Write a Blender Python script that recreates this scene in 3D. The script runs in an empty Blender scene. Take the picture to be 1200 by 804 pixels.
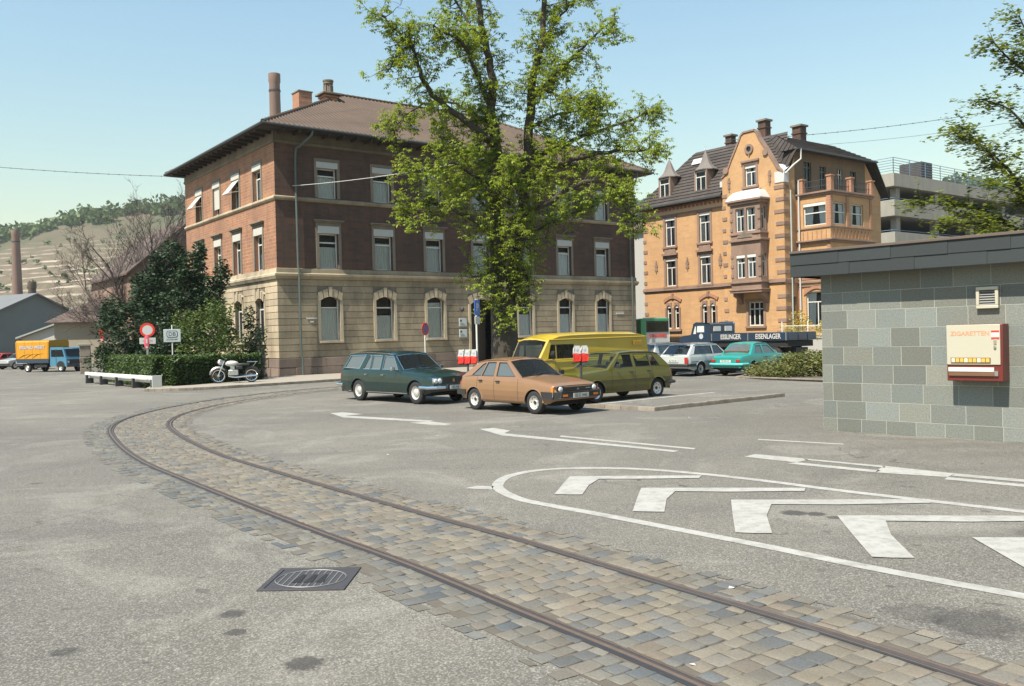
import bpy, math, random
from math import sin, cos, pi, radians, hypot, atan2, sqrt
from mathutils import Vector, Matrix
from mathutils.geometry import tessellate_polygon
S = bpy.context.scene
COL = S.collection
rnd = random.Random(7)
V = Vector

# ---------------------------------------------------------------- materials
MATS = {}
def _nt(name):
    m = bpy.data.materials.new(name); m.use_nodes = True
    nt = m.node_tree
    return m, nt, nt.nodes['Principled BSDF']
def N(nt, typ, **kw):
    n = nt.nodes.new(typ)
    for k, v in kw.items():
        if k in n.inputs.keys(): n.inputs[k].default_value = v
        else: setattr(n, k, v)
    return n
def L(nt, a, ao, b, bi): nt.links.new(a.outputs[ao], b.inputs[bi])
def rgb(c): return (c[0], c[1], c[2], 1)
def mix(nt, fac, a, b, mode='MIX'):
    """fac: socket or float; a, b: socket or colour -> returns colour socket"""
    n = nt.nodes.new('ShaderNodeMix'); n.data_type = 'RGBA'; n.blend_type = mode
    for s, v in ((n.inputs[0], fac), (n.inputs[6], a), (n.inputs[7], b)):
        if hasattr(v, 'is_output'): nt.links.new(v, s)
        elif isinstance(v, (int, float)): s.default_value = v
        else: s.default_value = rgb(v)
    return n.outputs[2]
def noise(nt, scale, detail=4, rough=.55, coord=None, dist=0):
    n = nt.nodes.new('ShaderNodeTexNoise'); n.inputs['Scale'].default_value = scale
    n.inputs['Detail'].default_value = detail; n.inputs['Roughness'].default_value = rough
    n.inputs['Distortion'].default_value = dist
    if coord is not None: nt.links.new(coord, n.inputs['Vector'])
    return n.outputs['Fac']
def ramp(nt, fac, stops):
    n = nt.nodes.new('ShaderNodeValToRGB'); e = n.color_ramp.elements
    while len(e) < len(stops): e.new(.5)
    for i, (p, c) in enumerate(stops):
        e[i].position = p; e[i].color = rgb(c) if not isinstance(c, (int, float)) else (c, c, c, 1)
    nt.links.new(fac, n.inputs[0]); return n.outputs[0]
def objco(nt, scale=None):
    t = nt.nodes.new('ShaderNodeTexCoord')
    if scale is None: return t.outputs['Object']
    m = nt.nodes.new('ShaderNodeMapping'); m.inputs['Scale'].default_value = scale
    nt.links.new(t.outputs['Object'], m.inputs['Vector']); return m.outputs[0]
def uvco(nt, scale=(1, 1, 1), loc=(0, 0, 0)):
    t = nt.nodes.new('ShaderNodeTexCoord')
    m = nt.nodes.new('ShaderNodeMapping'); m.inputs['Scale'].default_value = scale; m.inputs['Location'].default_value = loc
    nt.links.new(t.outputs['UV'], m.inputs['Vector']); return m.outputs[0]
def bump(nt, b, height, strength=.3, dist=.01):
    n = nt.nodes.new('ShaderNodeBump'); n.inputs['Strength'].default_value = strength
    n.inputs['Distance'].default_value = dist
    nt.links.new(height, n.inputs['Height']); nt.links.new(n.outputs[0], b.inputs['Normal'])
def tintmul(nt, col):
    a = nt.nodes.new('ShaderNodeAttribute'); a.attribute_name = 'tint'
    return mix(nt, 1.0, col, a.outputs['Color'], 'MULTIPLY')
def basic(name, c, rough=.6, metal=0, var=.12, scale=6, spec=.5, bmp=0, tint=False, coat=0, dirt=None, dscale=1.2):
    if name in MATS: return MATS[name]
    m, nt, b = _nt(name)
    co = objco(nt)
    out = None
    d = tuple(max(0, x*(1-var)) for x in c); l = tuple(min(1, x*(1+var)) for x in c)
    out = mix(nt, noise(nt, scale, 6, .6, co), d, l)
    if dirt:
        out = mix(nt, ramp(nt, noise(nt, dscale, 5, .65, co), [(.45, 0), (.7, .8)]), out, dirt)
    if tint: out = tintmul(nt, out)
    nt.links.new(out, b.inputs['Base Color'])
    b.inputs['Roughness'].default_value = rough; b.inputs['Metallic'].default_value = metal
    b.inputs['Specular IOR Level'].default_value = spec
    b.inputs['Coat Weight'].default_value = coat; b.inputs['Coat Roughness'].default_value = .05
    if bmp: bump(nt, b, noise(nt, scale*6, 5, .6, co), bmp, .01)
    MATS[name] = m; return m

def m_asphalt():
    m, nt, b = _nt('asphalt'); co = objco(nt)
    big = noise(nt, .11, 6, .6, co, .6); mid = noise(nt, .9, 5, .6, co); fine = noise(nt, 60, 3, .7, co)
    c = mix(nt, ramp(nt, big, [(.35, 0), (.62, 1)]), (.096, .089, .075), (.166, .152, .124))
    c = mix(nt, ramp(nt, mid, [(.35, .0), (.75, .55)]), c, (.10, .095, .088))
    c = mix(nt, ramp(nt, noise(nt, .35, 7, .7, co, 1.2), [(.52, 0), (.60, .38)]), c, (.25, .235, .20))
    v = nt.nodes.new('ShaderNodeTexVoronoi'); v.inputs['Scale'].default_value = 95; nt.links.new(co, v.inputs['Vector'])
    c = mix(nt, ramp(nt, v.outputs['Color'], [(.1, .5), (.5, 0), (.9, 0)]), c, (.055, .052, .048))
    c = mix(nt, ramp(nt, v.outputs['Color'], [(.55, 0), (.95, .6)]), c, (.36, .335, .29))
    # dark drips and old stains
    s = noise(nt, 4.2, 3, .5, co, .4); s2 = noise(nt, .5, 2, .5, co)
    st = nt.nodes.new('ShaderNodeMath'); st.operation = 'MULTIPLY'
    nt.links.new(ramp(nt, s, [(.66, 0), (.70, 1)]), st.inputs[0]); nt.links.new(ramp(nt, s2, [(.42, 0), (.6, .75)]), st.inputs[1])
    c = mix(nt, st.outputs[0], c, (.06, .058, .055))
    # faint lengthwise wheel wear and known stains
    mp = nt.nodes.new('ShaderNodeMapping'); mp.inputs['Rotation'].default_value = (0, 0, radians(48)); mp.inputs['Scale'].default_value = (.12, 1.3, 1); nt.links.new(co, mp.inputs['Vector'])
    c = mix(nt, ramp(nt, noise(nt, .9, 4, .6, mp.outputs[0]), [(.5, 0), (.7, .4)]), c, (.085, .08, .07))
    for (sx_, sy_, r_, k_) in ((2.98, 5.72, .36, .55), (2.7, 5.95, .25, .4), (2.92, 9.28, .16, .8), (3.12, 9.2, .13, .8), (3.25, 9.0, .10, .7), (-2.05, 6.3, .11, .7), (-1.3, 5.3, .14, .75), (-1.9, 5.9, .09, .7), (4.9, 8.1, .35, .4), (-.9, 4.6, .12, .6), (-2.9, 5.6, .10, .6), (1.4, 24.2, 1.2, .45), (5.6, 28.5, 1.2, .35)):
        dn = nt.nodes.new('ShaderNodeVectorMath'); dn.operation = 'DISTANCE'; nt.links.new(co, dn.inputs[0]); dn.inputs[1].default_value = (sx_, sy_, 0)
        ad = nt.nodes.new('ShaderNodeMath'); ad.operation = 'MULTIPLY_ADD'; ad.inputs[1].default_value = r_*1.6; nt.links.new(noise(nt, 2.6/r_, 8, .72, co, .8), ad.inputs[0]); nt.links.new(dn.outputs['Value'], ad.inputs[2])
        c = mix(nt, ramp(nt, ad.outputs[0], [(r_*1.45, k_), (min(.99, r_*1.75), 0)]) if r_*1.75 < 1 else 0, c, (.035, .033, .03))
    # fine cracks
    w = nt.nodes.new('ShaderNodeTexVoronoi'); w.feature = 'DISTANCE_TO_EDGE'; w.inputs['Scale'].default_value = .33
    dco = nt.nodes.new('ShaderNodeVectorMath'); dco.operation = 'ADD'
    nn = nt.nodes.new('ShaderNodeTexNoise'); nn.inputs['Scale'].default_value = 1.1; nn.inputs['Detail'].default_value = 6; nt.links.new(co, nn.inputs['Vector'])
    nt.links.new(co, dco.inputs[0]); nt.links.new(nn.outputs['Color'], dco.inputs[1]); nt.links.new(dco.outputs[0], w.inputs['Vector'])
    ck = nt.nodes.new('ShaderNodeMath'); ck.operation = 'MULTIPLY'
    nt.links.new(ramp(nt, w.outputs['Distance'], [(.0, .7), (.006, 0)]), ck.inputs[0])
    nt.links.new(ramp(nt, noise(nt, .25, 2, .5, co), [(.5, 0), (.62, 1)]), ck.inputs[1])
    c = mix(nt, ck.outputs[0], c, (.05, .05, .048))
    nt.links.new(c, b.inputs['Base Color']); b.inputs['Roughness'].default_value = .85
    b.inputs['Specular IOR Level'].default_value = .3
    bump(nt, b, fine, .35, .006); MATS['asphalt'] = m; return m
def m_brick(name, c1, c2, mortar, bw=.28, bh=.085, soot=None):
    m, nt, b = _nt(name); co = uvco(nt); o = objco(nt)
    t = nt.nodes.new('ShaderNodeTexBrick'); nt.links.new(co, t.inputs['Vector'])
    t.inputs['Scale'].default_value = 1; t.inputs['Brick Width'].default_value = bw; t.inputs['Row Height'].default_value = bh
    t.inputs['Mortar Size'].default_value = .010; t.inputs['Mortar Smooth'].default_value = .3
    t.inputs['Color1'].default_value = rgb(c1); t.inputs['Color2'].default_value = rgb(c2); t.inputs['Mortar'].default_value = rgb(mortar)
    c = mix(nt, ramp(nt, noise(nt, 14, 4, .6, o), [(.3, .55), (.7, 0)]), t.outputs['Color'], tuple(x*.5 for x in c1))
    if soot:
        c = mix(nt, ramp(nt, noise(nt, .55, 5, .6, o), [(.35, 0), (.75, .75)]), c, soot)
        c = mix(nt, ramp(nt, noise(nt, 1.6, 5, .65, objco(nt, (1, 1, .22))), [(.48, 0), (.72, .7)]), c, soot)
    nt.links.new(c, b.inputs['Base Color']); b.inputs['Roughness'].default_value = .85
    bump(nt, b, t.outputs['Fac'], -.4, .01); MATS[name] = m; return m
def m_stone(name, c, soot, amt=.8, scale=.8, tint=True):
    m, nt, b = _nt(name); o = objco(nt); os = objco(nt, (1, 1, .35))
    c0 = mix(nt, noise(nt, 9, 6, .65, o), tuple(x*.72 for x in c), tuple(min(1, x*1.18) for x in c))
    c0 = mix(nt, ramp(nt, noise(nt, scale, 6, .65, os), [(.42, 0), (.72, amt)]), c0, soot)
    if tint: c0 = tintmul(nt, c0)
    nt.links.new(c0, b.inputs['Base Color']); b.inputs['Roughness'].default_value = .9
    bump(nt, b, noise(nt, 40, 4, .6, o), .3, .01); MATS[name] = m; return m
def m_speck(name, c, spec_c, scale=70, tint=True, big=None):
    m, nt, b = _nt(name); o = objco(nt)
    c0 = mix(nt, ramp(nt, noise(nt, scale, 3, .7, o), [(.35, 0), (.65, 1)]), tuple(x*.78 for x in c), tuple(min(1, x*1.2) for x in c))
    c0 = mix(nt, ramp(nt, noise(nt, 3, 5, .6, o), [(.4, 0), (.8, .6)]), c0, spec_c)
    if tint: c0 = tintmul(nt, c0)
    nt.links.new(c0, b.inputs['Base Color']); b.inputs['Roughness'].default_value = .82
    b.inputs['Specular IOR Level'].default_value = .3
    bump(nt, b, noise(nt, scale*.6, 4, .6, o), .4, .006); MATS[name] = m; return m
def m_tiles(name, c, c2, row=.33):
    m, nt, b = _nt(name); co = uvco(nt, (1/.27, 1/row, 1)); o = objco(nt)
    t = nt.nodes.new('ShaderNodeTexVoronoi'); t.inputs['Scale'].default_value = 1; t.inputs['Randomness'].default_value = .2
    nt.links.new(co, t.inputs['Vector'])
    bw = nt.nodes.new('ShaderNodeSeparateColor'); nt.links.new(t.outputs['Color'], bw.inputs[0])
    c0 = mix(nt, bw.outputs[0], c, c2)
    c0 = mix(nt, ramp(nt, noise(nt, .7, 5, .65, o), [(.45, 0), (.75, .6)]), c0, tuple(x*.45 for x in c))
    w = nt.nodes.new('ShaderNodeSeparateXYZ'); nt.links.new(co, w.inputs[0])
    fr = nt.nodes.new('ShaderNodeMath'); fr.operation = 'FRACT'; nt.links.new(w.outputs['Y'], fr.inputs[0])
    c0 = mix(nt, ramp(nt, fr.outputs[0], [(0, .55), (.12, 0), (1, 0)]), c0, tuple(x*.25 for x in c))
    c0 = tintmul(nt, c0)
    nt.links.new(c0, b.inputs['Base Color']); b.inputs['Roughness'].default_value = .8
    bump(nt, b, fr.outputs[0], -.5, .03); MATS[name] = m; return m
def m_leaf(name, c, c2, trans=.35):
    m, nt, b = _nt(name); o = objco(nt)
    c0 = mix(nt, noise(nt, 1.3, 4, .6, o), c, c2); c0 = tintmul(nt, c0)
    nt.links.new(c0, b.inputs['Base Color']); b.inputs['Roughness'].default_value = .55
    b.inputs['Specular IOR Level'].default_value = .35
    tr = nt.nodes.new('ShaderNodeBsdfTranslucent'); nt.links.new(mix(nt, 1.0, c0, (1.25, 1.2, .5), 'MULTIPLY'), tr.inputs['Color'])
    ms = nt.nodes.new('ShaderNodeMixShader'); ms.inputs[0].default_value = trans
    out = nt.nodes['Material Output']
    nt.links.new(b.outputs[0], ms.inputs[1]); nt.links.new(tr.outputs[0], ms.inputs[2]); nt.links.new(ms.outputs[0], out.inputs[0])
    MATS[name] = m; return m
def m_glass(name, tint, op=.45, rough=.02):
    """thin pane: part see-through, part dark reflective glass"""
    m, nt, b = _nt(name)
    b.inputs['Base Color'].default_value = rgb(tuple(x*.12 for x in tint)); b.inputs['Roughness'].default_value = rough
    b.inputs['Specular IOR Level'].default_value = .9
    tr = nt.nodes.new('ShaderNodeBsdfTransparent'); tr.inputs['Color'].default_value = rgb(tint)
    fr = nt.nodes.new('ShaderNodeFresnel'); fr.inputs['IOR'].default_value = 1.5
    a = nt.nodes.new('ShaderNodeMath'); a.operation = 'ADD'; a.use_clamp = True; a.inputs[1].default_value = op
    nt.links.new(fr.outputs[0], a.inputs[0])
    ms = nt.nodes.new('ShaderNodeMixShader'); out = nt.nodes['Material Output']
    nt.links.new(a.outputs[0], ms.inputs[0]); nt.links.new(tr.outputs[0], ms.inputs[1]); nt.links.new(b.outputs[0], ms.inputs[2])
    nt.links.new(ms.outputs[0], out.inputs[0]); MATS[name] = m; return m
def m_curtain(name, c, c2, fold=30):
    m, nt, b = _nt(name); co = uvco(nt)
    w = nt.nodes.new('ShaderNodeTexWave'); w.inputs['Scale'].default_value = fold/6.28*1.6; w.inputs['Distortion'].default_value = 2.5
    w.inputs['Detail Scale'].default_value = .6; nt.links.new(co, w.inputs['Vector'])
    nt.links.new(mix(nt, w.outputs['Fac'], c, c2), b.inputs['Base Color']); b.inputs['Roughness'].default_value = .9
    MATS[name] = m; return m
def m_paint(name, c, rough=.28, dirt=None, metal=0):
    m, nt, b = _nt(name); o = objco(nt)
    c0 = mix(nt, noise(nt, 1.7, 4, .6, o), tuple(x*.9 for x in c), tuple(min(1, x*1.08) for x in c))
    if dirt:
        sx = nt.nodes.new('ShaderNodeSeparateXYZ'); nt.links.new(o, sx.inputs[0])
        z = ramp(nt, sx.outputs['Z'], [(.25, .55), (.75, .12)])
        mm = nt.nodes.new('ShaderNodeMath'); mm.operation = 'MULTIPLY'; nt.links.new(z, mm.inputs[0])
        nt.links.new(ramp(nt, noise(nt, 5, 6, .7, o), [(.3, .3), (.7, 1)]), mm.inputs[1])
        c0 = mix(nt, mm.outputs[0], c0, dirt)
    nt.links.new(c0, b.inputs['Base Color']); b.inputs['Roughness'].default_value = rough; b.inputs['Metallic'].default_value = metal
    b.inputs['Coat Weight'].default_value = .5; b.inputs['Coat Roughness'].default_value = .08
    MATS[name] = m; return m

m_asphalt()
M = MATS
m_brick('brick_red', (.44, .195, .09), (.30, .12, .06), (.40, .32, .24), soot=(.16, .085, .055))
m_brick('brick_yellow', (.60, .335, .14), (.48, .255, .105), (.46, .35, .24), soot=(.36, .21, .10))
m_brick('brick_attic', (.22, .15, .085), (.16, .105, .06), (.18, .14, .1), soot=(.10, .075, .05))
m_brick('brick_soot_shade', (.135, .062, .037), (.075, .038, .025), (.085, .064, .05), soot=(.032, .025, .021))  # soot on chimneys; street front has soot plus shade put into the colour
m_brick('brick_orange', (.42, .19, .10), (.33, .14, .08), (.35, .27, .2))
m_stone('sandstone', (.47, .39, .27), (.17, .14, .105), .85)
m_stone('dark_stone', (.20, .165, .125), (.07, .06, .05), .7)
m_stone('plinth_stone', (.20, .15, .12), (.075, .06, .052), .7)
m_stone('brown_stone', (.26, .17, .125), (.10, .075, .06), .6)
m_stone('concrete', (.30, .28, .235), (.18, .165, .14), .6, tint=False)
m_stone('kerb_stone', (.25, .215, .17), (.12, .10, .08), .7, 3)
m_speck('sett_stone', (1, 1, 1), (.7, .62, .52), 60)
m_speck('kiosk_stone', (.165, .175, .160), (.17, .17, .14), 40)
m_tiles('roof_tiles', (.10, .064, .040), (.055, .036, .025))
m_tiles('slate_tiles', (.042, .033, .028), (.062, .05, .042), .25)
m_tiles('brown_tiles', (.115, .08, .06), (.085, .06, .047))
m_leaf('leaf_chestnut', (.14, .205, .025), (.29, .35, .055), .45)
m_leaf('leaf_dark', (.016, .038, .016), (.03, .06, .02), .12)
m_leaf('leaf_mid', (.05, .085, .02), (.10, .14, .035), .3)
m_leaf('leaf_hedge', (.03, .065, .012), (.07, .11, .025), .25)
m_leaf('leaf_fresh', (.12, .17, .03), (.22, .26, .05), .35)
m_leaf('leaf_mound', (.09, .12, .03), (.16, .15, .05), .25)
m_leaf('leaf_yellow', (.45, .30, .02), (.30, .30, .05), .3)
m_glass('window_glass', (.96, .98, .98), .03)
m_glass('car_glass', (.72, .82, .80), .05)
m_glass('dark_glass', (.15, .18, .2), .35)
m_curtain('net_curtain', (.62, .68, .69), (.93, .95, .95))
bark = basic('bark', (.05, .04, .03), .95, var=.5, scale=5, bmp=1.0)
basic('bare_bark', (.06, .046, .04), .9, var=.3)
white = basic('white_paint', (.58, .57, .53), .5, var=.05)
basic('shutter_white', (.46, .44, .39), .6, var=.08)
basic('shutter_grey', (.40, .41, .39), .6, var=.08)
basic('dark', (.012, .012, .012), .8)
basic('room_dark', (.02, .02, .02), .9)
basic('rubber', (.02, .02, .02), .85)
basic('black_plastic', (.025, .025, .025), .45)
chrome = basic('chrome', (.75, .75, .74), .12, metal=1, var=.02)
basic('steel', (.45, .45, .43), .4, metal=.8, var=.1)
basic('hub_silver', (.62, .60, .56), .35, metal=.5, var=.1)
basic('zinc', (.42, .47, .45), .5, metal=.3, var=.12)
basic('white_zinc', (.48, .48, .46), .45, var=.06)
basic('pipe_green', (.075, .095, .085), .6, var=.2)
basic('wood_dark', (.05, .035, .025), .7)
basic('soffit', (.035, .026, .02), .8)
basic('iron', (.055, .052, .055), .65, metal=.2, var=.25, scale=20, bmp=.2)
basic('rail_steel', (.16, .11, .08), .5, metal=.3, var=.25, scale=12)
basic('rail_side', (.05, .045, .045), .7, var=.3, scale=12)
basic('tar', (.022, .022, .024), .7, var=.4, scale=9, bmp=.3)
basic('joint_sand', (.10, .085, .066), .95, var=.3, scale=20, bmp=.3)
mark = basic('marking_paint', (.35, .34, .31), .75, var=.08, scale=30, dirt=(.22, .208, .182), dscale=7)
basic('red_paint', (.62, .03, .02), .4, var=.06)
basic('sign_white', (.50, .49, .46), .5, var=.04)
basic('sign_blue', (.03, .12, .42), .4)
basic('cream', (.43, .40, .31), .4, var=.03)
basic('maroon', (.13, .02, .014), .4, var=.1)
basic('amber', (.75, .2, .02), .3)
basic('tail_red', (.35, .02, .015), .25)
basic('seat_fabric', (.10, .08, .065), .9)
basic('lamp_glass', (.55, .57, .56), .12, var=.02, spec=.9)
basic('orange_letter', (.55, .25, .13), .5)
basic('text_grey', (.38, .40, .46), .6)
basic('text_dark', (.05, .06, .06), .6)
basic('pavement', (.27, .24, .195), .9, var=.1, scale=2, bmp=.2)
basic('gutter_dark', (.04, .045, .045), .5)

def wear():
    m = MATS['marking_paint']; nt = m.node_tree; b = nt.nodes['Principled BSDF']; old = b.inputs['Base Color'].links[0].from_socket; co = objco(nt)
    c = mix(nt, ramp(nt, noise(nt, 16, 9, .75, co), [(.60, 0), (.65, .9)]), old, (.15, .14, .118))
    c = mix(nt, ramp(nt, noise(nt, 1.1, 5, .6, co), [(.45, 0), (.75, .45)]), c, (.20, .19, .16)); nt.links.new(c, b.inputs['Base Color'])
wear()
# ---------------------------------------------------------------- mesh building
class MB:
    def __init__(s, M0=None):
        s.v = []; s.f = []; s.m = []; s.t = []; s.M = M0; s.sm = []
    def add(s, vs, fs, mi=0, tint=(1, 1, 1), M1=None, smooth=True):
        b = len(s.v)
        for p in vs:
            p = V(p)
            if M1 is not None: p = M1 @ p
            if s.M is not None: p = s.M @ p
            s.v.append(p)
        for f in fs:
            s.f.append([b+i for i in f]); s.m.append(mi); s.t.append(tint); s.sm.append(smooth)
        return s
    def quad(s, a, b, c, d, mi=0, tint=(1, 1, 1)): return s.add([a, b, c, d], [(0, 1, 2, 3)], mi, tint)
    def box(s, x0, x1, y0, y1, z0, z1, mi=0, tint=(1, 1, 1), M1=None, jit=0):
        vs = [(x, y, z) for z in (z0, z1) for y in (y0, y1) for x in (x0, x1)]
        if jit: vs = [tuple(c+rnd.uniform(-jit, jit) for c in p) for p in vs]
        return s.add(vs, [(0, 2, 3, 1), (4, 5, 7, 6), (0, 1, 5, 4), (2, 6, 7, 3), (0, 4, 6, 2), (1, 3, 7, 5)], mi, tint, M1)
    def prism(s, poly, ax, lo, hi, mi=0, tint=(1, 1, 1), M1=None):
        """poly in the plane perpendicular to ax ('y': (x,z), 'x': (y,z), 'z': (x,y))"""
        def p3(p, h): return {'y': (p[0], h, p[1]), 'x': (h, p[0], p[1]), 'z': (p[0], p[1], h)}[ax]
        n = len(poly); vs = [p3(p, lo) for p in poly]+[p3(p, hi) for p in poly]
        tris = tessellate_polygon([[V((p[0], p[1], 0)) for p in poly]])
        fs = [tuple(t) for t in tris]+[tuple(n+i for i in reversed(t)) for t in tris]
        fs += [(i, (i+1) % n, n+(i+1) % n, n+i) for i in range(n)]
        return s.add(vs, fs, mi, tint, M1)
    def tube(s, pts, r, n=8, mi=0, cap=True, tint=(1, 1, 1)):
        pts = [V(p) for p in pts]; k = len(pts)
        if not isinstance(r, (list, tuple)): r = [r]*k
        vs = []; up = V((0, 0, 1)); prev = None
        for i, p in enumerate(pts):
            d = (pts[min(i+1, k-1)]-pts[max(i-1, 0)])
            if d.length < 1e-9: d = V((0, 0, 1))
            d.normalize()
            if prev is None:
                a = d.cross(up if abs(d.z) < .9 else V((1, 0, 0))).normalized()
            else:
                a = (prev-d*prev.dot(d))
                a = a.normalized() if a.length > 1e-6 else d.cross(V((1, 0, 0))).normalized()
            prev = a; b = d.cross(a)
            for j in range(n):
                t = 2*pi*j/n; vs.append(p+(a*cos(t)+b*sin(t))*r[i])
        fs = []
        for i in range(k-1):
            for j in range(n):
                fs.append((i*n+j, i*n+(j+1) % n, (i+1)*n+(j+1) % n, (i+1)*n+j))
        if cap: fs += [tuple(range(n-1, -1, -1)), tuple((k-1)*n+j for j in range(n))]
        return s.add(vs, fs, mi, tint)
    def cyl(s, a, b, r0, r1=None, n=12, mi=0, tint=(1, 1, 1)): return s.tube([a, b], [r0, r0 if r1 is None else r1], n, mi, True, tint)
    def lathe(s, prof, n=20, c=(0, 0, 0), axis='z', mi=0):
        """prof: (radius, height) pairs"""
        vs = []
        for r, h in prof:
            for j in range(n):
                t = 2*pi*j/n; a, b = r*cos(t), r*sin(t)
                p = {'z': (a, b, h), 'y': (a, h, b), 'x': (h, a, b)}[axis]
                vs.append((p[0]+c[0], p[1]+c[1], p[2]+c[2]))
        fs = []
        for i in range(len(prof)-1):
            for j in range(n): fs.append((i*n+j, i*n+(j+1) % n, (i+1)*n+(j+1) % n, (i+1)*n+j))
        return s.add(vs, fs, mi)
    def ell(s, c, r, n=12, mi=0, M1=None):
        k = max(4, n//2); vs = []
        for i in range(k+1):
            ph = pi*i/k
            for j in range(n):
                t = 2*pi*j/n; vs.append((c[0]+r[0]*sin(ph)*cos(t), c[1]+r[1]*sin(ph)*sin(t), c[2]+r[2]*cos(ph)))
        fs = [(i*n+j, i*n+(j+1) % n, (i+1)*n+(j+1) % n, (i+1)*n+j) for i in range(k) for j in range(n)]
        return s.add(vs, fs, mi, M1=M1)
    def build(s, name, mats, parent=None, sharp=35, bevel=0):
        if not isinstance(mats, (list, tuple)): mats = [mats]
        me = bpy.data.meshes.new(name)
        me.from_pydata([tuple(p) for p in s.v], [], s.f)
        for m in mats: me.materials.append(M[m] if isinstance(m, str) else m)
        me.polygons.foreach_set('material_index', s.m)
        me.polygons.foreach_set('use_smooth', s.sm)
        uv = me.uv_layers.new(name='UVMap'); co = me.vertices
        fl = [0.0]*(2*len(me.loops)); ca = me.color_attributes.new('tint', 'FLOAT_COLOR', 'CORNER'); cl = [1.0]*(4*len(me.loops))
        for p in me.polygons:
            n = p.normal; ax, ay, az = abs(n.x), abs(n.y), abs(n.z); t = s.t[p.index]
            for li in p.loop_indices:
                c = co[me.loops[li].vertex_index].co
                if az > .93: u, w = c.x, c.y
                elif ax > ay: u, w = c.y, c.z
                else: u, w = c.x, c.z
                fl[2*li] = u; fl[2*li+1] = w
                cl[4*li], cl[4*li+1], cl[4*li+2] = t
        uv.data.foreach_set('uv', fl); ca.data.foreach_set('color', cl)
        me.update()
        if sharp: me.set_sharp_from_angle(angle=radians(sharp))
        o = bpy.data.objects.new(name, me); COL.objects.link(o)
        if parent is not None: o.parent = parent
        if bevel:
            b = o.modifiers.new('bevel', 'BEVEL'); b.width = bevel; b.segments = 2; b.limit_method = 'ANGLE'; b.angle_limit = radians(40)
        return o
def build_each(mb, name, mats, parent, bevel=0, gap=.012):
    """link every separate piece of mb as an object of its own"""
    n = len(mb.v); par = list(range(n))
    def find(i):
        while par[i] != i: par[i] = par[par[i]]; i = par[i]
        return i
    for f in mb.f:
        for i in f[1:]: par[find(i)] = find(f[0])
    comp = {}
    for i in range(n): comp.setdefault(find(i), []).append(i)
    bx = {k: (V([min(mb.v[i][a] for i in c)-gap for a in range(3)]), V([max(mb.v[i][a] for i in c)+gap for a in range(3)])) for k, c in comp.items()}
    ks = list(comp); g = {k: k for k in ks}
    def fg(k):
        while g[k] != k: k = g[k]
        return k
    for a in range(len(ks)):
        for c in range(a+1, len(ks)):
            A_, C_ = bx[ks[a]], bx[ks[c]]
            if all(A_[0][q] <= C_[1][q] and C_[0][q] <= A_[1][q] for q in range(3)): g[fg(ks[c])] = fg(ks[a])
    grp = {}
    for k in ks: grp.setdefault(fg(k), set()).update(comp[k])
    out = []
    for k, s_ in grp.items():
        m = MB(); order = sorted(s_); ix = {o: i for i, o in enumerate(order)}; m.v = [mb.v[i] for i in order]
        for f, mi, t, sm in zip(mb.f, mb.m, mb.t, mb.sm):
            if f[0] in ix: m.f.append([ix[i] for i in f]); m.m.append(mi); m.t.append(t); m.sm.append(sm)
        out.append(m.build(name, mats, parent, bevel=bevel))
    return out
def thing(name, label, cat, loc=(0, 0, 0), rz=0, group=None):
    o = bpy.data.objects.new(name, None); COL.objects.link(o); o.location = loc; o.rotation_euler = (0, 0, rz)
    o.empty_display_size = .2
    return tag(o, label, cat, group)
def tag(o, label, cat, group=None):
    o['label'] = label; o['category'] = cat
    if group: o['group'] = group
    return o
def struct(o, label=None):
    o['kind'] = 'structure'
    if label: o['label'] = label
    return o
def clone(o, parent=None, loc=None, rz=None, label=None):
    c = o.copy(); COL.objects.link(c)
    c.parent = parent
    if loc is not None: c.location = loc
    if rz is not None: c.rotation_euler = (0, 0, rz)
    if label: c['label'] = label
    for ch in list(o.children): clone(ch, c)
    return c
def text(s, size, mat, parent, loc, rot, ext=.004, name='lettering', bold=0, ax=1.0, xs=1.0):
    cu = bpy.data.curves.new(name, 'FONT'); cu.body = s; cu.size = size; cu.extrude = ext; cu.offset = bold
    cu.align_x = 'CENTER'; cu.align_y = 'CENTER'; cu.resolution_u = 3
    t = bpy.data.objects.new('tmp', cu); COL.objects.link(t)
    dg = bpy.context.evaluated_depsgraph_get()
    me = bpy.data.meshes.new_from_object(t.evaluated_get(dg))
    bpy.data.objects.remove(t); me.materials.clear(); me.materials.append(M[mat])
    o = bpy.data.objects.new(name, me); COL.objects.link(o); o.parent = parent
    o.location = loc; o.rotation_euler = rot; o.scale = (xs, 1, 1)
    return o
def grid_wall(mb, s0, s1, z0, z1, holes, P, depth=.25, mi=0, rmi=None, tint=(1, 1, 1)):
    """flat wall with rectangular openings and their reveals; P(s, z, d) -> point, d = depth into the wall"""
    xs = sorted({s0, s1, *[h[0] for h in holes], *[h[1] for h in holes]}); zs = sorted({z0, z1, *[h[2] for h in holes], *[h[3] for h in holes]})
    xs = [x for x in xs if s0 <= x <= s1]; zs = [z for z in zs if z0 <= z <= z1]
    for i in range(len(xs)-1):
        for j in range(len(zs)-1):
            cx, cz = (xs[i]+xs[i+1])/2, (zs[j]+zs[j+1])/2
            if any(h[0] < cx < h[1] and h[2] < cz < h[3] for h in holes): continue
            mb.quad(P(xs[i], zs[j], 0), P(xs[i+1], zs[j], 0), P(xs[i+1], zs[j+1], 0), P(xs[i], zs[j+1], 0), mi, tint)
    r = mi if rmi is None else rmi
    for a, b, c, d in holes:
        for (p, q) in (((a, c), (a, d)), ((b, c), (b, d)), ((a, c), (b, c)), ((a, d), (b, d))):
            mb.quad(P(p[0], p[1], 0), P(q[0], q[1], 0), P(q[0], q[1], depth), P(p[0], p[1], depth), r, tint)
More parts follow.
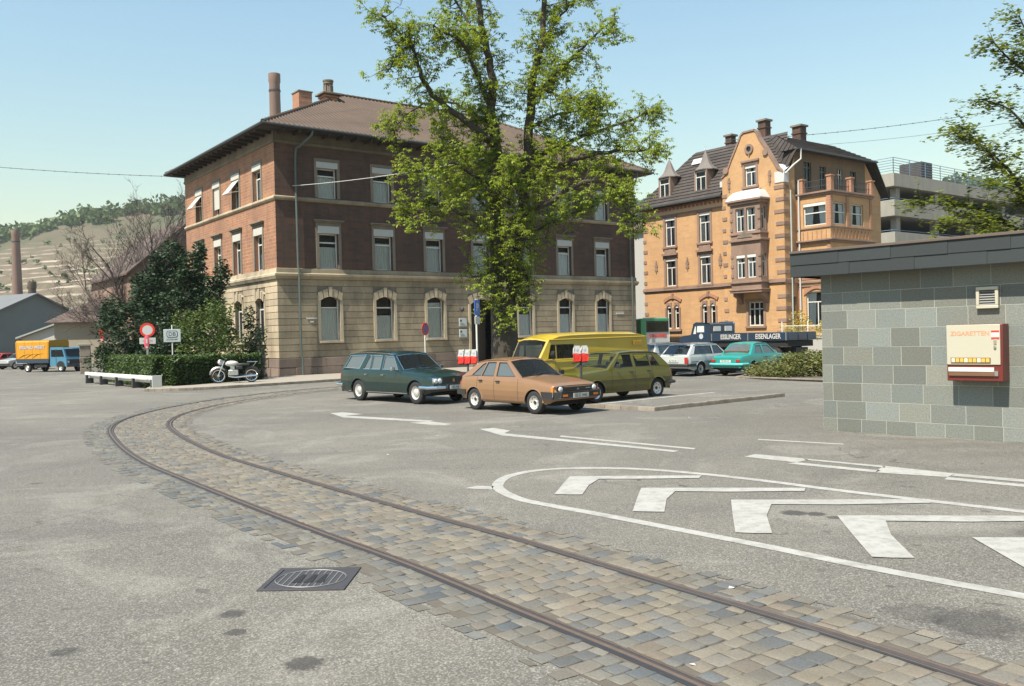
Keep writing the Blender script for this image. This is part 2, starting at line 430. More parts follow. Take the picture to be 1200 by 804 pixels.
def bez(pts, n):
    """Catmull-Rom through 2D/3D points"""
    pts = [V(p) for p in pts]; out = []
    for i in range(len(pts)-1):
        p0 = pts[max(i-1, 0)]; p1 = pts[i]; p2 = pts[i+1]; p3 = pts[min(i+2, len(pts)-1)]
        for k in range(n):
            t = k/n; out.append(.5*((2*p1)+(p2-p0)*t+(2*p0-5*p1+4*p2-p3)*t*t+(3*p1-p0-3*p2+p3)*t**3))
    out.append(pts[-1]); return out
# ---------------------------------------------------------------- camera, light, sky
cam = bpy.data.cameras.new('camera'); camo = bpy.data.objects.new('camera', cam); COL.objects.link(camo); S.camera = camo
cam.sensor_width = 36; cam.lens = 36*1035/1200; cam.clip_start = .1; cam.clip_end = 6000
roll, pitch = .0245, -.0097
fw = V((0, cos(pitch), sin(pitch))); up0 = V((0, -sin(pitch), cos(pitch))); rt0 = V((1, 0, 0))
rt = rt0*cos(roll)-up0*sin(roll); up = rt0*sin(roll)+up0*cos(roll)
mw = Matrix.Identity(4)
for i in range(3): mw[i][0] = rt[i]; mw[i][1] = up[i]; mw[i][2] = -fw[i]
mw[2][3] = 1.95
camo.matrix_world = mw
SUN_EL = radians(56); sh = V((-.673, -.740, 0)).normalized()
sd = V((sh.x*cos(SUN_EL), sh.y*cos(SUN_EL), sin(SUN_EL)))
sl = bpy.data.lights.new('sun', 'SUN'); sl.energy = 5; sl.angle = radians(.5); sl.color = (1, .93, .80)
so = bpy.data.objects.new('sun', sl); COL.objects.link(so); so.rotation_euler = sd.to_track_quat('Z', 'Y').to_euler(); so.location = (0, 0, 60)
W = bpy.data.worlds.new('World'); S.world = W; W.use_nodes = True; wn = W.node_tree
sky = wn.nodes.new('ShaderNodeTexSky'); sky.sky_type = 'NISHITA'; sky.sun_disc = False
sky.sun_elevation = SUN_EL; sky.sun_rotation = atan2(sh.x, sh.y) % (2*pi)
sky.altitude = 0; sky.air_density = 2.4; sky.dust_density = .1; sky.ozone_density = 1.5
bg = wn.nodes['Background']; bg.inputs['Strength'].default_value = .068
wn.links.new(mix(wn, 1.0, sky.outputs[0], (.96, 1.12, 1.33), 'MULTIPLY'), bg.inputs['Color'])
S.view_settings.view_transform = 'Standard'; S.view_settings.look = 'None'; S.view_settings.exposure = .9; S.view_settings.gamma = 1
S.render.engine = 'CYCLES'
S.cycles.max_bounces = 8; S.cycles.transparent_max_bounces = 12

# ---------------------------------------------------------------- ground
g = MB(); R_ = 1500
g.quad((-R_, -60, 0), (R_, -60, 0), (R_, R_, 0), (-R_, R_, 0))
struct(g.build('ground', 'asphalt'), 'grey weathered asphalt of the square')

# track centreline and the strip of setts
CL = bez([(3.9, 1.0), (2.6, 3.35), (1.93, 4.5), (1.28, 5.5), (.48, 6.62), (-.42, 7.9), (-1.37, 9.12), (-2.57, 10.7), (-4.08, 12.75), (-5.68, 15.0), (-7.35, 17.85),
          (-8.75, 20.7), (-9.5, 23.4), (-9.7, 26.4), (-9.35, 29.5), (-8.3, 32.5), (-6.5, 35.2), (-4.1, 37.6), (-1.2, 39.9), (2.3, 42.2), (6, 44.6)], 24)
arc = [0]
for i in range(1, len(CL)): arc.append(arc[-1]+(CL[i]-CL[i-1]).length)
def trk(t, s_, z=0):
    """point at arc length t, offset s_ to the left"""
    import bisect
    i = min(max(bisect.bisect_right(arc, t)-1, 0), len(CL)-2); f = (t-arc[i])/(arc[i+1]-arc[i])
    p = CL[i].lerp(CL[i+1], f)
    def tg(j): j = min(max(j, 1), len(CL)-2); return (CL[j+1]-CL[j-1]).normalized()
    d = tg(i).lerp(tg(i+1), f).normalized()
    return V((p[0]-d[1]*s_, p[1]+d[0]*s_, z))
TL = arc[-1]; HG = .625
b = MB(); k = int(TL/.5)
for i in range(k):
    a0, a1 = TL*i/k, TL*(i+1)/k
    b.quad(trk(a0, -1.0, .003), trk(a1, -1.0, .003), trk(a1, 1.05, .003), trk(a0, 1.05, .003))
struct(b.build('sett_bedding', 'joint_sand'), 'sandy joints between the setts along the tram track')
b = MB(); pal = [(.22, .195, .15), (.205, .185, .15), (.19, .18, .155), (.17, .165, .15), (.135, .14, .137), (.215, .185, .145), (.20, .18, .145), (.23, .205, .16), (.185, .17, .14)]
t = .05; row = 0
while t < min(TL-.3, 52):
    rw = rnd.uniform(.125, .165)
    for (sa, sb) in ((-HG+.065, HG-.065), (HG+.062, 1.20), (-1.16, -HG-.062)):
        far = sb > 1 or sa < -1
        s_ = sa+rnd.uniform(0, .03)
        first = True
        while s_ < sb-.06:
            w = rnd.uniform(.12, .185) if not (first and row % 2) else rnd.uniform(.06, .10)
            first = False
            e = min(s_+w, sb)
            if sb-e < .05: e = sb
            if far and (e > 1.08 or s_ < -1.04) and rnd.random() < .4: s_ = e; continue
            j = lambda: rnd.uniform(-.011, .011)
            z = .010+rnd.uniform(0, .005) if -1.0 < s_ < 1.0 else .005; gp = rnd.uniform(.003, .007)
            c = rnd.choice(pal); q = rnd.uniform(.85, 1.12)
            pc = trk(t+rw/2, (s_+e)/2)
            if abs(pc.x+1.68) < .44 and abs(pc.y-7.16) < .40: s_ = e; continue
            if s_ > HG: c = tuple(x*f for x, f in zip(c, (.85, .9, .96)))
            tint = tuple(x*q*.86 for x in c)
            cs = [(t+gp+j(), s_+gp+j()), (t+rw-gp+j(), s_+gp+j()), (t+rw-gp+j(), e-gp+j()), (t+gp+j(), e-gp+j())]
            bot = [trk(x, y, .0045) for x, y in cs]; cx = sum(c_[0] for c_ in cs)/4; cy = sum(c_[1] for c_ in cs)/4
            k1 = [trk(cx+(x-cx)*.97, cy+(y-cy)*.97, z*.80) for x, y in cs]
            k2 = [trk(cx+(x-cx)*.82+rnd.uniform(-.006, .006), cy+(y-cy)*.82+rnd.uniform(-.006, .006), z+rnd.uniform(-.003, .003)) for x, y in cs]
            b.add(bot+k1+k2, [(0, 1, 5, 4), (1, 2, 6, 5), (2, 3, 7, 6), (3, 0, 4, 7), (4, 5, 9, 8), (5, 6, 10, 9), (6, 7, 11, 10), (7, 4, 8, 11), (8, 9, 10, 11)], 0, tint)
            s_ = e
    t += rw; row += 1
struct(b.build('cobbled_strip', 'sett_stone', sharp=0), 'worn granite setts laid in rows between and beside the rails')
tr = thing('tram_track', 'curving narrow track of two grooved rusty rails set in cobbles', 'tram track', (0, 0, 0))
for sgn in (1, -1):
    b = MB(); k = int(TL/.3)
    prof = [(-.065, .006, 1), (-.05, .011, 1), (-.040, .013, 1), (-.036, .017, 0), (-.006, .017, 0), (.0, .0035, 2), (.034, .0035, 2), (.036, .013, 0), (.046, .013, 0), (.050, .009, 1), (.062, .006, 1)]
    for i in range(k):
        a0, a1 = TL*i/k, TL*(i+1)/k
        for q in range(len(prof)-1):
            (u0, z0, m0), (u1, z1, m1) = prof[q], prof[q+1]
            u0, u1 = [sgn*HG+x*(-sgn) for x in (u0, u1)]
            mi = m0 if m0 == m1 else (1 if 1 in (m0, m1) else 2)
            b.quad(trk(a0, u0, z0), trk(a1, u0, z0), trk(a1, u1, z1), trk(a0, u1, z1), mi)
    b.build('rail', ['rail_steel', 'tar', 'rail_side'], tr, sharp=20)

# pavement in front of the brick building
def sheet(name, pts, mat, z, label, side=0, bev=0):
    b = MB(); P2 = [V((p[0], p[1], 0)) for p in pts]
    b.add([(p[0], p[1], z) for p in pts], [tuple(t) for t in tessellate_polygon([P2])])
    if side:
        n = len(pts)
        b.add([(p[0], p[1], z) for p in pts]+[(p[0], p[1], z-side) for p in pts], [(i, (i+1) % n, n+(i+1) % n, n+i) for i in range(n)])
    return struct(b.build(name, mat), label)
ke = bez([(-14.9, 35.6), (-13.2, 35.7), (-11.8, 36.6), (-10.2, 38.2), (-8.2, 40.2), (-4.5, 43.2), (2, 48.2), (9.5, 54.0)], 6)
sheet('pavement', [(p[0], p[1]) for p in ke]+[(8.3, 60.3), (-12.0, 45.3), (-16.5, 41)], 'pavement', .10, 'pale pavement along the brick building')
def kerb(name, path, w, z, label, h=.12):
    b = MB(); path = [V((p[0], p[1], 0)) for p in path]; d = 0
    pts = []
    for i in range(len(path)-1):
        n = max(1, int((path[i+1]-path[i]).length/.5))
        for q in range(n): pts.append(path[i].lerp(path[i+1], q/n))
    pts.append(path[-1])
    for i in range(len(pts)-1):
        a, c = pts[i], pts[i+1]; d = (c-a).normalized(); nrm = V((-d.y, d.x, 0))
        q = rnd.uniform(.85, 1.1); a2 = a+d*.006; c2 = c-d*.006; zz = z+rnd.uniform(-.006, .006)
        ins = .015
        vs = [a2, c2, c2+nrm*w, a2+nrm*w]
        lo = [V((p.x, p.y, zz-h)) for p in vs]; mid = [V((p.x, p.y, zz-.015)) for p in vs]
        ctr = sum(vs, V((0, 0, 0)))/4
        top = [V((p.x+(ctr.x-p.x)*.05, p.y+(ctr.y-p.y)*.08, zz)) for p in vs]
        b.add(lo+mid+top, [(0, 1, 5, 4), (1, 2, 6, 5), (2, 3, 7, 6), (3, 0, 4, 7), (4, 5, 9, 8), (5, 6, 10, 9), (6, 7, 11, 10), (7, 4, 8, 11), (8, 9, 10, 11)], 0, (q, q, q))
    return struct(b.build(name, 'kerb_stone', sharp=20), label)
kerb('kerb', [(p[0], p[1]) for p in ke], .14, .115, 'stone kerb of the pavement', .125)
# parking island
isl = [(1.93, 22.9), (3.42, 21.43), (7.68, 24.95), (6.15, 26.4)]
sheet('traffic_island', [(2.05, 22.95), (3.44, 21.6), (7.6, 25.0), (6.1, 26.45), (4.0, 25.0)], 'asphalt', .085, 'raised asphalt parking island with stone kerb')
kerb('kerb', [(1.95, 22.9), (3.42, 21.43)], .16, .10, 'near kerb of the parking island')
kerb('kerb', [(3.42, 21.43), (7.68, 24.95)], .16, .10, 'long kerb of the parking island')
sheet('road_marking', [(2.2, 23.02), (2.32, 22.9), (6.0, 26.1), (5.9, 26.2)], 'marking_paint', .091, 'faded white line on the parking island')
# mound bed
sheet('planting_bed', [(8.7, 34.5), (11.0, 31.0), (16, 27), (22, 33), (14.5, 41), (10.2, 37.3)], 'joint_sand', .06, 'soil under the low shrubs')
kerb('kerb', [(10.2, 37.3), (8.7, 34.5), (11.0, 31.2), (16, 27)][::-1][::-1], .14, .10, 'kerb around the low shrub bed')

# painted road markings
def stroke(path, w, closed=False):
    pts = [V((p[0], p[1], 0)) for p in path]; b = MB(); n = len(pts); Lp = []; Rp = []
    for i in range(n):
        d = (pts[min(i+1, n-1)]-pts[max(i-1, 0)]).normalized(); nr = V((-d.y, d.x, 0))*(w/2); j = rnd.uniform(-.004, .004)
        Lp.append(pts[i]+nr*(1+j)+V((0, 0, .004))); Rp.append(pts[i]-nr*(1-j)+V((0, 0, .004)))
    for i in range(n-1): b.quad(Lp[i], Lp[i+1], Rp[i+1], Rp[i])
    return b
def marks(polys=(), strokes=(), label='', z=.004):
    b = MB()
    for p in strokes:
        q = stroke(*p); b.add([V((v.x, v.y, z)) for v in q.v], q.f)
    for k, p in enumerate(polys):
        P2 = [V((x, y, 0)) for x, y in p]
        b.add([(x, y, z+.0015*(k+1 if strokes else 0)) for x, y in p], [tuple(t) for t in tessellate_polygon([P2])])
    return struct(b.build('road_marking', 'marking_paint'), label)
out = bez([(9.2, 4.6), (6.3, 7.85), (5.21, 9.05), (3.96, 10.34), (3.1, 11.35), (2.31, 12.1), (1.75, 12.48), (1.18, 12.66), (.62, 12.68), (.2, 12.5), (-.1, 12.1), (-.22, 11.6), (-.2, 11.1), (.05, 10.42), (.45, 9.92), (.87, 9.46), (1.62, 8.58), (2.24, 7.85), (2.75, 7.2), (3.2, 6.68), (3.62, 6.22), (4.4, 5.3), (6.2, 3.2)], 6)
marks(strokes=[(out, .15)], label='white outline of the hatched traffic area')
for (ax, ay), l1, l2, w in (((.74, 11.96), (-.27, -1.30), (1.75, -.19), .24), ((1.56, 10.95), (-.30, -1.42), (1.95, -.28), .26), ((2.45, 10.04), (-.36, -1.62), (2.15, -.25), .28), ((3.30, 9.07), (-.32, -1.66), (2.3, -.3), .28), ((4.13, 8.0), (-.2, -1.7), (2.3, -.3), .28)):
    jt = lambda: rnd.uniform(-.008, .008)
    P_ = [(ax, ay), (ax+l2[0]*.5, ay+l2[1]*.5+jt()), (ax+l2[0], ay+l2[1]), (ax+l2[0]-.08, ay+l2[1]-.20), (ax+l2[0]*.5, ay+l2[1]*.5-w*1.05+jt()), (ax+.37, ay-w*1.1), (ax+.33+l1[0]*.5, ay-.07+l1[1]*.5+jt()), (ax+.33+l1[0], ay-.07+l1[1]), (ax+.15+l1[0], ay-.04+l1[1]+jt()), (ax+l1[0], ay+l1[1]), (ax+l1[0]*.5+jt(), ay+l1[1]*.5)]
    marks(polys=[P_], label='white chevron painted in the hatched area', z=.0085)
marks(polys=[[(-4.82, 23.17), (-4.49, 23.3), (-3.86, 22.6), (-4.25, 22.3), (-1.86, 20.4), (-1.93, 20.08), (-4.2, 21.76)], [(-2.38, 20.05), (-1.85, 20.14), (-1.39, 19.53), (-1.5, 19.22), (-1.86, 19.45)]], label='white lane marks beside the parked cars')
marks(polys=[[(-.72, 18.32), (-.42, 18.46), (-.08, 17.87), (-.2, 17.42), (1.92, 15.11), (2.66, 14.26), (2.54, 14.13), (1.87, 14.87), (-.24, 17.05)], [(.89, 16.81), (2.98, 14.53), (2.92, 14.38), (.85, 16.61)]], label='white double line beyond the hatched area')
marks(polys=[[(3.49, 13.42), (3.73, 13.68), (4.28, 13.1), (4.31, 12.95), (4.06, 12.72)], [(4.28, 13.1), (5.12, 12.22), (5.06, 12.07), (4.27, 12.95)], [(4.06, 12.74), (4.91, 11.84), (4.77, 11.69), (3.9, 12.65)],
            [(4.97, 12.02), (5.12, 12.22), (5.72, 11.46), (5.49, 11.2), (4.77, 11.69)], [(5.72, 11.46), (7.1, 10.1), (7.0, 9.95), (5.59, 11.29)], [(5.49, 11.2), (6.9, 9.75), (6.8, 9.6), (5.37, 11.04)]], label='long white double arrow beside the stone kiosk')
marks(polys=[[(-.65, 11.25), (-.3, 11.1), (-.28, 11.35), (-.5, 11.42)], [(4.3, 15.55), (5.45, 14.62), (5.42, 14.52), (4.25, 15.4)]], label='spilled white paint beside the hatched area')

# drain cover
d = thing('drain_grate', 'dark cast iron drain cover with three slots beside the cobbles', 'drain cover', (-1.68, 7.16, 0), radians(-2))
b = MB(); b.box(-.345, .345, -.325, -.28, 0, .012); b.box(-.345, .345, .28, .325, 0, .012); b.box(-.345, -.30, -.28, .28, 0, .012); b.box(.30, .345, -.28, .28, 0, .012)
b.build('frame', 'iron', d, bevel=.003)
b = MB(); b.box(-.298, .298, -.278, .278, 0, .006)
for i in range(10):
    x = -.235+i*.052; h = .24*sqrt(max(0, 1-(x/.29)**2))
    for y0, y1 in (((-h, h),) if not 3 <= i <= 6 else ((-h, -.13), (.13, h))):
        if y1-y0 > .02: b.box(x-.005, x+.005, y0, y1, .006, .010, 1)
ov = [(.285*cos(a), .255*sin(a)) for a in [2*pi*i/28 for i in range(29)]]
b.tube([(x, y, .009) for x, y in ov], .005, 4, 1, False)
for i in range(3): b.prism([(-.125+i*.095, -.12), (-.055+i*.095, -.12), (-.065+i*.095, .10), (-.10+i*.095, .12)], 'z', .005, .0105, 2)
b.build('cover', ['iron', basic('worn_iron', (.17, .165, .16), .5, metal=.2), 'dark'], d)

# ---------------------------------------------------------------- kiosk
K = thing('stone_kiosk', 'low flat-roofed building clad in grey-green stone blocks with dark slate fascia', 'kiosk', (5.85, 16.67, 0), radians(-46.4))
b = MB(); b.box(.02, 9, .02, 6, 0, 2.95); b.build('core', 'kiosk_stone', K)
b = MB(); zr = [0, .24, .565, .90, 1.235, 1.57, 1.905, 2.24, 2.575, 2.93]
for r in range(len(zr)-1):
    x = 0; first = True
    while x < 9:
        w = rnd.uniform(.50, .60) if r else rnd.uniform(.45, .62)
        if first: w = rnd.choice([.2, .33, .42, .27, .5]); first = False
        e = min(x+w, 9); q = rnd.uniform(.76, 1.2); cc = rnd.choice([(1, 1, 1), (1.04, 1, .95), (.97, 1, 1.02), (1.0, 1, .97)])
        b.box(x+.005, e-.005, rnd.uniform(-.002, .000), .02, zr[r]+.005, zr[r+1]-.005, 0, tuple(k_*q for k_ in cc)); x = e
    y = .0
    while y < 6:
        e = min(y+.55, 6); q = rnd.uniform(.8, 1.15); b.box(0, .02, y+.024 if y == 0 else y+.004, e-.004, zr[r]+.004, zr[r+1]-.004, 0, (q, q, q)); y = e
b.build('stone_cladding', 'kiosk_stone', K)
b = MB(); b.box(.001, 9, .0015, .019, 0, 2.94); b.build('mortar', basic('mortar', (.34, .345, .30), .95, var=.15), K)
b = MB(); b.box(-.40, 9.4, -.33, 6.3, 2.93, 3.30); b.build('roof', 'soffit', K)
b = MB()
for rr, (z0, z1, o_) in enumerate(((2.90, 3.112, .0), (3.118, 3.335, .004))):
    x = -.42; 
    while x < 9.4:
        e = min(x+(.95 if rr else 1.15), 9.42); q = rnd.uniform(.9, 1.1)
        b.add([(x, -.36-o_, z0), (e-.003, -.366-o_, z0-.002), (e-.003, -.357-o_, z1), (x, -.351-o_, z1), (x, -.33, z0), (e-.003, -.33, z0), (e-.003, -.33, z1), (x, -.33, z1)],
              [(0, 1, 2, 3), (0, 4, 5, 1), (3, 2, 6, 7), (1, 5, 6, 2), (0, 3, 7, 4)], 0, (q, q, q)); x = e
    b.box(-.435-o_, -.40, -.33, 6.3, z0, z1)
b.build('fascia', basic('fascia_slate', (.024, .030, .031), .8, var=.15, scale=14, tint=True, bmp=.2), K)
b = MB(); b.box(-.44, 9.45, -.385, 6.35, 3.336, 3.385); b.build('roof_edge', basic('edge_brown', (.10, .075, .06), .7, var=.2), K, bevel=.006)
b = MB(); zc = 2.365; xc = 2.92
for (x0, x1, z0, z1) in ((-.17, .17, .125, .18), (-.17, .17, -.18, -.125), (-.17, -.12, -.125, .125), (.12, .17, -.125, .125)): b.box(xc+x0, xc+x1, -.075, -.005, zc+z0, zc+z1)
f = b.build('vent', 'cream', K, bevel=.008)
b = MB(); b.box(xc-.12, xc+.12, -.02, -.006, zc-.125, zc+.125, 1)
for i in range(6): b.quad((xc-.12, -.055, zc-.12+i*.041), (xc+.12, -.055, zc-.12+i*.041), (xc+.12, -.03, zc-.085+i*.041), (xc-.12, -.03, zc-.085+i*.041))
b.build('louvre', [basic('louvre_grey', (.16, .16, .15), .5), 'dark'], f)
Z = thing('cigarette_machine', 'cream and dark red cigarette vending machine hung on the stone wall', 'vending machine', (5.85+2.79*.6896, 16.67-2.79*.7242, 1.0), radians(-46.4))
b = MB(); b.box(-.43, .43, -.30, -.008, .0, .93); b.build('case', 'maroon', Z, bevel=.01)
b = MB(); b.box(-.425, .395, -.318, -.302, .27, .925); b.build('front_panel', 'cream', Z, bevel=.006)
b = MB(); b.box(-.36, .25, -.330, -.319, .30, .385, 1); 
for i in range(9): b.box(-.345+i*.066, -.292+i*.066, -.334, -.331, .312, .375, 0 if i % 3 else 2)
b.build('brand_window', [basic('pack_gold', (.62, .38, .08), .4, var=.5, scale=30), basic('brown_frame', (.16, .08, .04), .4), basic('pack_cream', (.7, .62, .4), .4)], Z)
b = MB(); b.box(-.40, .30, -.335, -.303, .155, .225, 0); b.box(-.40, .30, -.33, -.303, .085, .145, 1); b.build('drawer', ['white_paint', 'brown_frame'], Z, bevel=.004)
b = MB(); b.box(.30, .345, -.33, -.319, .60, .67, 0); b.box(.265, .385, -.324, -.319, .69, .83, 1); b.box(.265, .385, -.326, -.3245, .795, .825, 2); b.box(.265, .385, -.326, -.3245, .69, .715, 2); b.cyl((.32, -.32, .56), (.32, -.345, .56), .02, n=10); b.box(.305, .36, -.33, -.303, .09, .17, 0)
build_each(b, 'coin_unit', ['chrome', 'sign_white', 'red_paint'], Z)
text('ZIGARETTEN', .10, 'orange_letter', Z, (-.06, -.3195, .78), (pi/2, 0, 0), .001, xs=1.02, bold=.002)
# ---------------------------------------------------------------- brick building
def corrugated(mb, O, ux, uy, nz, Lu, hl, hr, Vmax, pitch=.27, amp=.055, mi=0, skip=None, tint=(1, 1, 1)):
    """tiled roof slope: O eave corner, ux along the eave, uy up the slope, nz normal; hl/hr = v gained per metre from each hip"""
    O, ux, uy, nz = V(O), V(ux).normalized(), V(uy).normalized(), V(nz).normalized()
    n = int(Lu/pitch)*4; vs = []; fs = []; p = []
    for i in range(n+1):
        u = Lu*i/n; v = Vmax
        if hl: v = min(v, u*hl)
        if hr: v = min(v, (Lu-u)*hr)
        o = (0, amp, amp*.4, 0)[i % 4]
        p.append((O+ux*u+nz*o, O+ux*u+uy*v+nz*o))
    for i in range(n):
        q = 1+.0*i
        mb.quad(p[i][0], p[i+1][0], p[i+1][1], p[i][1], mi, tint)
B1 = thing('brick_building', 'three-storey railway building of dark red brick over sandstone ground floor, hipped tile roof', 'building', (-11.997, 45.478, 0), radians(37.2))
LX, WY = 25.9, 14.7
cx = [2.93+3.315*i for i in range(7)]; sy = [2.40+3.2*i for i in range(4)]
PF = lambda s_, z, d_: (s_, d_, z); PS = lambda s_, z, d_: (d_, s_, z)
def holes(cs, hw, z0, z1, skip=()): return [(c-hw, c+hw, z0, z1) for i, c in enumerate(cs) if i not in skip]
hb = holes(cx, .56, 5.70, 7.98)+holes(cx, .56, 9.45, 11.38); hbs = holes(sy, .56, 5.70, 7.98)+holes(sy, .56, 9.45, 11.38)
door = (cx[3]-.85, cx[3]+.85, .1, 4.15)
hg = holes(cx, .56, 1.85, 4.30, (3,))+[door]; hgs = holes(sy, .56, 1.85, 4.30)
b = MB(); grid_wall(b, 0, LX, 5.4, 12.75, hb, PF, .28); b.build('brick_wall', 'brick_soot_shade', B1)['label'] = 'street front, soot and shade put into its brick colour'
b = MB(); grid_wall(b, 0, WY, 5.4, 12.75, hbs, PS, .28)
b.quad((LX, 0, 0), (LX, WY, 0), (LX, WY, 12.75), (LX, 0, 12.75)); b.quad((0, WY, 0), (LX, WY, 0), (LX, WY, 12.75), (0, WY, 12.75))
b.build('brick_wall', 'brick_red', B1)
b = MB(); grid_wall(b, .03, LX-.03, 0, 5.15, [(h[0], h[1], h[2], h[3]) for h in hg], lambda s_, z, d_: (s_, d_+.035, z), .3)
grid_wall(b, .035, WY, 0, 5.15, hgs, lambda s_, z, d_: (d_+.035, s_, z), .3); b.build('ground_floor_wall', 'dark_stone', B1)
# rusticated courses, cut round the openings
def courses(b, length, hs, P3, jit=.12, arch=True):
    nc = 12; h = (5.12-1.02)/nc
    for r in range(nc):
        z0 = 1.02+r*h; z1 = z0+h-.028
        segs = [(0.0, length)]
        for a, c, zb, zt in hs:
            top = zt+.22
            if z1 > zb-.02 and z0 < top:
                m_ = .17 if z0 > 3.95 else .02
                ns = []
                for s0, s1 in segs:
                    if c+m_ <= s0 or a-m_ >= s1: ns.append((s0, s1))
                    else:
                        if a-m_ > s0: ns.append((s0, a-m_))
                        if c+m_ < s1: ns.append((c+m_, s1))
                segs = ns
        for s0, s1 in segs:
            s_ = s0
            while s_ < s1-.05:
                e = min(s_+rnd.uniform(1.0, 1.7), s1)
                if s1-e < .4: e = s1
                q = rnd.uniform(1-jit, 1+jit); p0 = P3(s_, z0); p1 = P3(e, z1)
                b.box(min(p0[0], p1[0]), max(p0[0], p1[0]), min(p0[1], p1[1]), max(p0[1], p1[1]), z0, z1, 0, (q, q*rnd.uniform(.97, 1.01), q*.97)); s_ = e
b = MB()
nc = 12; h = (5.12-1.02)/nc
def put(b, front, hs, length):
    for r in range(nc):
        z0 = 1.02+r*h; z1 = z0+h-.028; segs = [(0.0 if front else .036, length)]
        for a, c, zb, zt in hs:
            if z1 > zb-.02 and z0 < zt+.22:
                m_ = .17 if z0 > 3.9 else .0
                ns = []
                for s0, s1 in segs:
                    if c+m_ <= s0 or a-m_ >= s1: ns.append((s0, s1))
                    else:
                        if a-m_ > s0: ns.append((s0, a-m_))
                        if c+m_ < s1: ns.append((c+m_, s1))
                segs = ns
        for s0, s1 in segs:
            s_ = s0
            while s_ < s1-.05:
                e = min(s_+rnd.uniform(1.0, 1.7), s1)
                if s1-e < .4: e = s1
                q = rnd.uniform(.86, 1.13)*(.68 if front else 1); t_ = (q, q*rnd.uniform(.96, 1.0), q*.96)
                if front: b.box(s_, e-.004, 0, .034, z0, z1, 0, t_)
                else: b.box(0, .034, s_, e-.004, z0, z1, 0, t_)
                s_ = e
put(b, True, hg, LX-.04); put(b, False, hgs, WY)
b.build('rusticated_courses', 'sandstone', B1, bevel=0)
b = MB()
for r in range(2):
    for front, ln in ((True, LX), (False, WY)):
        s_ = -.06
        while s_ < ln:
            e = min(s_+rnd.uniform(.9, 1.5), ln); q = rnd.uniform(.75, 1.3); o_ = rnd.uniform(.055, .08)
            if front and s_ < door[1]+.1 and e > door[0]-.1:
                e = max(e, door[1]+.1)
                if s_ < door[0]-.1: b.box(s_, door[0]-.1, -o_, .03, .02+r*.49, .49+r*.49, 0, (q, q, q))
                s_ = e; continue
            if front: b.box(s_+.006, e-.006, -o_, .03, .02+r*.49, .49+r*.49, 0, (q, q, q))
            else: b.box(-o_, .03, s_+.075, e-.006, .02+r*.49, .49+r*.49, 0, (q, q, q))
            s_ = e
build_each(b, 'plinth', 'plinth_stone', B1, bevel=.015, gap=.03)
def course(z0, z1, prof, name, mat):
    """moulding running round the front and the left side; prof = (projection, z) outer outline"""
    b = MB()
    pts = []
    for i in range(len(prof)-1):
        (o0, a), (o1, c) = prof[i], prof[i+1]
        b.quad((-o0, -o0, a), (LX+o0, -o0, a), (LX+o1, -o1, c), (-o1, -o1, c), 0, (.66, .65, .62)); b.quad((-o0, -o0, a), (-o0, WY, a), (-o1, WY, c), (-o1, -o1, c))
        b.quad((LX+o0, -o0, a), (LX+o0, WY, a), (LX+o1, WY, c), (LX+o1, -o1, c))
    return b.build(name, mat, B1, sharp=20)
course(0, 0, [(-.03, 5.10), (.10, 5.12), (.16, 5.24), (.18, 5.27), (.18, 5.38), (.06, 5.44), (.05, 5.66), (-.01, 5.68)], 'string_course', 'sandstone')
course(0, 0, [(-.03, 9.18), (.06, 9.20), (.12, 9.28), (.12, 9.36), (.03, 9.42), (-.01, 9.43)], 'string_course', 'sandstone')
course(0, 0, [(-.03, 12.12), (.05, 12.14), (.09, 12.20), (.09, 12.28), (.04, 12.32), (.04, 12.72)], 'frieze', 'dark_stone')
# eaves and roof
E_ = .92; ze = 12.72; RZ = 17.25; RX = 7.6; RY = WY/2
b = MB(); b.quad((-E_, -E_, ze), (LX+E_, -E_, ze), (LX+E_, WY+E_, ze), (-E_, WY+E_, ze))
b.box(-E_, LX+E_, -E_-.02, -E_+.02, ze+.003, ze+.13); b.box(-E_-.02, -E_+.02, -E_, WY+E_, ze+.003, ze+.13); b.box(LX+E_-.02, LX+E_+.02, -E_, WY+E_, ze+.003, ze+.13)
s_ = .2
while s_ < LX: b.box(s_, s_+.1, -E_+.05, -.06, ze-.14, ze-.003); s_ += .83
s_ = .2
while s_ < WY: b.box(-E_+.05, -.06, s_, s_+.1, ze-.14, ze-.003); s_ += .83
b.build('eaves', 'soffit', B1)
b = MB()
for p0, p1 in (((-E_-.08, -E_-.08), (LX+E_+.08, -E_-.08)), ((-E_-.08, -E_-.08), (-E_-.08, WY+E_))):
    b.tube([(p0[0], p0[1], ze+.10), (p1[0], p1[1], ze+.10)], .075, 8)
b.build('gutter', 'gutter_dark', B1)
zt = ze+.15; run = RY+E_; rise = RZ-zt; sl_ = hypot(run, rise); runx = RX+E_; slx = hypot(runx, rise)
rf = MB()
corrugated(rf, (-E_-.05, -E_-.05, zt), (1, 0, 0), (0, run, rise), (0, -rise, run), LX+2*E_+.1, sl_/runx, sl_/runx, sl_, mi=0)
corrugated(rf, (-E_-.05, WY+E_, zt), (0, -1, 0), (runx, 0, rise), (-rise, 0, runx), WY+2*E_+.05, slx/run, slx/run, slx)
corrugated(rf, (LX+E_, -E_, zt), (0, 1, 0), (-runx, 0, rise), (rise, 0, runx), WY+2*E_, slx/run, slx/run, slx)
corrugated(rf, (LX+E_, WY+E_, zt), (-1, 0, 0), (0, -run, rise), (0, rise, run), LX+2*E_, sl_/runx, sl_/runx, sl_)
ROOF = rf.build('roof', 'roof_tiles', B1, sharp=80)
b = MB()
def ridge(b, a, c, r=.11):
    a, c = V(a), V(c); n = int((c-a).length/.38)
    for i in range(n):
        p, q = a.lerp(c, i/n), a.lerp(c, (i+.96)/n); b.cyl(p, q, r*1.1, r*.92, 8)
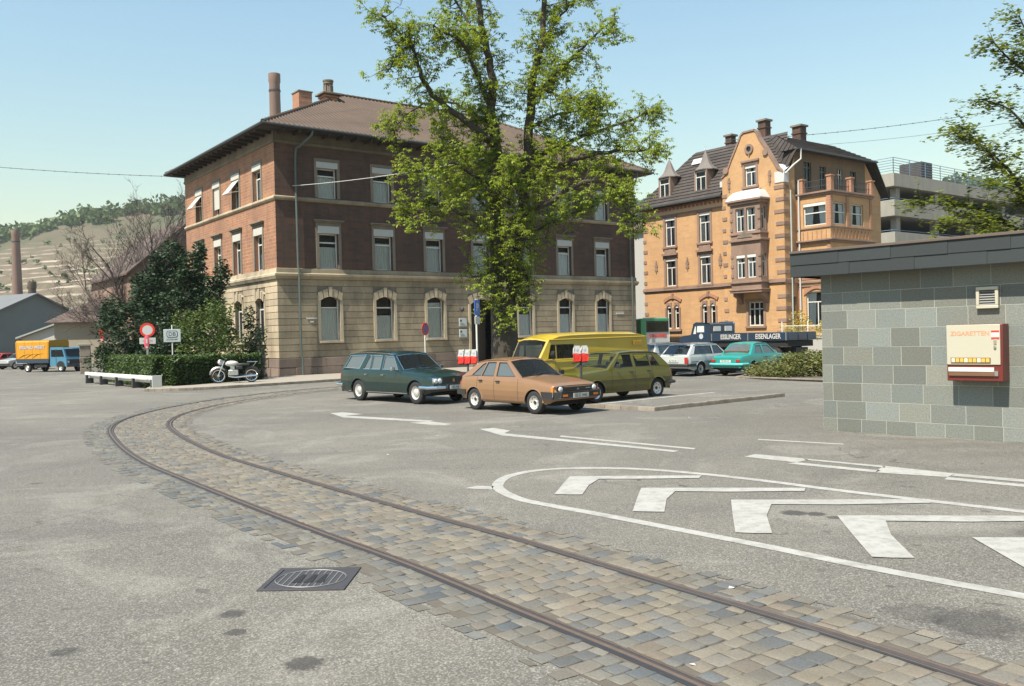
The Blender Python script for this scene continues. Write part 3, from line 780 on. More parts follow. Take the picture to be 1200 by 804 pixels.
ridge(b, (-E_, -E_, zt+.04), (RX, RY, RZ+.06)); ridge(b, (RX, RY, RZ+.06), (LX-RX, RY, RZ+.06)); ridge(b, (LX+E_, -E_, zt+.04), (LX-RX, RY, RZ+.06)); ridge(b, (-E_, WY+E_, zt+.04), (RX, RY, RZ+.06))
b.build('ridge_tiles', 'roof_tiles', B1, sharp=60)
def roofz(x, y): return zt+min((y+E_)/run, (x+E_)/runx, 1)*rise
for (x, y) in ((9.2, 1.6), (14.5, 1.9)):
    z = roofz(x, y); th_ = atan2(rise, run)
    Mx = Matrix.Translation((x, y, z+.09)) @ Matrix.Rotation(th_, 4, 'X')
    b = MB(Mx); b.box(-.35, .35, -.28, .28, 0, .06); f = b.build('skylight', 'gutter_dark', B1); b = MB(Mx); b.box(-.29, .29, -.22, .22, .061, .07); b.build('pane', 'window_glass', f)
# chimneys on the roof
b = MB(); b.box(5.7, 6.5, 5.7, 6.5, 15.0, 16.75); b.box(5.62, 6.58, 5.62, 6.58, 16.6, 16.68)
ch = b.build('chimney', 'brick_orange', B1)
b = MB(); b.box(5.48, 6.72, 5.48, 6.72, 16.752, 16.87); b.build('cap', 'dark_stone', ch, bevel=.02)
b = MB(); b.lathe([(.24, 16.85), (.22, 17.45), (.30, 17.47), (.30, 17.6), (.33, 17.62), (.33, 17.7), (.0, 17.72)], 14, (6.1, 6.1, 0)); 
for i in range(6): b.box(-.03, .03, .22, .30, 16.9, 17.4, M1=Matrix.Translation((6.1, 6.1, 0)) @ Matrix.Rotation(i*pi/3, 4, 'Z'))
b.build('chimney_pot', 'dark_stone', ch)
b = MB(); b.box(5.6, 6.5, 9.3, 10.3, 14, 17.75)
ch = b.build('chimney', 'brick_orange', B1); b = MB(); b.box(5.55, 6.55, 9.25, 10.35, 17.752, 17.83); b.build('cap', 'dark_stone', ch)
# windows: local origin bottom centre of the opening, facing -y
def frame_mesh(b, w, h, d0, mull=True, tran=.72, t=.07, mi=0, z0=0):
    b.box(-w/2, -w/2+t, d0, d0+.06, z0, z0+h, mi); b.box(w/2-t, w/2, d0, d0+.06, z0, z0+h, mi)
    b.box(-w/2+t, w/2-t, d0, d0+.06, z0, z0+t, mi); b.box(-w/2+t, w/2-t, d0, d0+.06, z0+h-t, z0+h, mi)
    if tran: b.box(-w/2+t, w/2-t, d0-.01, d0+.05, z0+h*tran-.03, z0+h*tran+.04, mi)
    if mull: b.box(-.035, .035, d0-.008, d0+.052, z0+t, z0+h*(tran or 1)-.03, mi)
def window(parent, kind, w=1.12, h=2.0, box=0, blind=None, arch=False, mull=False, jamb='dark_stone', sill=True, curtain=.78, hood=False, boxmat='shutter_grey', reveal=.2, tran=.74):
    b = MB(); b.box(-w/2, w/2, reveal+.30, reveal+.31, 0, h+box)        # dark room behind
    fr = MB(); frame_mesh(fr, w, h, reveal, mull, tran)
    o = fr.build('window', 'white_paint', parent, bevel=0)
    p = MB(); p.quad((-w/2+.05, reveal+.03, .05), (w/2-.05, reveal+.03, .05), (w/2-.05, reveal+.03, h-.05), (-w/2+.05, reveal+.03, h-.05)); p.build('pane', 'window_glass', o)
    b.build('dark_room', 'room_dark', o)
    if curtain:
        c = MB(); n = 22; hc = h*curtain
        pts = [(-w/2+.07+(w-.14)*i/n, reveal+.10+.018*sin(i*1.9)+.01*sin(i*.7)) for i in range(n+1)]
        for i in range(n): c.quad((pts[i][0], pts[i][1], .06), (pts[i+1][0], pts[i+1][1], .06), (pts[i+1][0], pts[i+1][1], hc), (pts[i][0], pts[i][1], hc))
        c.build('curtain', 'net_curtain', o)
    if sill:
        s2 = MB(); s2.box(-w/2-.14, w/2+.14, -.12, reveal, -.12, -.002); s2.build('sill', 'sandstone', o, bevel=.01)
    if jamb:
        j = MB(); H = h+box; j.box(-w/2-.17, -w/2, -.035, .03, 0, H+.001); j.box(w/2, w/2+.17, -.035, .03, 0, H+.001)
        if not arch: j.box(-w/2-.17, w/2+.17, -.036, .03, H+.002, H+.16)
        j.build('surround', jamb, o)
    if box:
        x = MB(); x.box(-w/2-.06, w/2+.06, -.045, .16, h-.0, h+box-.01)
        x.build('shutter_box', boxmat, o, bevel=.012)
    if hood:
        x = MB(); x.box(-w/2-.30, w/2+.30, -.20, .02, h+box+.24, h+box+.31); x.box(-w/2-.24, w/2+.24, -.12, .02, h+box+.163, h+box+.238); x.build('hood_moulding', 'dark_stone', o, bevel=.01)
    if blind == 'down':
        x = MB(); x.box(-w/2+.02, w/2-.02, .05, .07, .35, h); x.build('blind', 'shutter_white', o)
    if blind == 'out':
        x = MB(); x.add([(-w/2+.03, .05, h), (w/2-.03, .05, h), (w/2-.03, -.62, .75), (-w/2+.03, -.62, .75)], [(0, 1, 2, 3)]); x.add([(-w/2+.03, .07, h), (w/2-.03, .07, h), (w/2-.03, -.60, .74), (-w/2+.03, -.60, .74)], [(0, 1, 2, 3)])
        x.tube([(-w/2+.03, .05, .9), (-w/2+.03, -.61, .75), (w/2-.03, -.61, .75), (w/2-.03, .05, .9)], .015, 5); x.build('blind', 'shutter_white', o)
    if arch:
        # segmental arch filling the head plus wedge-shaped voussoirs
        x = MB(); n = 8; a0 = (-w/2, h-.30); P = []
        for i in range(n+1):
            u = -w/2+w*i/n; P.append((u, h-.30+.22*(1-(2*u/w)**2)))
        x.prism(P+[(w/2, h+.03), (-w/2, h+.03)], 'y', .0, .20)
        for i, (c0, c1) in enumerate(((-.98, -.68), (-.60, -.24), (-.13, .13), (.24, .60), (.68, .98))):
            zb = lambda c_: h-.30+.22*(1-min(1, c_*c_)); k_ = .62
            up_ = .50 if i == 2 else .40
            x.prism([(c0*k_, zb(c0)+.0), (c1*k_, zb(c1)), (c1*k_*1.18, zb(c1)+up_), (c0*k_*1.18, zb(c0)+up_)], 'y', -.075-(.02 if i == 2 else 0), .032)
        x.build('arch', 'sandstone', o, bevel=.01)
    return o
WG = window(B1, 'g', 1.12, 2.45, 0, arch=True, jamb='sandstone', curtain=.70, tran=.72); WG.location = (cx[0], .0, 1.85)
for i in (1, 2, 4, 5, 6): clone(WG, B1, (cx[i], 0, 1.85))
for y in sy: clone(WG, B1, (0, y, 1.85), -pi/2)
WM = window(B1, 'm', 1.12, 1.88, .40, jamb='dark_stone', sill=False, hood=True, curtain=.80); WM.location = (cx[0], 0, 5.70)
for i in range(1, 7): clone(WM, B1, (cx[i], 0, 5.70))
WMS = window(B1, 'ms', 1.12, 1.88, .40, jamb='dark_stone', sill=False, hood=True, curtain=.80, boxmat='shutter_white'); WMS.location = (0, sy[0], 5.70); WMS.rotation_euler = (0, 0, -pi/2)
for y in sy[1:]: clone(WMS, B1, (0, y, 5.70), -pi/2)
WU = window(B1, 'u', 1.12, 1.60, .33, jamb='dark_stone', sill=False, curtain=.72); WU.location = (cx[0], 0, 9.45)
for i in range(1, 7): clone(WU, B1, (cx[i], 0, 9.45))
for y, bl in zip(sy, (None, 'out', 'down', 'out')):
    o = window(B1, 'us', 1.12, 1.60, .33, jamb='dark_stone', sill=False, curtain=.72, blind=bl, boxmat='shutter_white'); o.location = (0, y, 9.45); o.rotation_euler = (0, 0, -pi/2)
for o in list(bpy.data.objects):
    if o.name.startswith('curtain') and o.parent and o.parent.parent is B1: o.scale = (1, 1, rnd.choice((1, 1.0, .78, 1.2, .6, 1.1)))
    if o.name.startswith('shutter_box') and o.parent and o.parent.parent is B1 and o.parent.location.z > 5: o.scale = (1, 1, 1)
# doorway
b = MB(); b.box(door[0], door[1], .9, .95, .1, 3.9); dr = b.build('doorway', 'wood_dark', B1)
b = MB(); b.box(door[0]+.1, cx[3]-.02, .84, .90, .2, 2.7); b.box(cx[3]+.02, door[1]-.1, .84, .90, .2, 2.7); b.build('door_leaf', 'wood_dark', dr, bevel=.01)
b = MB(); n = 10; Pp = []
for i in range(n+1): u = door[0]+1.7*i/n; Pp.append((u, 3.80+.34*(1-((u-cx[3])/.85)**2)))
b.prism(Pp+[(door[1], 4.25), (door[0], 4.25)], 'y', 0, .25)
for i, (c0, c1) in enumerate(((-1, -.74), (-.66, -.40), (-.32, -.13), (.13, .32), (.40, .66), (.74, 1))):
    zb = lambda c_: 3.8+.34*(1-c_*c_); b.prism([(cx[3]+c0*.9, zb(c0)), (cx[3]+c1*.9, zb(c1)), (cx[3]+c1*1.08, zb(c1)+.42), (cx[3]+c0*1.08, zb(c0)+.42)], 'y', -.08, .033)
b.prism([(cx[3]-.12, 4.1), (cx[3]+.12, 4.1), (cx[3]+.18, 4.75), (cx[3]-.18, 4.75)], 'y', -.14, .033)
b.box(door[0]-.16, door[0], -.05, .3, .1, 3.8); b.box(door[1], door[1]+.16, -.05, .3, .1, 3.8)
b.build('arch', 'sandstone', dr, bevel=.01)
b = MB(); b.box(door[0]-.3, door[1]+.3, -.5, .3, 0.1, .22); b.build('step', 'plinth_stone', dr, bevel=.02)
# office plates by the door, wall lamp, street plates
for z in (1.85, 2.50):
    b = MB(); b.box(cx[3]-1.72, cx[3]-1.18, -.05, -.004, z, z+.48); pl = b.build('office_plate', basic('plate_grey', (.42, .46, .46), .4, var=.05), B1, bevel=.01)
    b = MB(); b.box(cx[3]-1.66, cx[3]-1.54, -.053, -.0505, z+.28, z+.40)
    for q in range(3): b.box(cx[3]-1.64, cx[3]-1.28-.07*q, -.053, -.0505, z+.06+q*.06, z+.08+q*.06)
    b.build('lettering_lines', 'text_dark', pl)
b = MB(); b.cyl((cx[3]-1.62, .0, 3.55), (cx[3]-1.62, -.22, 3.55), .025); b.ell((cx[3]-1.62, -.26, 3.50), (.12, .12, .15)); b.build('wall_lamp', 'iron', B1)
b = MB(); b.box(1.55, 2.15, -.03, -.004, 3.02, 3.10); b.box(1.75, 1.95, -.03, -.004, 2.84, 2.92); b.build('wall_plate', 'sign_white', B1)
b = MB(); b.box(24.0, 24.7, -.03, -.004, 3.15, 3.25); b.build('wall_plate', 'sign_white', B1)
# downpipes
for x, top in ((1.10, 1), (LX-.55, 0)):
    b = MB(); b.tube(bez([(x+.65 if top else x, -E_, ze+.02), (x+.55 if top else x, -E_, ze-.25), (x+.12, -.55, ze-.75), (x, -.16, ze-1.2), (x, -.14, 8), (x, -.14, 5.7)], 4), .06, 8)
    b.tube([(x, -.25, 5.7), (x, -.25, 1.1), (x+.06, -.28, 1.0), (x+.06, -.28, .12)], .06, 8)
    for z in (3, 7.4, 9.8): b.cyl((x, -.14 if z > 5.5 else -.25, z), (x, -.14 if z > 5.5 else -.25, z+.07), .075, n=8)
    b.build('downpipe', 'pipe_green', B1)
# ---------------------------------------------------------------- yellow brick villa
B2 = thing('brick_villa', 'ornate yellow brick town house with curved gable, stone oriel, spired dormers and dark tile roof', 'house', (19.014, 61.5, 0), radians(-52.8))
XL = -13.35; XR = .35
PFv = lambda s_, z, d_: (s_, d_, z)
lw1, lw2 = -10.45, -6.95
hv = [(lw1-.52, lw1+.52, 5.45, 7.65), (lw2-.52, lw2+.52, 5.45, 7.65), (lw1-.52, lw1+.52, 8.6, 10.85), (lw2-.52, lw2+.52, 8.6, 10.85),
      (-10.97, -10.47, 2.1, 3.95), (-10.17, -9.67, 2.1, 3.95), (-7.35, -6.85, 2.1, 3.95), (-6.55, -6.05, 2.1, 3.95)]
b = MB(); grid_wall(b, XL, -4.95, 0, 11.2, hv, PFv, .25)
b.quad((XL, 0, 0), (XL, 12, 0), (XL, 12, 11.9), (XL, 0, 11.9)); b.quad((XL, 12, 0), (XR, 12, 0), (XR, 12, 11.9), (XL, 12, 11.9))
b.build('front_wall', 'brick_yellow', B2)
# gabled projecting bay
b = MB(); gy = -.3
gh = [(-2.82, -1.5, 2.15, 3.85), (-2.87, -1.92, 12.15, 13.65)]
grid_wall(b, -4.95, XR, 0, 11.0, gh[:1], lambda s_, z, d_: (s_, gy+d_, z), .25)
b.quad((-4.95, gy, 0), (-4.95, 0, 0), (-4.95, 0, 12), (-4.95, gy, 12))
out_g = [(-4.95, 11.0), (-4.95, 13.0), (-4.70, 13.15), (-4.45, 13.38), (-4.22, 13.8), (-3.98, 14.26), (-3.60, 14.9), (-3.27, 15.5), (-3.11, 15.83), (-2.9, 15.95), (-1.98, 15.95), (-1.85, 15.8), (-1.66, 15.37), (-1.32, 14.86), (-1.05, 14.48), (-.83, 14.1), (-.47, 13.53), (-.16, 12.98), (.35, 12.6), (.35, 11.0)]
pl2 = [V((x, z, 0)) for x, z in out_g]; hl2 = [V((x, z, 0)) for x, z in ((-2.87, 12.15), (-1.92, 12.15), (-1.92, 13.65), (-2.87, 13.65))]
allp = pl2+hl2
b.add([(p.x, gy, p.y) for p in allp], [tuple(t) for t in tessellate_polygon([pl2, hl2])])
b.add([(p.x, gy+.28, p.y) for p in allp], [tuple(t) for t in tessellate_polygon([pl2, hl2])])
n = len(pl2); b.add([(p.x, gy, p.y) for p in pl2]+[(p.x, gy+.28, p.y) for p in pl2], [(i, (i+1) % n, n+(i+1) % n, n+i) for i in range(n)])
for (p, q) in ((0, 1), (1, 2), (2, 3), (3, 0)): b.quad((hl2[p].x, gy, hl2[p].y), (hl2[q].x, gy, hl2[q].y), (hl2[q].x, gy+.28, hl2[q].y), (hl2[p].x, gy+.28, hl2[p].y))
b.build('gable_wall', 'brick_yellow', B2, sharp=20)
b = MB(); gp = [(x, gy+.13, z+.04) for x, z in out_g[1:-1]]
for i in range(len(gp)-1):
    a, c = V(gp[i]), V(gp[i+1]); d_ = (c-a).normalized(); up_ = V((-d_.z, 0, d_.x)); 
    if up_.z < 0: up_ = -up_
    y0, y1 = gy-.07, gy+.33
    b.add([(a.x, y0, a.z), (c.x, y0, c.z), (c.x, y1, c.z), (a.x, y1, a.z)]+[((p+up_*.13).x, y, (p+up_*.13).z) for p, y in ((a, y0), (c, y0), (c, y1), (a, y1))], [(0, 1, 5, 4), (4, 5, 6, 7), (3, 2, 6, 7), (0, 1, 2, 3)])
b.cyl((-4.55, gy-.12, 13.55), (-4.55, gy+.3, 13.55), .24, n=16); b.cyl((-1.05, gy-.12, 14.3), (-1.05, gy+.3, 14.3), .22, n=16)
b.build('gable_coping', 'brown_stone', B2, sharp=25)
b = MB(); b.lathe([(.20, -.0), (.20, -.1), (.36, -.1), (.38, 0)], 18, (-2.45, gy, 14.78), 'y'); b.prism([(-2.55, 14.45), (-2.35, 14.45), (-2.45, 14.2)], 'y', gy-.08, gy); b.build('oculus', 'brown_stone', B2)
b = MB(); b.lathe([(0, -.02), (.2, -.02)], 18, (-2.45, gy, 14.78), 'y'); b.build('oculus_pane', 'dark_glass', B2)
for x in (-4.3, -.75):
    b = MB()
    for dz, w in ((0, .16), (-.2, .26), (-.42, .16), (-.62, .2), (-.85, .08)): b.box(x-w/2, x+w/2, gy-.06, gy-.002, 12.9+dz-.09, 12.9+dz+.09)
    b.build('wall_ornament', 'brown_stone', B2)
for x in (-12.0, -8.72, -5.5):
    b = MB()
    for dz, w in ((.35, .06), (.2, .18), (0, .34), (-.18, .2), (-.33, .3), (-.5, .08)): b.box(x-w/2, x+w/2, -.06, -.002, 7.15+dz-.08, 7.15+dz+.08)
    b.build('wall_ornament', 'brown_stone', B2)
# right side wall, attic storey and rear
hs_ = [(2.1, 3.0, 11.75, 13.65), (4.0, 4.8, 11.9, 13.5), (6.2, 6.9, 11.9, 13.5), (7.9, 8.7, 11.8, 13.5), (1.0-.0, 1.2, 1, 1.1)]
b = MB(); PR = lambda s_, z, d_: (XR-d_, s_, z)
grid_wall(b, 1.0, 9.9, 11.2, 14.3, hs_[:4], PR, .25); b.build('attic_wall', 'brick_attic', B2); b = MB()
grid_wall(b, -.3, 12, 0, 11.2, [(.5, .95, 2.2, 4.1), (.5, .95, 5.3, 7.3)], PR, .25)
b.add([(XR, 0, 11.2), (XR, 1.0, 11.2), (XR, 1.0, 13.9), (XR, 0, 12.1)], [(0, 1, 2, 3)]); b.add([(XR, 9.9, 11.2), (XR, 12, 11.2), (XR, 12, 11.9), (XR, 9.9, 14.3)], [(0, 1, 2, 3)])
b.quad((XR, 1.0, 11.2), (XR-.8, 1.0, 11.2), (XR-.8, 1.0, 14.3), (XR, 1.0, 14.3))
b.build('side_wall', 'brick_yellow', B2)
for (a, c, z0, z1) in hs_[:4]:
    b = MB(); b.box(XR-.2, XR-.14, a, c, z0, z1, 1); b.box(XR-.14, XR-.1, a, a+.06, z0, z1); b.box(XR-.14, XR-.1, c-.06, c, z0, z1); b.box(XR-.14, XR-.1, (a+c)/2-.03, (a+c)/2+.03, z0, z1); b.box(XR-.14, XR-.1, a, c, z1-.4, z1-.34)
    o = b.build('window', [basic('frame_green', (.10, .13, .12), .5) if c < 5 or c > 7.5 else 'white_paint', 'dark_glass'], B2)
# dado, quoins, strings
b = MB()
for (x0, x1, y) in ((XL-.08, -4.95, -.08), (-5.0, XR+.08, gy-.08)): b.box(x0, x1, y, y+.1, 0, 1.15)
build_each(b, 'plinth', 'brown_stone', B2, bevel=.02)
b = MB()
for (x0, x1, y) in ((XL-.1, -5.0, 0), (-5.05, -4.25, gy), (-1.0, XR+.1, gy)):
    for (o_, z0, z1) in ((.05, 5.0, 5.12), (.14, 5.12, 5.26), (.06, 5.26, 5.38)): b.box(x0, x1, y-o_, y-.002, z0, z1)
b.box(XR+.002, XR+.1, -.4, 1.2, 5.05, 5.3)
build_each(b, 'string_course', 'brown_stone', B2)
b = MB()
for x0, x1, y, zt_ in ((XL, XL+.42, 0, 11), (-4.95, -4.55, gy, 12.6), (-.42, XR, gy, 12.4)):
    z = 1.5; i = 0
    while z < zt_-.3:
        if abs(z-5.1) > .45:
            xa, xb = (x0-.03, x1-(.12 if i % 2 else 0)) if x0 < -10 else ((x0-.03, x1-(.12 if i % 2 else 0)) if x0 < -2 else (x0+(.12 if i % 2 else 0), x1+.03))
            b.box(xa, xb, y-.04, y-.002, z, z+.27)
            if x0 > -1: b.box(XR+.002, XR+.04, -.3, .25, z, z+.27)
        z += .84; i += 1
build_each(b, 'quoin', 'brown_stone', B2, bevel=.01)
# red and white brick frieze under the eaves
b = MB(); b.box(XL-.02, -4.96, -.05, -.002, 11.0, 11.12); b.box(XL-.02, -4.96, -.07, -.002, 11.60, 11.72)
x = XL+.1
while x < -5.1: b.box(x, x+.17, -.10, -.002, 11.40, 11.60); b.box(x+.02, x+.15, -.14, -.10, 11.5, 11.6); x += .40
b.build('frieze', 'brick_orange', B2)
b = MB(); b.box(XL, -4.96, -.03, -.001, 11.12, 11.60); b.build('frieze_plaster', basic('frieze_cream', (.62, .42, .26), .8), B2)
# roof
b = MB(); 
T = [(-9.7, 2.4, 16.1), (-2.3, 2.4, 16.1), (-2.3, 9.6, 16.1), (-9.7, 9.6, 16.1)]
Ev = [(XL-.5, -.5, 11.85), (XR+.1, -.5, 11.85)]
def slope(b, a, c, d_, e, rows, tint=(1, 1, 1)):
    """tiled slope with lapped rows: a-c eave, e-d top"""
    a, c, d_, e = map(V, (a, c, d_, e)); nrm = (c-a).cross(e-a).normalized()
    if nrm.z < 0: nrm = -nrm
    for i in range(rows):
        p, q = a.lerp(e, i/rows), c.lerp(d_, i/rows); r_, s_ = a.lerp(e, (i+1)/rows), c.lerp(d_, (i+1)/rows)
        m = max(1, int((q-p).length/1.2))
        for k_ in range(m):
            t_ = rnd.uniform(.85, 1.15); o_ = nrm*rnd.uniform(.035, .055)
            b.quad(p.lerp(q, k_/m)+o_, p.lerp(q, (k_+1)/m)+o_, r_.lerp(s_, (k_+1)/m), r_.lerp(s_, k_/m), 0, (t_, t_, t_))
        b.quad(p+nrm*.05, q+nrm*.05, q-nrm*.02, p-nrm*.02)
slope(b, (XL-.5, -.5, 11.85), (-4.96, -.5, 11.85), (-4.96, 2.4, 16.1), T[0], 16)
slope(b, (-4.96, .0, 12.58), (XR, .0, 12.58), (-2.3+1.2, 2.4, 16.1), (-4.96, 2.4, 16.1), 14)
slope(b, (XL-.5, 12.5, 11.85), (XL-.5, -.5, 11.85), T[0], T[3], 18)
slope(b, (XR+.65, .5, 14.35), (XR+.65, 10.4, 14.35), T[2], T[1], 9)
slope(b, (XR-.2, .1, 12.6), (XR+.65, .5, 14.35), T[1], (-2.6, 2.3, 16.1), 8)
slope(b, (XR+.2, 12.8, 11.85), (XL-.5, 12.5, 11.85), T[3], T[2], 14)
slope(b, (XR+.62, 10.4, 14.3), (XR+.3, 12.8, 11.8), (XR-.3, 12.7, 11.9), T[2], 8)
b.add(T, [(0, 1, 2, 3)])
b.quad((XR-.8, .45, 14.3), (XR+.66, .45, 14.3), (XR+.66, 10.4, 14.3), (XR-.8, 10.4, 14.3))
b.build('roof', 'slate_tiles', B2, sharp=5)
b = MB(); b.box(XL-.62, -4.9, -.66, -.48, 11.74, 11.86); b.box(XR+.6, XR+.76, .4, 10.5, 14.24, 14.36); b.quad((XL-.5, -.5, 11.75), (-4.96, -.5, 11.75), (-4.96, 0, 11.75), (XL-.5, 0, 11.75)); b.box(XL-.66, XL-.5, -.5, 12, 11.74, 11.86); build_each(b, 'gutter', 'gutter_dark', B2)
b = MB(); b.tube([(XR+.72, .75, 14.3), (XR+.72, .75, 13.6), (XR+.35, .4, 13.2), (XR+.1, -.2, 12.6)], .06, 8); b.tube([(XR+.25, 1.05, 12.2), (XR+.25, 1.05, 1.0)], .055, 8); b.build('downpipe', 'white_zinc', B2)
b = MB(); b.tube([(XR+.1, .35, 11.5), (XR+.1, .35, 1.0)], .05, 8); b.build('downpipe', 'zinc', B2)
b = MB(); b.box(-.35, XR+.1, gy-.05, .2, 12.0, 12.75); b.add([(-.35, gy-.05, 12.75), (XR+.1, gy-.05, 12.75), (XR+.1, .4, 13.2), (-.6, .5, 13.5)], [(0, 1, 2, 3)]); b.box(-5.35, -4.96, -.1, .3, 12.3, 12.9); build_each(b, 'flashing', 'white_zinc', B2, bevel=.03, gap=.1)
# chimneys
for (x, y, z0, z1, w, m) in ((-8.0, 4.6, 15.5, 17.3, .58, 'brick_soot_shade'), (-5.5, 5.6, 15.5, 18.1, .68, 'brick_soot_shade'), (-3.6, 7.4, 15.5, 17.5, .75, 'brick_soot_shade')):
    b = MB(); b.box(x-w/2, x+w/2, y-w/2, y+w/2, z0, z1); b.box(x-w/2-.06, x+w/2+.06, y-w/2-.06, y+w/2+.06, z1-.55, z1-.45)
    c_ = b.build('chimney', m, B2); b = MB(); b.box(x-w/2-.12, x+w/2+.12, y-w/2-.12, y+w/2+.12, z1+.002, z1+.14); b.build('cap', 'dark_stone', c_)
# dormers with bell-cast spires
for x, yb in ((-10.9, -.05), (-7.2, -.05)):
    ytop = .95; z0 = 12.25; z1 = 14.1; w = .62
    b = MB(); b.add([(x-w, ytop, z1), (x-w, yb, z1), (x-w, yb, z0), (x+w, ytop, z1), (x+w, yb, z1), (x+w, yb, z0)], [(0, 1, 2), (3, 4, 5)])
    grid_wall(b, x-w, x+w, z0, z1, [(x-w+.12, x+w-.12, z0+.15, z1-.1)], lambda s_, z, d_: (s_, yb+d_, z), .1)
    dm = b.build('dormer', 'brown_stone', B2)
    b = MB(); frame_mesh(b, w*2-.24, z1-z0-.25, yb+.04, True, .72, .06, 0, z0+.15); b.v = [p+V((x, 0, 0)) for p in b.v]; wf = b.build('frame', 'white_paint', dm)
    b = MB(); b.quad((x-w+.14, yb+.08, z0+.17), (x+w-.14, yb+.08, z0+.17), (x+w-.14, yb+.08, z1-.12), (x-w+.14, yb+.08, z1-.12)); b.build('pane', 'dark_glass', dm)
    b = MB(); cy = yb+.62
    pr = [(1.0, 14.05), (1.02, 14.12), (.76, 14.30), (.54, 14.54), (.38, 14.84), (.24, 15.18), (.10, 15.45), (.03, 15.55)]
    vs = []; ns = 8
    for r, h_ in pr:
        for j in range(ns):
            a = 2*pi*(j+.5)/ns; vs.append((x+r*cos(a), cy+r*.85*sin(a), h_))
    b.add(vs, [(i*ns+j, i*ns+(j+1) % ns, (i+1)*ns+(j+1) % ns, (i+1)*ns+j) for i in range(len(pr)-1) for j in range(ns)])
    b.add(vs[:ns], [tuple(range(ns))]); b.build('spire', basic('slate_spire', (.14, .12, .105), .7, var=.25, scale=10), dm, sharp=20)
    b = MB(); b.cyl((x, cy, 15.5), (x, cy, 16.05), .03, .01); b.ell((x, cy, 15.7), (.07, .07, .07), 8); b.box(x-.15, x+.15, cy-.008, cy+.008, 15.9, 15.97); b.build('finial', 'zinc', dm)
b = MB(); th_ = atan2(4.25, 2.9); Mx = Matrix.Translation((-8.75, 1.75, 15.2)) @ Matrix.Rotation(th_, 4, 'X'); b.M = Mx; b.box(-.65, .75, -.35, .2, .05, .12); b.build('roof_patch', 'white_zinc', B2)
# windows
def vwin(x, z, w, h, y=0, bx=True, mull=True, arch=False, name='window', surround=True, curtain=True, par=None, tran=.66):
    par = par or B2; fr = MB(); frame_mesh(fr, w, h, .13, mull, tran, .07); o = fr.build(name, 'white_paint', par); o.location = (x, y, z)
    p = MB(); p.quad((-w/2+.05, .16, .05), (w/2-.05, .16, .05), (w/2-.05, .16, h-.05), (-w/2+.05, .16, h-.05)); p.build('pane', 'window_glass', o)
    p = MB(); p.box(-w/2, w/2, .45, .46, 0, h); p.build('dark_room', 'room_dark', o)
    if curtain:
        for sx in (-1, 1):
            c = MB(); c.quad((sx*w*.46, .22, .06), (sx*w*.17, .24, .06), (sx*w*.10, .22, h-.1), (sx*w*.46, .22, h-.1)); c.build('curtain', 'net_curtain', o)
    if bx: c = MB(); c.box(-w/2-.01, w/2+.01, .02, .12, h-.22, h-.0); c.build('shutter_box', 'white_paint', o)
    if surround:
        j = MB(); j.box(-w/2-.19, -w/2, -.05, .03, -.02, h+.02); j.box(w/2, w/2+.19, -.05, .03, -.02, h+.02); j.box(-w/2-.24, w/2+.24, -.14, .03, -.17, -.021)
        if not arch:
            j.box(-w/2-.26, w/2+.26, -.07, .03, h+.021, h+.2)
        j.build('surround', 'brown_stone', o, bevel=.01)
    return o
for x in (lw1, lw2):
    o = vwin(x, 5.45, 1.04, 2.2); j = MB(); j.box(-.78, .78, -.22, .0, 2.42, 2.58); j.prism([(-.58, 2.6), (.58, 2.6), (.55, 2.95), (.18, 2.88), (.12, 3.08), (-.12, 3.08), (-.18, 2.88), (-.55, 2.95)], 'y', -.09, -.001); j.build('pediment', 'brown_stone', o)
    vwin(x, 8.6, 1.04, 2.25)
for xa in (-10.97, -7.35):
    for k_ in (0, .8): vwin(xa+.25+k_, 2.1, .5, 1.85, mull=False, surround=False, curtain=False)
    b = MB(); xc = xa+.65
    for sx in (-1, 1):
        n = 8; b.prism([(xc+sx*.4-.25+.5*i/n, 3.75+.2*sin(pi*i/n)) for i in range(n+1)]+[(xc+sx*.4+.27, 4.15), (xc+sx*.4-.27, 4.15)], 'y', -.06, -.001)
    b.box(xc-.15, xc+.15, -.06, -.001, 2.05, 3.74); b.box(xc-.80, xc-.65, -.06, -.001, 2.05, 3.74); b.box(xc+.65, xc+.80, -.06, -.001, 2.05, 3.74); b.box(xc-.9, xc+.9, -.16, -.001, 1.88, 2.04)
    build_each(b, 'window_surround', 'brown_stone', B2)
    b = MB(); n = 10; lo = [(xc-.85+1.7*i/n, 4.15+.32*sin(pi*i/n)) for i in range(n+1)]; b.prism(lo+[(x_+(x_-xc)*.12, z_+.24) for x_, z_ in reversed(lo)], 'y', -.09, -.001); b.build('arch', 'brick_orange', B2)
    b = MB(); b.box(xc-.1, xc+.1, -.13, -.001, 4.45, 4.85); b.build('keystone', 'brown_stone', B2)
vwin(-2.395, 12.15, .95, 1.5, gy); b = MB(); b.box(-3.15, -1.6, gy-.16, gy, 13.85, 13.98); b.box(-3.0, -1.78, gy-.05, gy, 13.68, 13.85); b.build('hood_moulding', 'brown_stone', B2)
o = vwin(-2.16, 2.15, 1.30, 1.7, gy, mull=False, bx=False, tran=.7, curtain=False); j = MB(); j.box(-.25, -.18, .12, .19, .05, 1.65); j.box(.18, .25, .12, .19, .05, 1.65); j.build('mullions', 'white_paint', o)
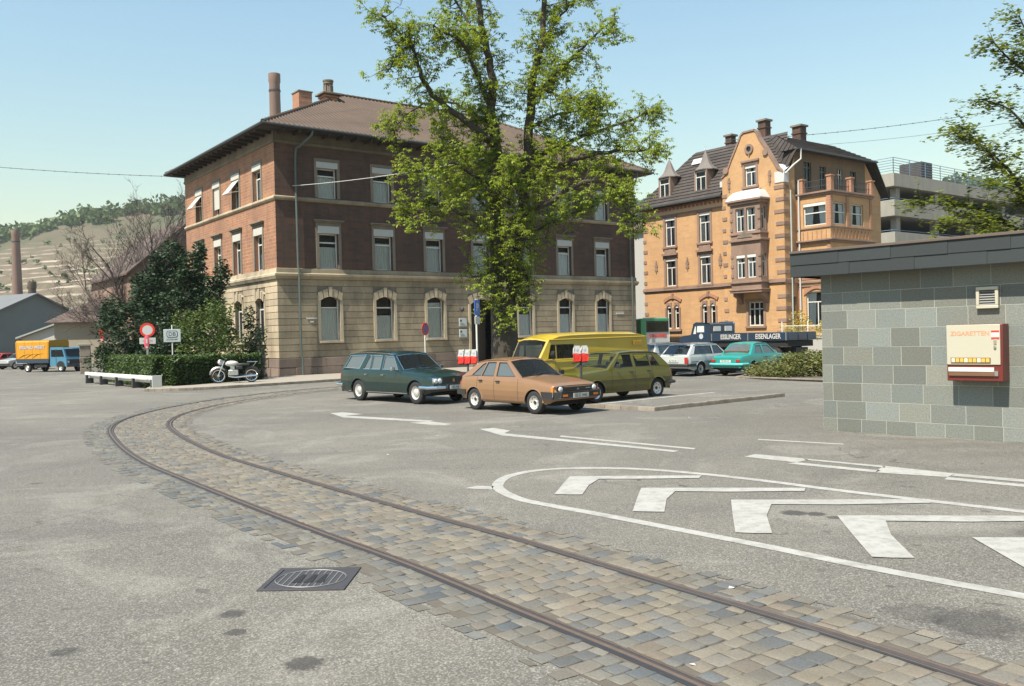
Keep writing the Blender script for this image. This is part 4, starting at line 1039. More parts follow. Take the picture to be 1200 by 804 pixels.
# oriel (two storeys, stone)
OX0, OX1, OY = -3.58, -1.02, -1.15
ori = MB()
wz = [(5.55, 7.2), (8.85, 10.5)]; oh = []
for z0, z1 in wz: oh += [(-3.12, -2.38, z0, z1), (-2.18, -1.44, z0, z1)]
grid_wall(ori, OX0, OX1, 4.75, 10.95, oh, lambda s_, z, d_: (s_, OY+d_, z), .18)
so_ = [(-.95, -.55, 5.6, 7.2), (-.95, -.55, 8.9, 10.5)]
grid_wall(ori, OY, gy, 4.75, 10.95, so_, lambda s_, z, d_: (OX1-d_, s_, z), .15)
ori.quad((OX0, OY, 4.75), (OX0, gy, 4.75), (OX0, gy, 10.95), (OX0, OY, 10.95)); ori.quad((OX0, OY, 4.75), (OX1, OY, 4.75), (OX1, gy, 4.75), (OX0, gy, 4.75))
OR = ori.build('oriel', 'brown_stone', B2)
b = MB()
for z0, z1, o_ in ((4.50, 4.66, .10), (4.66, 4.76, .16), (5.18, 5.32, .12), (8.14, 8.30, .16), (8.62, 8.74, .08), (10.78, 10.96, .14), (10.96, 11.1, .25)):
    b.box(OX0-o_, OX1+o_, OY-o_, gy-.002, z0, z1)
for z in (5.6, 6.3, 7.0, 8.9, 9.6, 10.3):
    for x in (OX0, -2.28, OX1-.16): 
        if x != -2.28: b.box(x-.03, x+.19, OY-.05, OY-.002, z, z+.25)
b.prism([(-3.3, 8.31), (-1.3, 8.31), (-2.3, 8.95)], 'y', OY-.06, OY-.002); build_each(b, 'moulding', 'brown_stone', OR, bevel=.015)
b = MB(); b.prism([(-2.95, 8.4), (-1.65, 8.4), (-2.3, 8.82)], 'y', OY-.10, OY-.062); b.build('pediment_panel', 'dark_stone', OR)
b = MB()
for x in (OX0+.05, OX1-.35): b.prism([(gy, 4.5), (OY+.1, 4.5), (OY+.1, 4.3), (OY+.5, 4.1), (gy, 3.7)], 'x', x, x+.3)
build_each(b, 'corbel', 'brown_stone', OR, bevel=.02)
b = MB(); pr = [(.25, 11.102), (.2, 11.2), (.05, 11.45), (-.15, 11.7), (-.45, 11.8)]
for i in range(len(pr)-1):
    (o0, z0), (o1, z1) = pr[i], pr[i+1]
    b.quad((OX0-o0, OY-o0, z0), (OX1+o0, OY-o0, z0), (OX1+o1, OY-o1, z1), (OX0-o1, OY-o1, z1)); b.quad((OX1+o0, OY-o0, z0), (OX1+o0, gy, z0), (OX1+o1, gy, z1), (OX1+o1, OY-o1, z1)); b.quad((OX0-o0, OY-o0, z0), (OX0-o0, gy, z0), (OX0-o1, gy, z1), (OX0-o1, OY-o1, z1))
b.quad((OX0+.45, OY+.45, 11.8), (OX1-.45, OY+.45, 11.8), (OX1-.45, gy, 11.9), (OX0+.45, gy, 11.9)); b.build('oriel_roof', 'white_zinc', OR, sharp=60)
for z0, z1 in wz:
    for x in (-2.75, -1.81): vwin(x, z0, .74, z1-z0, OY, surround=False, par=OR, bx=(z0 < 6))
    o = vwin(0, z0+.05, .40, 1.6, 0, surround=False, par=OR, bx=False, mull=False, curtain=False); o.location = (OX1, -.75, z0+.05); o.rotation_euler = (0, 0, pi/2)
# side bay with terrace
AY0, AY1, AX = 1.2, 6.3, 2.95
b = MB()
fh = [(.85, 2.6, 8.95, 10.5), (.95, 2.65, 2.0, 4.4)]
grid_wall(b, XR, AX, 0, 10.95, fh, lambda s_, z, d_: (s_, AY0+d_, z), .2)
sh_ = [(1.55, 3.1, 8.95, 10.45), (3.7, 5.25, 8.95, 10.45), (1.6, 2.9, 5.5, 7.3)]
grid_wall(b, AY0, AY1, 0, 10.95, sh_, lambda s_, z, d_: (AX-d_, s_, z), .2)
b.quad((XR, AY1, 0), (AX, AY1, 0), (AX, AY1, 10.95), (XR, AY1, 10.95))
AN = b.build('side_bay', 'brick_yellow', B2)
b = MB()
for z0, z1, o_ in ((10.95, 11.1, .12), (11.1, 11.22, .22), (7.72, 7.84, .16), (7.84, 7.95, .26), (8.72, 8.82, .08), (5.0, 5.15, .12), (4.75, 4.85, .08)):
    b.box(XR, AX+o_, AY0-o_, AY1+o_, z0, z1)
build_each(b, 'cornice', 'brown_stone', AN, bevel=.01)
b = MB()
for x in (XR+.02, AX-.25): b.box(x, x+.25, AY0-.05, AY0-.002, 8.83, 10.94); b.box(x, x+.25, AY0-.05, AY0-.002, 5.2, 7.7); b.box(x, x+.25, AY0-.05, AY0-.002, .3, 4.7)
for y in (AY0, AY0+1.95+.0, AY1-.25): b.box(AX+.002, AX+.06, y-.04, y+.24, 8.83, 10.94)
for k_ in range(6): b.box(XR+.45+k_*.36, XR+.50+k_*.36, AY0-.04, AY0-.002, 8.05, 8.55)
for k_ in range(11): b.box(AX+.002, AX+.05, AY0+.4+k_*.42, AY0+.46+k_*.42, 8.05, 8.6)
for k_ in range(6): b.box(XR+.3+k_*.36, XR+.65+k_*.36, AY0-.04, AY0-.002, 5.25, 5.5)
n = 10; lo = [(.8+2.0*i/n, 4.15+.45*sin(pi*i/n)) for i in range(n+1)]; b.prism(lo+[(x_, z_+.22) for x_, z_ in reversed(lo)], 'y', AY0-.08, AY0-.002)
b.prism(lo+[(2.8, 4.72), (.8, 4.72)], 'y', AY0-.03, AY0-.001)
build_each(b, 'brick_ornament', 'brick_orange', AN)
for args in ((1.725, 8.95, 1.75, 1.55),): vwin(*args, y=AY0, mull=False, surround=False, par=AN, tran=.55, bx=True)
o = vwin(1.8, 2.0, 1.7, 2.4, AY0, surround=False, par=AN, tran=.7, bx=False)
for y, z, w, h_ in ((2.325, 8.95, 1.55, 1.5), (4.475, 8.95, 1.55, 1.5), (2.25, 5.5, 1.3, 1.8)):
    o = vwin(0, z, w, h_, 0, mull=False, surround=False, par=AN, tran=.55, bx=False); o.location = (AX, y, z); o.rotation_euler = (0, 0, pi/2)
b = MB()
for (x, y) in ((AX+.02, AY0+.0), (AX+.02, AY0+2.4), (AX+.02, AY1-.15), (XR+.4, AY0)): b.box(x-.2, x+.15, y-.1, y+.25, 11.22, 12.15); b.box(x-.25, x+.2, y-.15, y+.3, 12.152, 12.25)
build_each(b, 'terrace_pier', 'brick_orange', AN)
b = MB()
for z in (11.6, 12.0): b.tube([(XR+.4, AY0+.05, z), (AX, AY0+.05, z), (AX, AY1, z)], .02, 5)
k_ = 0
while k_ < 4.9: b.cyl((AX, AY0+.1+k_, 11.22), (AX, AY0+.1+k_, 12.0), .012, n=5); k_ += .16
k_ = 0
while k_ < 2.3: b.cyl((XR+.5+k_, AY0+.05, 11.22), (XR+.5+k_, AY0+.05, 12.0), .012, n=5); k_ += .16
b.build('terrace_railing', 'iron', AN)
# ---------------------------------------------------------------- car park, hills, far buildings, chimneys
GR = thing('parking_garage', 'concrete multi-storey car park with open decks and a blue rail on its roof', 'car park', (37.07, 85, 0), radians(37.2))
b = MB(); X0, X1, Y1 = -8, 40, 30
for (z0, z1) in ((15.35, 16.6), (12.5, 14.05), (9.4, 10.95), (6.3, 7.85), (3.2, 4.75)):
    b.box(0, X1, 0, .25, z0, z1); b.box(0, .25, .25, Y1, z0, z1); b.box(.26, X1, .26, Y1, z0, z0+.3)
b.build('deck', 'concrete', GR)
b = MB()
for i in range(6):
    b.box(1.2+i*7.5, 1.9+i*7.5, .5, 1.1, 0, 15.3); b.box(.45, 1.0, 5+i*5, 5.5+i*5, 0, 15.3)
b.box(14, X1-1, 12, 12.3, 0, 15.3); build_each(b, 'column', 'concrete', GR)
b = MB()
for z in (16.85, 17.1, 17.35, 17.6, 17.85, 18.1): b.tube([(X1, .1, z), (.1, .1, z), (.1, Y1, z)], .03, 5)
for i in range(14): b.cyl((.1+i*3, .1, 16.6), (.1+i*3, .1, 18.1), .045, n=6); b.cyl((.1, .1+i*2.3, 16.6), (.1, .1+i*2.3, 18.1), .045, n=6)
for zf in (14.25, 11.15): b.tube([(X1, .2, zf), (.2, .2, zf), (.2, Y1, zf)], .03, 5)
b.build('railing', basic('rail_blue', (.12, .20, .28), .5), GR)
b = MB(); b.box(9, 11.2, 2, 4.4, 16.0, 18.9); b.build('stair_head', 'slate_tiles', GR)

# hillside with terraced vineyards and a wooded crest
def hillh(az, d_):
    # az: X/Y ratio ; skyline elevation (as slope) along azimuth
    pts = [(-2.2, .10), (-1.2, .13), (-.60, .127), (-.53, .141), (-.48, .154), (-.38, .163), (-.2, .17), (.1, .158), (.16, .155), (.3, .15), (.5, .166), (.8, .14), (1.6, .1)]
    s_ = pts[-1][1]
    for (a, p), (c, q) in zip(pts, pts[1:]):
        if a <= az <= c: s_ = p+(q-p)*(az-a)/(c-a); break
    if az < pts[0][0]: s_ = pts[0][1]
    f = min(1, max(0, (d_-230)/(620-230))); 
    return 1.95*0+s_*620*(f**1.15)*.965
from mathutils import noise as mn
b = MB(); na, nd = 150, 70; vs = []; ds = []
for j in range(nd+1):
    d_ = 215+(900-215)*(j/nd)
    for i in range(na+1):
        az = -1.5+3.0*i/na
        z = hillh(az, d_)
        if d_ < 560 and az < .2:
            st = 5.2; k_ = z/st+mn.noise(V((az*9, d_*.01, 0)))*.8; fl_ = math.floor(k_); fr_ = k_-fl_; z = z+(st*(max(0, (fr_-.65)/.35))-st*fr_)*.75
        z += mn.noise(V((az*14, d_*.02, 3)))*2.0
        if j == 0: z = -3
        vs.append((az*d_, d_, z))
b.add(vs, [(j*(na+1)+i, j*(na+1)+i+1, (j+1)*(na+1)+i+1, (j+1)*(na+1)+i) for j in range(nd) for i in range(na)])
m, nt, bs = _nt('hill'); o = objco(nt)
geo = nt.nodes.new('ShaderNodeNewGeometry'); sx = nt.nodes.new('ShaderNodeSeparateXYZ'); nt.links.new(o, sx.inputs[0])
nn = noise(nt, .02, 5, .6, o); nf = noise(nt, .25, 5, .7, o); vn = noise(nt, .9, 3, .6, objco(nt, (1, .25, .25)))
wv = nt.nodes.new('ShaderNodeMath'); wv.operation = 'MULTIPLY_ADD'; wv.inputs[1].default_value = 9.0
nt.links.new(noise(nt, .012, 4, .55, o), wv.inputs[0]); nt.links.new(sx.outputs['Z'], wv.inputs[2])
dv = nt.nodes.new('ShaderNodeMath'); dv.operation = 'DIVIDE'; dv.inputs[1].default_value = 3.9; nt.links.new(wv.outputs[0], dv.inputs[0])
fr = nt.nodes.new('ShaderNodeMath'); fr.operation = 'FRACT'; nt.links.new(dv.outputs[0], fr.inputs[0])
c = ramp(nt, nf, [(.3, (.10, .09, .06)), (.5, (.155, .12, .09)), (.7, (.10, .105, .06))])
c = mix(nt, ramp(nt, vn, [(.4, 0), (.6, .5)]), c, (.10, .09, .06))
brk = nt.nodes.new('ShaderNodeMath'); brk.operation = 'MULTIPLY'
nt.links.new(ramp(nt, fr.outputs[0], [(0, 0), (.70, 0), (.76, 1), (.93, 1), (1, 0)]), brk.inputs[0]); nt.links.new(ramp(nt, noise(nt, .035, 4, .6, o), [(.38, 0), (.55, .95)]), brk.inputs[1])
c = mix(nt, brk.outputs[0], c, (.34, .29, .23))
gz = ramp(nt, nn, [(.35, (.075, .082, .048)), (.65, (.135, .105, .08))])
mz = nt.nodes.new('ShaderNodeMapRange'); mz.inputs['From Min'].default_value = 50; mz.inputs['From Max'].default_value = 72; nt.links.new(wv.outputs[0], mz.inputs['Value'])
c = mix(nt, mz.outputs[0], c, gz)
nt.links.new(c, bs.inputs['Base Color']); bs.inputs['Roughness'].default_value = 1; bs.inputs['Specular IOR Level'].default_value = 0; M['hill'] = m
struct(b.build('hillside', 'hill', sharp=0), 'terraced vineyard hillside beyond the town')
b = MB(); r2 = random.Random(3)
def puff(b, c, r, n, ls, mi=0, rr=r2, tc=(.7, 1.25)):
    for _ in range(n):
        d_ = V((rr.gauss(0, 1), rr.gauss(0, 1), rr.gauss(0, 1))).normalized()*(rr.random()**.4)
        p = V((c[0]+d_.x*r[0], c[1]+d_.y*r[1], c[2]+d_.z*r[2]))
        u = V((rr.uniform(-1, 1), rr.uniform(-1, 1), rr.uniform(-1, 1))).normalized()*ls*rr.uniform(.6, 1.3); w = u.cross(V((rr.uniform(-1, 1), rr.uniform(-1, 1), rr.uniform(-1, 1)))).normalized()*ls*rr.uniform(.4, .8)
        q = rr.uniform(*tc); b.quad(p-u, p+w, p+u, p-w, mi, (q, q*rr.uniform(.95, 1.05), q))
for i in range(900):
    az = -1.3+2.6*r2.random(); d_ = r2.uniform(575, 680); z = hillh(az, d_); s_ = r2.uniform(3.2, 6.5)
    if az > .1 and r2.random() < .4: d_ = r2.uniform(380, 680); z = hillh(az, d_)
    puff(b, (az*d_, d_, z+s_*.5), (s_*1.4, s_*1.4, s_), 60, 2.0)
for i in range(150):
    az = -.75+.6*r2.random(); d_ = r2.uniform(360, 600); s_ = r2.uniform(.8, 2.2)
    puff(b, (az*d_, d_, hillh(az, d_)+s_*.4), (s_, s_, s_*.8), 16, .7)
for i in range(160):
    az = .05+.6*r2.random(); d_ = r2.uniform(250, 600); s_ = r2.uniform(2, 4.5)
    puff(b, (az*d_, d_, hillh(az, d_)+s_*.4), (s_*1.2, s_*1.2, s_), 34, 1.2)
w_ = b.build('woodland', 'leaf_mid', sharp=0); w_['kind'] = 'stuff'; w_['label'] = 'woods along the crest of the vineyard hill'

def chimney_stack(x, y, z0, z1, r0, r1, label, mat='brick_orange'):
    t_ = thing('factory_chimney', label, 'chimney', (x, y, 0)); b = MB(); b.lathe([(r0, z0), (r1*1.05, z1-1.2), (r1*1.18, z1-1.0), (r1*1.18, z1), (r1*.8, z1), (r1*.8, z1-.8)], 20)
    b.build('shaft', mat, t_); b = MB(); b.lathe([(r1*1.14+.02, z1-2.2), (r1*1.14+.02, z1-2.0)], 20); b.build('hoop', 'iron', t_)
basic('chimney_pale', (.22, .145, .115), .9, var=.2, scale=.6)
chimney_stack(-89.3, 160, 0, 23.0, 1.15, .62, 'tall tapering brick factory chimney before the vineyard hill', 'chimney_pale')
chimney_stack(-86.6, 160, 0, 13.6, .75, .62, 'short brown factory chimney beside the tall one', 'brown_tiles')
chimney_stack(-28.7, 110, 0, 35.0, 1.0, .62, 'reddish factory chimney rising behind the brick building roof', 'chimney_pale')
# warehouse, shed, house with hipped roof, gabled house behind
def gable_shed(name, label, cat, loc, rz, w, ln, he, hr, wallm, roofm, over=.4):
    t_ = thing(name, label, cat, loc, rz); b = MB()
    b.add([(-w/2, 0, 0), (w/2, 0, 0), (w/2, 0, he), (0, 0, hr), (-w/2, 0, he)], [(0, 1, 2, 3, 4)]); b.add([(-w/2, ln, 0), (w/2, ln, 0), (w/2, ln, he), (0, ln, hr), (-w/2, ln, he)], [(0, 1, 2, 3, 4)])
    b.quad((-w/2, 0, 0), (-w/2, ln, 0), (-w/2, ln, he), (-w/2, 0, he)); b.quad((w/2, 0, 0), (w/2, ln, 0), (w/2, ln, he), (w/2, 0, he)); b.build('wall', wallm, t_)
    b = MB(); k_ = (hr-he)/(w/2)
    for sx in (-1, 1): b.prism([(0, hr+.02), (sx*(w/2+over), he-k_*over+.02), (sx*(w/2+over), he-k_*over+.17), (0, hr+.17)], 'y', -over, ln+over)
    b.build('roof', roofm, t_); return t_
basic('grey_render', (.16, .17, .16), .9, var=.15, scale=1); basic('beige_render', (.30, .26, .20), .9, var=.1, scale=1); basic('grey_roof', (.13, .135, .135), .8, var=.15, scale=1)
basic('pale_roof', (.24, .26, .235), .6, var=.1); basic('white_render', (.36, .345, .31), .9, var=.06)
WH = gable_shed('warehouse', 'long grey warehouse with a shallow dark roof and pale base wall', 'warehouse', (-49.5, 92, 0), radians(62), 15, 60, 4.0, 7.3, 'grey_render', 'grey_roof')
b = MB(); b.box(-7.6, -7.51, 2, 58, 0, 2.7); b.box(-7.62, -7.5, -.06, 2, 0, 2.7); b.build('base_wall', 'beige_render', WH)
b = MB()
for i in range(5): b.box(-7.66, -7.6, 5+i*6, 6.2+i*6, .1, 2.2)
build_each(b, 'door', 'wood_dark', WH)
b = MB(); th_ = atan2(3.3, 7.5)
for i in range(6):
    Mx = Matrix.Translation((-4.1, 4+i*7, 5.67)) @ Matrix.Rotation(-th_, 4, 'Y'); b.box(-1, 1, -1.3, 1.3, .1, .35, M1=Mx)
build_each(b, 'skylight', 'pale_roof', WH)
SH = gable_shed('garden_shed', 'white-walled shed with pale sheet roof behind the yellow lorry', 'shed', (-42.0, 82, 0), radians(-4), 7.2, 9, 2.75, 3.9, 'white_render', 'pale_roof')
b = MB(); b.cyl((1.1, .5, 3.3), (1.1, .5, 5.2), .22, n=12); b.cyl((1.1, .5, 5.2), (1.1, .5, 5.45), .34, n=12); b.build('flue', 'zinc', SH)
HS = thing('roadside_house', 'low beige house with brown hipped tile roof behind the dark evergreens', 'house', (-35.2, 74, 0), radians(10))
b = MB(); b.box(-2.9, 6, 0, 7, 0, 3.85); b.build('wall', 'beige_render', HS)
b = MB(); e = .6
for q in (((-2.9-e, -e, 3.85), (6+e, -e, 3.85), (3.2, 3.5, 6.4), (.3, 3.5, 6.4)), ((-2.9-e, 7+e, 3.85), (-2.9-e, -e, 3.85), (.3, 3.5, 6.4), (.3, 3.5, 6.4)), ((6+e, -e, 3.85), (6+e, 7+e, 3.85), (3.2, 3.5, 6.4), (3.2, 3.5, 6.4)), ((6+e, 7+e, 3.85), (-2.9-e, 7+e, 3.85), (.3, 3.5, 6.4), (3.2, 3.5, 6.4))):
    if q[2] == q[3]: b.add(q[:3], [(0, 1, 2)])
    else: b.quad(*q)
b.quad((-2.9-e, -e, 3.84), (6+e, -e, 3.84), (6+e, 7+e, 3.84), (-2.9-e, 7+e, 3.84)); b.build('roof', 'brown_tiles', HS)
H3 = gable_shed('gabled_house', 'house with steep reddish-brown roof beside the brick building', 'house', (-26.5, 74, 0), radians(37.2), 10, 14, 7.8, 12.2, 'brown_stone', 'brown_tiles')
H4 = thing('plain_house', 'plain pale block seen in the gap between the two brick houses', 'house', (18.5, 84, 0), radians(37.2))
b = MB(); b.box(-6, 2.6, 0, 9, 0, 11.2); b.build('wall', 'white_render', H4); b = MB()
for z in (2.6, 5.4, 8.2): b.box(-6.1, 2.7, -.5, 0-.002, z, z+.25)
build_each(b, 'balcony', 'dark_stone', H4); b = MB(); b.add([(-6.4, -.6, 11.2), (3, -.6, 11.2), (3, 9.4, 11.2), (-6.4, 9.4, 11.2), (-1.7, 4.4, 14)], [(0, 1, 4), (1, 2, 4), (2, 3, 4), (3, 0, 4), (0, 1, 2, 3)]); b.build('roof', 'brown_tiles', H4)
# gate pier by the hedge, low white wall and fence before the villa
GP = thing('stone_gate_pier', 'old stone wall pier at the end of the hedge', 'pier', (-29.3, 60.6, 0), radians(24)); b = MB()
for i in range(5):
    q = rnd.uniform(.85, 1.1); b.box(-.34+rnd.uniform(-.02, .02), .34+rnd.uniform(-.02, .02), -.35, 1.2, i*.38, i*.38+.37, 0, (q, q, q))
b.build('pier', 'kerb_stone', GP, bevel=.03); b = MB(); b.box(-.42, .42, -.43, 1.3, 1.9, 2.04); b.build('coping', 'concrete', GP, bevel=.02)
LW = thing('low_white_wall', 'low white rendered garden wall before the villa', 'wall', (18.6, 55.0, 0), radians(-52.8)); b = MB(); b.box(-1.0, 9, 0, .3, 0, 1.25); b.build('wall', 'white_render', LW); b = MB(); b.box(-1.05, 9.05, -.05, .35, 1.252, 1.35); b.build('coping', 'concrete', LW)
FN = thing('garden_fence', 'white painted rail fence behind the low wall by the yellow bush', 'fence', (17.9, 55.9, 0), radians(-52.8)); b = MB()
for z in (1.5, 2.05): b.tube([(-1, .1, z), (9, .1, z)], .03, 6)
for i in range(6): b.cyl((-1+i*1.9, .1, 0), (-1+i*1.9, .1, 2.35), .04, n=8)
b.build('rails', 'white_paint', FN)
b = MB()
for i in range(60): b.cyl((-1+i*.16, .1, .2), (-1+i*.16, .1, 2.0), .012, n=4)
bb = b.build('bars', 'steel', FN)
# overhead cables
def cable(label, pts, r, mat, bead=0, sag=.0, group=None):
    a, c = V(pts[0]), V(pts[1]); n = 24; P = [a.lerp(c, i/n)-V((0, 0, sag*4*(i/n)*(1-i/n))) for i in range(n+1)]
    t_ = thing('overhead_cable', label, 'cable', (0, 0, 0)); b = MB(); b.tube(P, r, 5); b.build('wire', mat, t_)
    if bead:
        b = MB(); L_ = (c-a).length; k_ = int(L_/bead)
        for i in range(k_):
            f = i/k_; p = a.lerp(c, f)-V((0, 0, sag*4*f*(1-f))); b.ell(p, (r*2.6, r*2.6, r*2.6), 6)
        b.build('cable_clip', mat, t_)
cable('beaded dark cable running from the brick building eaves to the left', ((-18.4, 57.2, 12.55), (-45, 52, 14.6)), .015, 'gutter_dark', bead=.62, sag=.5)
cable('pale cable from the downpipe of the brick building into the chestnut tree', ((-11.2, 45.98, 9.95), (-1.0, 38.3, 9.6)), .014, 'white_paint', sag=.15)
cable('upper dark wire over the villa roof toward the right', ((17.5, 70, 16.9), (42, 66, 18.6)), .02, 'gutter_dark', bead=.9, sag=.5)
cable('lower dark wire over the villa roof toward the right', ((19.5, 72, 16.6), (42, 66, 17.5)), .013, 'gutter_dark', sag=.5)
# ---------------------------------------------------------------- trees and shrubs
CHL = {
'stemL': [(-0.32, 38, 3.5), (-0.53, 38, 5.34), (-0.58, 37.8, 7.51), (-0.47, 37.8, 9.33), (-0.51, 37.8, 10.56), (-0.7, 37.7, 11.42), (-0.53, 37.7, 12.61), (-0.75, 37.6, 13.99), (-1.03, 37.6, 15.62), (-1.2, 37.5, 17.57), (-1.29, 37.5, 19.55)] ,
'stemR': [(-0.17, 38.2, 3.5), (0.31, 38.3, 5.34), (0.58, 38.4, 7.2), (0.85, 38.5, 9.06), (1.06, 38.5, 11.68), (1.25, 38.5, 13.23), (1.58, 38.6, 14.48), (1.72, 38.6, 15.81), (1.89, 38.7, 17.99), (1.79, 38.7, 19.85)] ,
'R1': [(1.23, 38.5, 12.2), (1.96, 38, 12.85), (2.53, 37.6, 13.26), (3.13, 37.2, 13.77), (3.86, 36.8, 14.33), (4.61, 36.5, 14.91)] ,
'L1': [(-0.59, 37.7, 10.03), (-1.35, 37.1, 10.64), (-2.25, 36.8, 11.3), (-3.19, 36.5, 12.12), (-3.56, 36.2, 13.09), (-3.83, 36, 13.76), (-4.41, 35.8, 14.43), (-4.9, 35.7, 14.93)] ,
'L2': [(-0.63, 37.7, 11.49), (-1.27, 36.7, 13.08), (-1.74, 36.0, 13.92), (-2.34, 35.7, 14.14), (-2.93, 35.5, 14.47)] ,
'H1': [(0.6, 38.4, 8.12), (1.63, 37.6, 8.95), (2.4, 37.1, 9.12), (3.31, 36.8, 9.29), (4.25, 36.6, 9.4), (4.87, 36.5, 9.4), (5.74, 36.4, 9.39), (6.15, 36.4, 9.17)] ,
'H2': [(1.05, 38.5, 10.91), (2.34, 39.5, 11.72), (3.3, 40.0, 12.01), (4.16, 40.4, 12.32)] ,
'H3': [(0.86, 38.4, 9.41), (2.48, 39.2, 10.28), (4.42, 39.8, 11.13), (5.87, 40.2, 11.65), (6.8, 40.4, 12.03)] ,
'H4': [(0.13, 38.3, 6.83), (1.57, 37, 7.41), (2.94, 36, 8.02), (4.0, 35.6, 7.93), (4.74, 35.4, 7.03), (4.97, 35.4, 6.27)] ,
'LL1': [(-0.51, 38, 6.07), (-1.31, 37.2, 6.65), (-2.32, 36.4, 7.17), (-3.16, 36.0, 7.38), (-3.83, 35.7, 7.11), (-4.28, 35.6, 6.52)] ,
'LL2': [(-0.53, 37.8, 8.23), (-1.43, 37.0, 8.66), (-2.45, 36.4, 9.1), (-3.29, 36, 8.87), (-3.98, 35.8, 8.5)] ,
'LL3': [(-0.52, 37.9, 7.16), (-1.35, 39, 7.89), (-2.31, 39.6, 8.77), (-3.29, 40, 8.86)] ,
'LU': [(-0.5, 37.8, 10.78), (-1.62, 38.7, 11.76), (-2.76, 39.2, 12.37), (-3.94, 39.6, 12.24), (-4.74, 39.8, 11.73), (-5.33, 39.8, 10.98)] ,
'lowL': [(-0.44, 38, 4.6), (-0.94, 37.4, 4.64), (-1.37, 37.1, 4.02)] ,
'lowR': [(0.16, 38.3, 4.98), (0.62, 37.7, 4.63), (0.84, 37.4, 3.63)] ,
'low2': [(-0.31, 38, 4.05), (-0.22, 37.3, 4.19), (-0.31, 37.0, 3.46), (-0.48, 37.0, 2.57)] ,
'cen': [(-0.0, 38, 7.52), (0.08, 36.8, 7.88), (0.17, 36.1, 8.46), (0.25, 35.8, 8.92)] ,
'cen2': [(0.1, 38, 5.69), (0.25, 37.0, 6.12), (0.4, 36.4, 6.51)] ,
'cR': [(1.09, 38.5, 12.76), (2.06, 37.4, 12.06), (2.89, 36.6, 11.54), (3.55, 36.2, 11.18), (3.88, 36.1, 10.62)] ,
'uR': [(1.58, 38.6, 14.48), (2.21, 38.9, 15.46), (2.93, 39.2, 16.48), (3.81, 39.5, 17.52)] ,
'uL': [(-0.75, 37.6, 13.99), (-1.44, 38.4, 15.37), (-2.07, 38.9, 16.49), (-2.63, 39.2, 17.56)] ,
'uL2': [(-3.83, 36, 13.76), (-4.19, 35.8, 13.5), (-4.72, 35.7, 12.63)] ,
'back': [(0.33, 38.4, 6.09), (1.66, 39.6, 6.76), (2.87, 40.4, 7.41), (4.11, 41, 7.86)] ,
'backL': [(-0.45, 38, 8.63), (-1.32, 39.4, 9.66), (-2.1, 40.2, 10.61), (-3.11, 40.8, 11.15)] ,
}
LEAFR = random.Random(11)
def palm(b, p, size, rr, nl=5, droop=.45, mi=0):
    """one palmate leaf cluster: nl drooping leaflets, each two folded facets"""
    a0 = rr.uniform(0, 2*pi); q = rr.uniform(.72, 1.25); w_ = rr.uniform(.9, 1.1)
    tilt = V((rr.gauss(0, .35), rr.gauss(0, .35), 0))
    for k in range(nl):
        a = a0+2*pi*k/nl+rr.uniform(-.2, .2); d = V((cos(a), sin(a), -droop+rr.uniform(-.2, .2)))+V((0, 0, tilt.x*cos(a)+tilt.y*sin(a))); d.normalize()
        l = size*rr.uniform(.75, 1.1); s_ = V((-sin(a), cos(a), 0)); tip = p+d*l+V((0, 0, -l*.15)); mid = p+d*l*.62
        w = l*.24; up_ = V((0, 0, w*.35))
        t_ = (q*w_, q, q)
        b.add([p, mid-s_*w+up_, tip, mid, mid+s_*w+up_], [(0, 1, 2, 3), (0, 3, 2, 4)], mi, t_)
def leaf(b, p, size, rr, mi=0, flat=.5, tc=(.75, 1.25)):
    a = rr.uniform(0, 2*pi); u = V((cos(a), sin(a), rr.uniform(-flat, flat)*.8)).normalized()*size; w = V((-sin(a), cos(a), rr.uniform(-flat, flat))).normalized()*size*.45
    q = rr.uniform(*tc); b.quad(p-u*.5, p+w, p+u, p-w, mi, (q*rr.uniform(.95, 1.08), q, q))
def rdir(rr): return V((rr.gauss(0, 1), rr.gauss(0, 1), rr.gauss(0, 1))).normalized()
def walk(b, p, d, l, r, rr, n=5, wig=.25, droop=0, sides=5):
    """a wandering branch; returns its points"""
    pts = [p]; dd = d.normalized()
    for i in range(n):
        dd = (dd+rdir(rr)*wig+V((0, 0, -droop))).normalized(); pts.append(pts[-1]+dd*l/n)
    b.tube(pts, [r*(1-.8*i/n) for i in range(n+1)], sides, cap=False); return pts
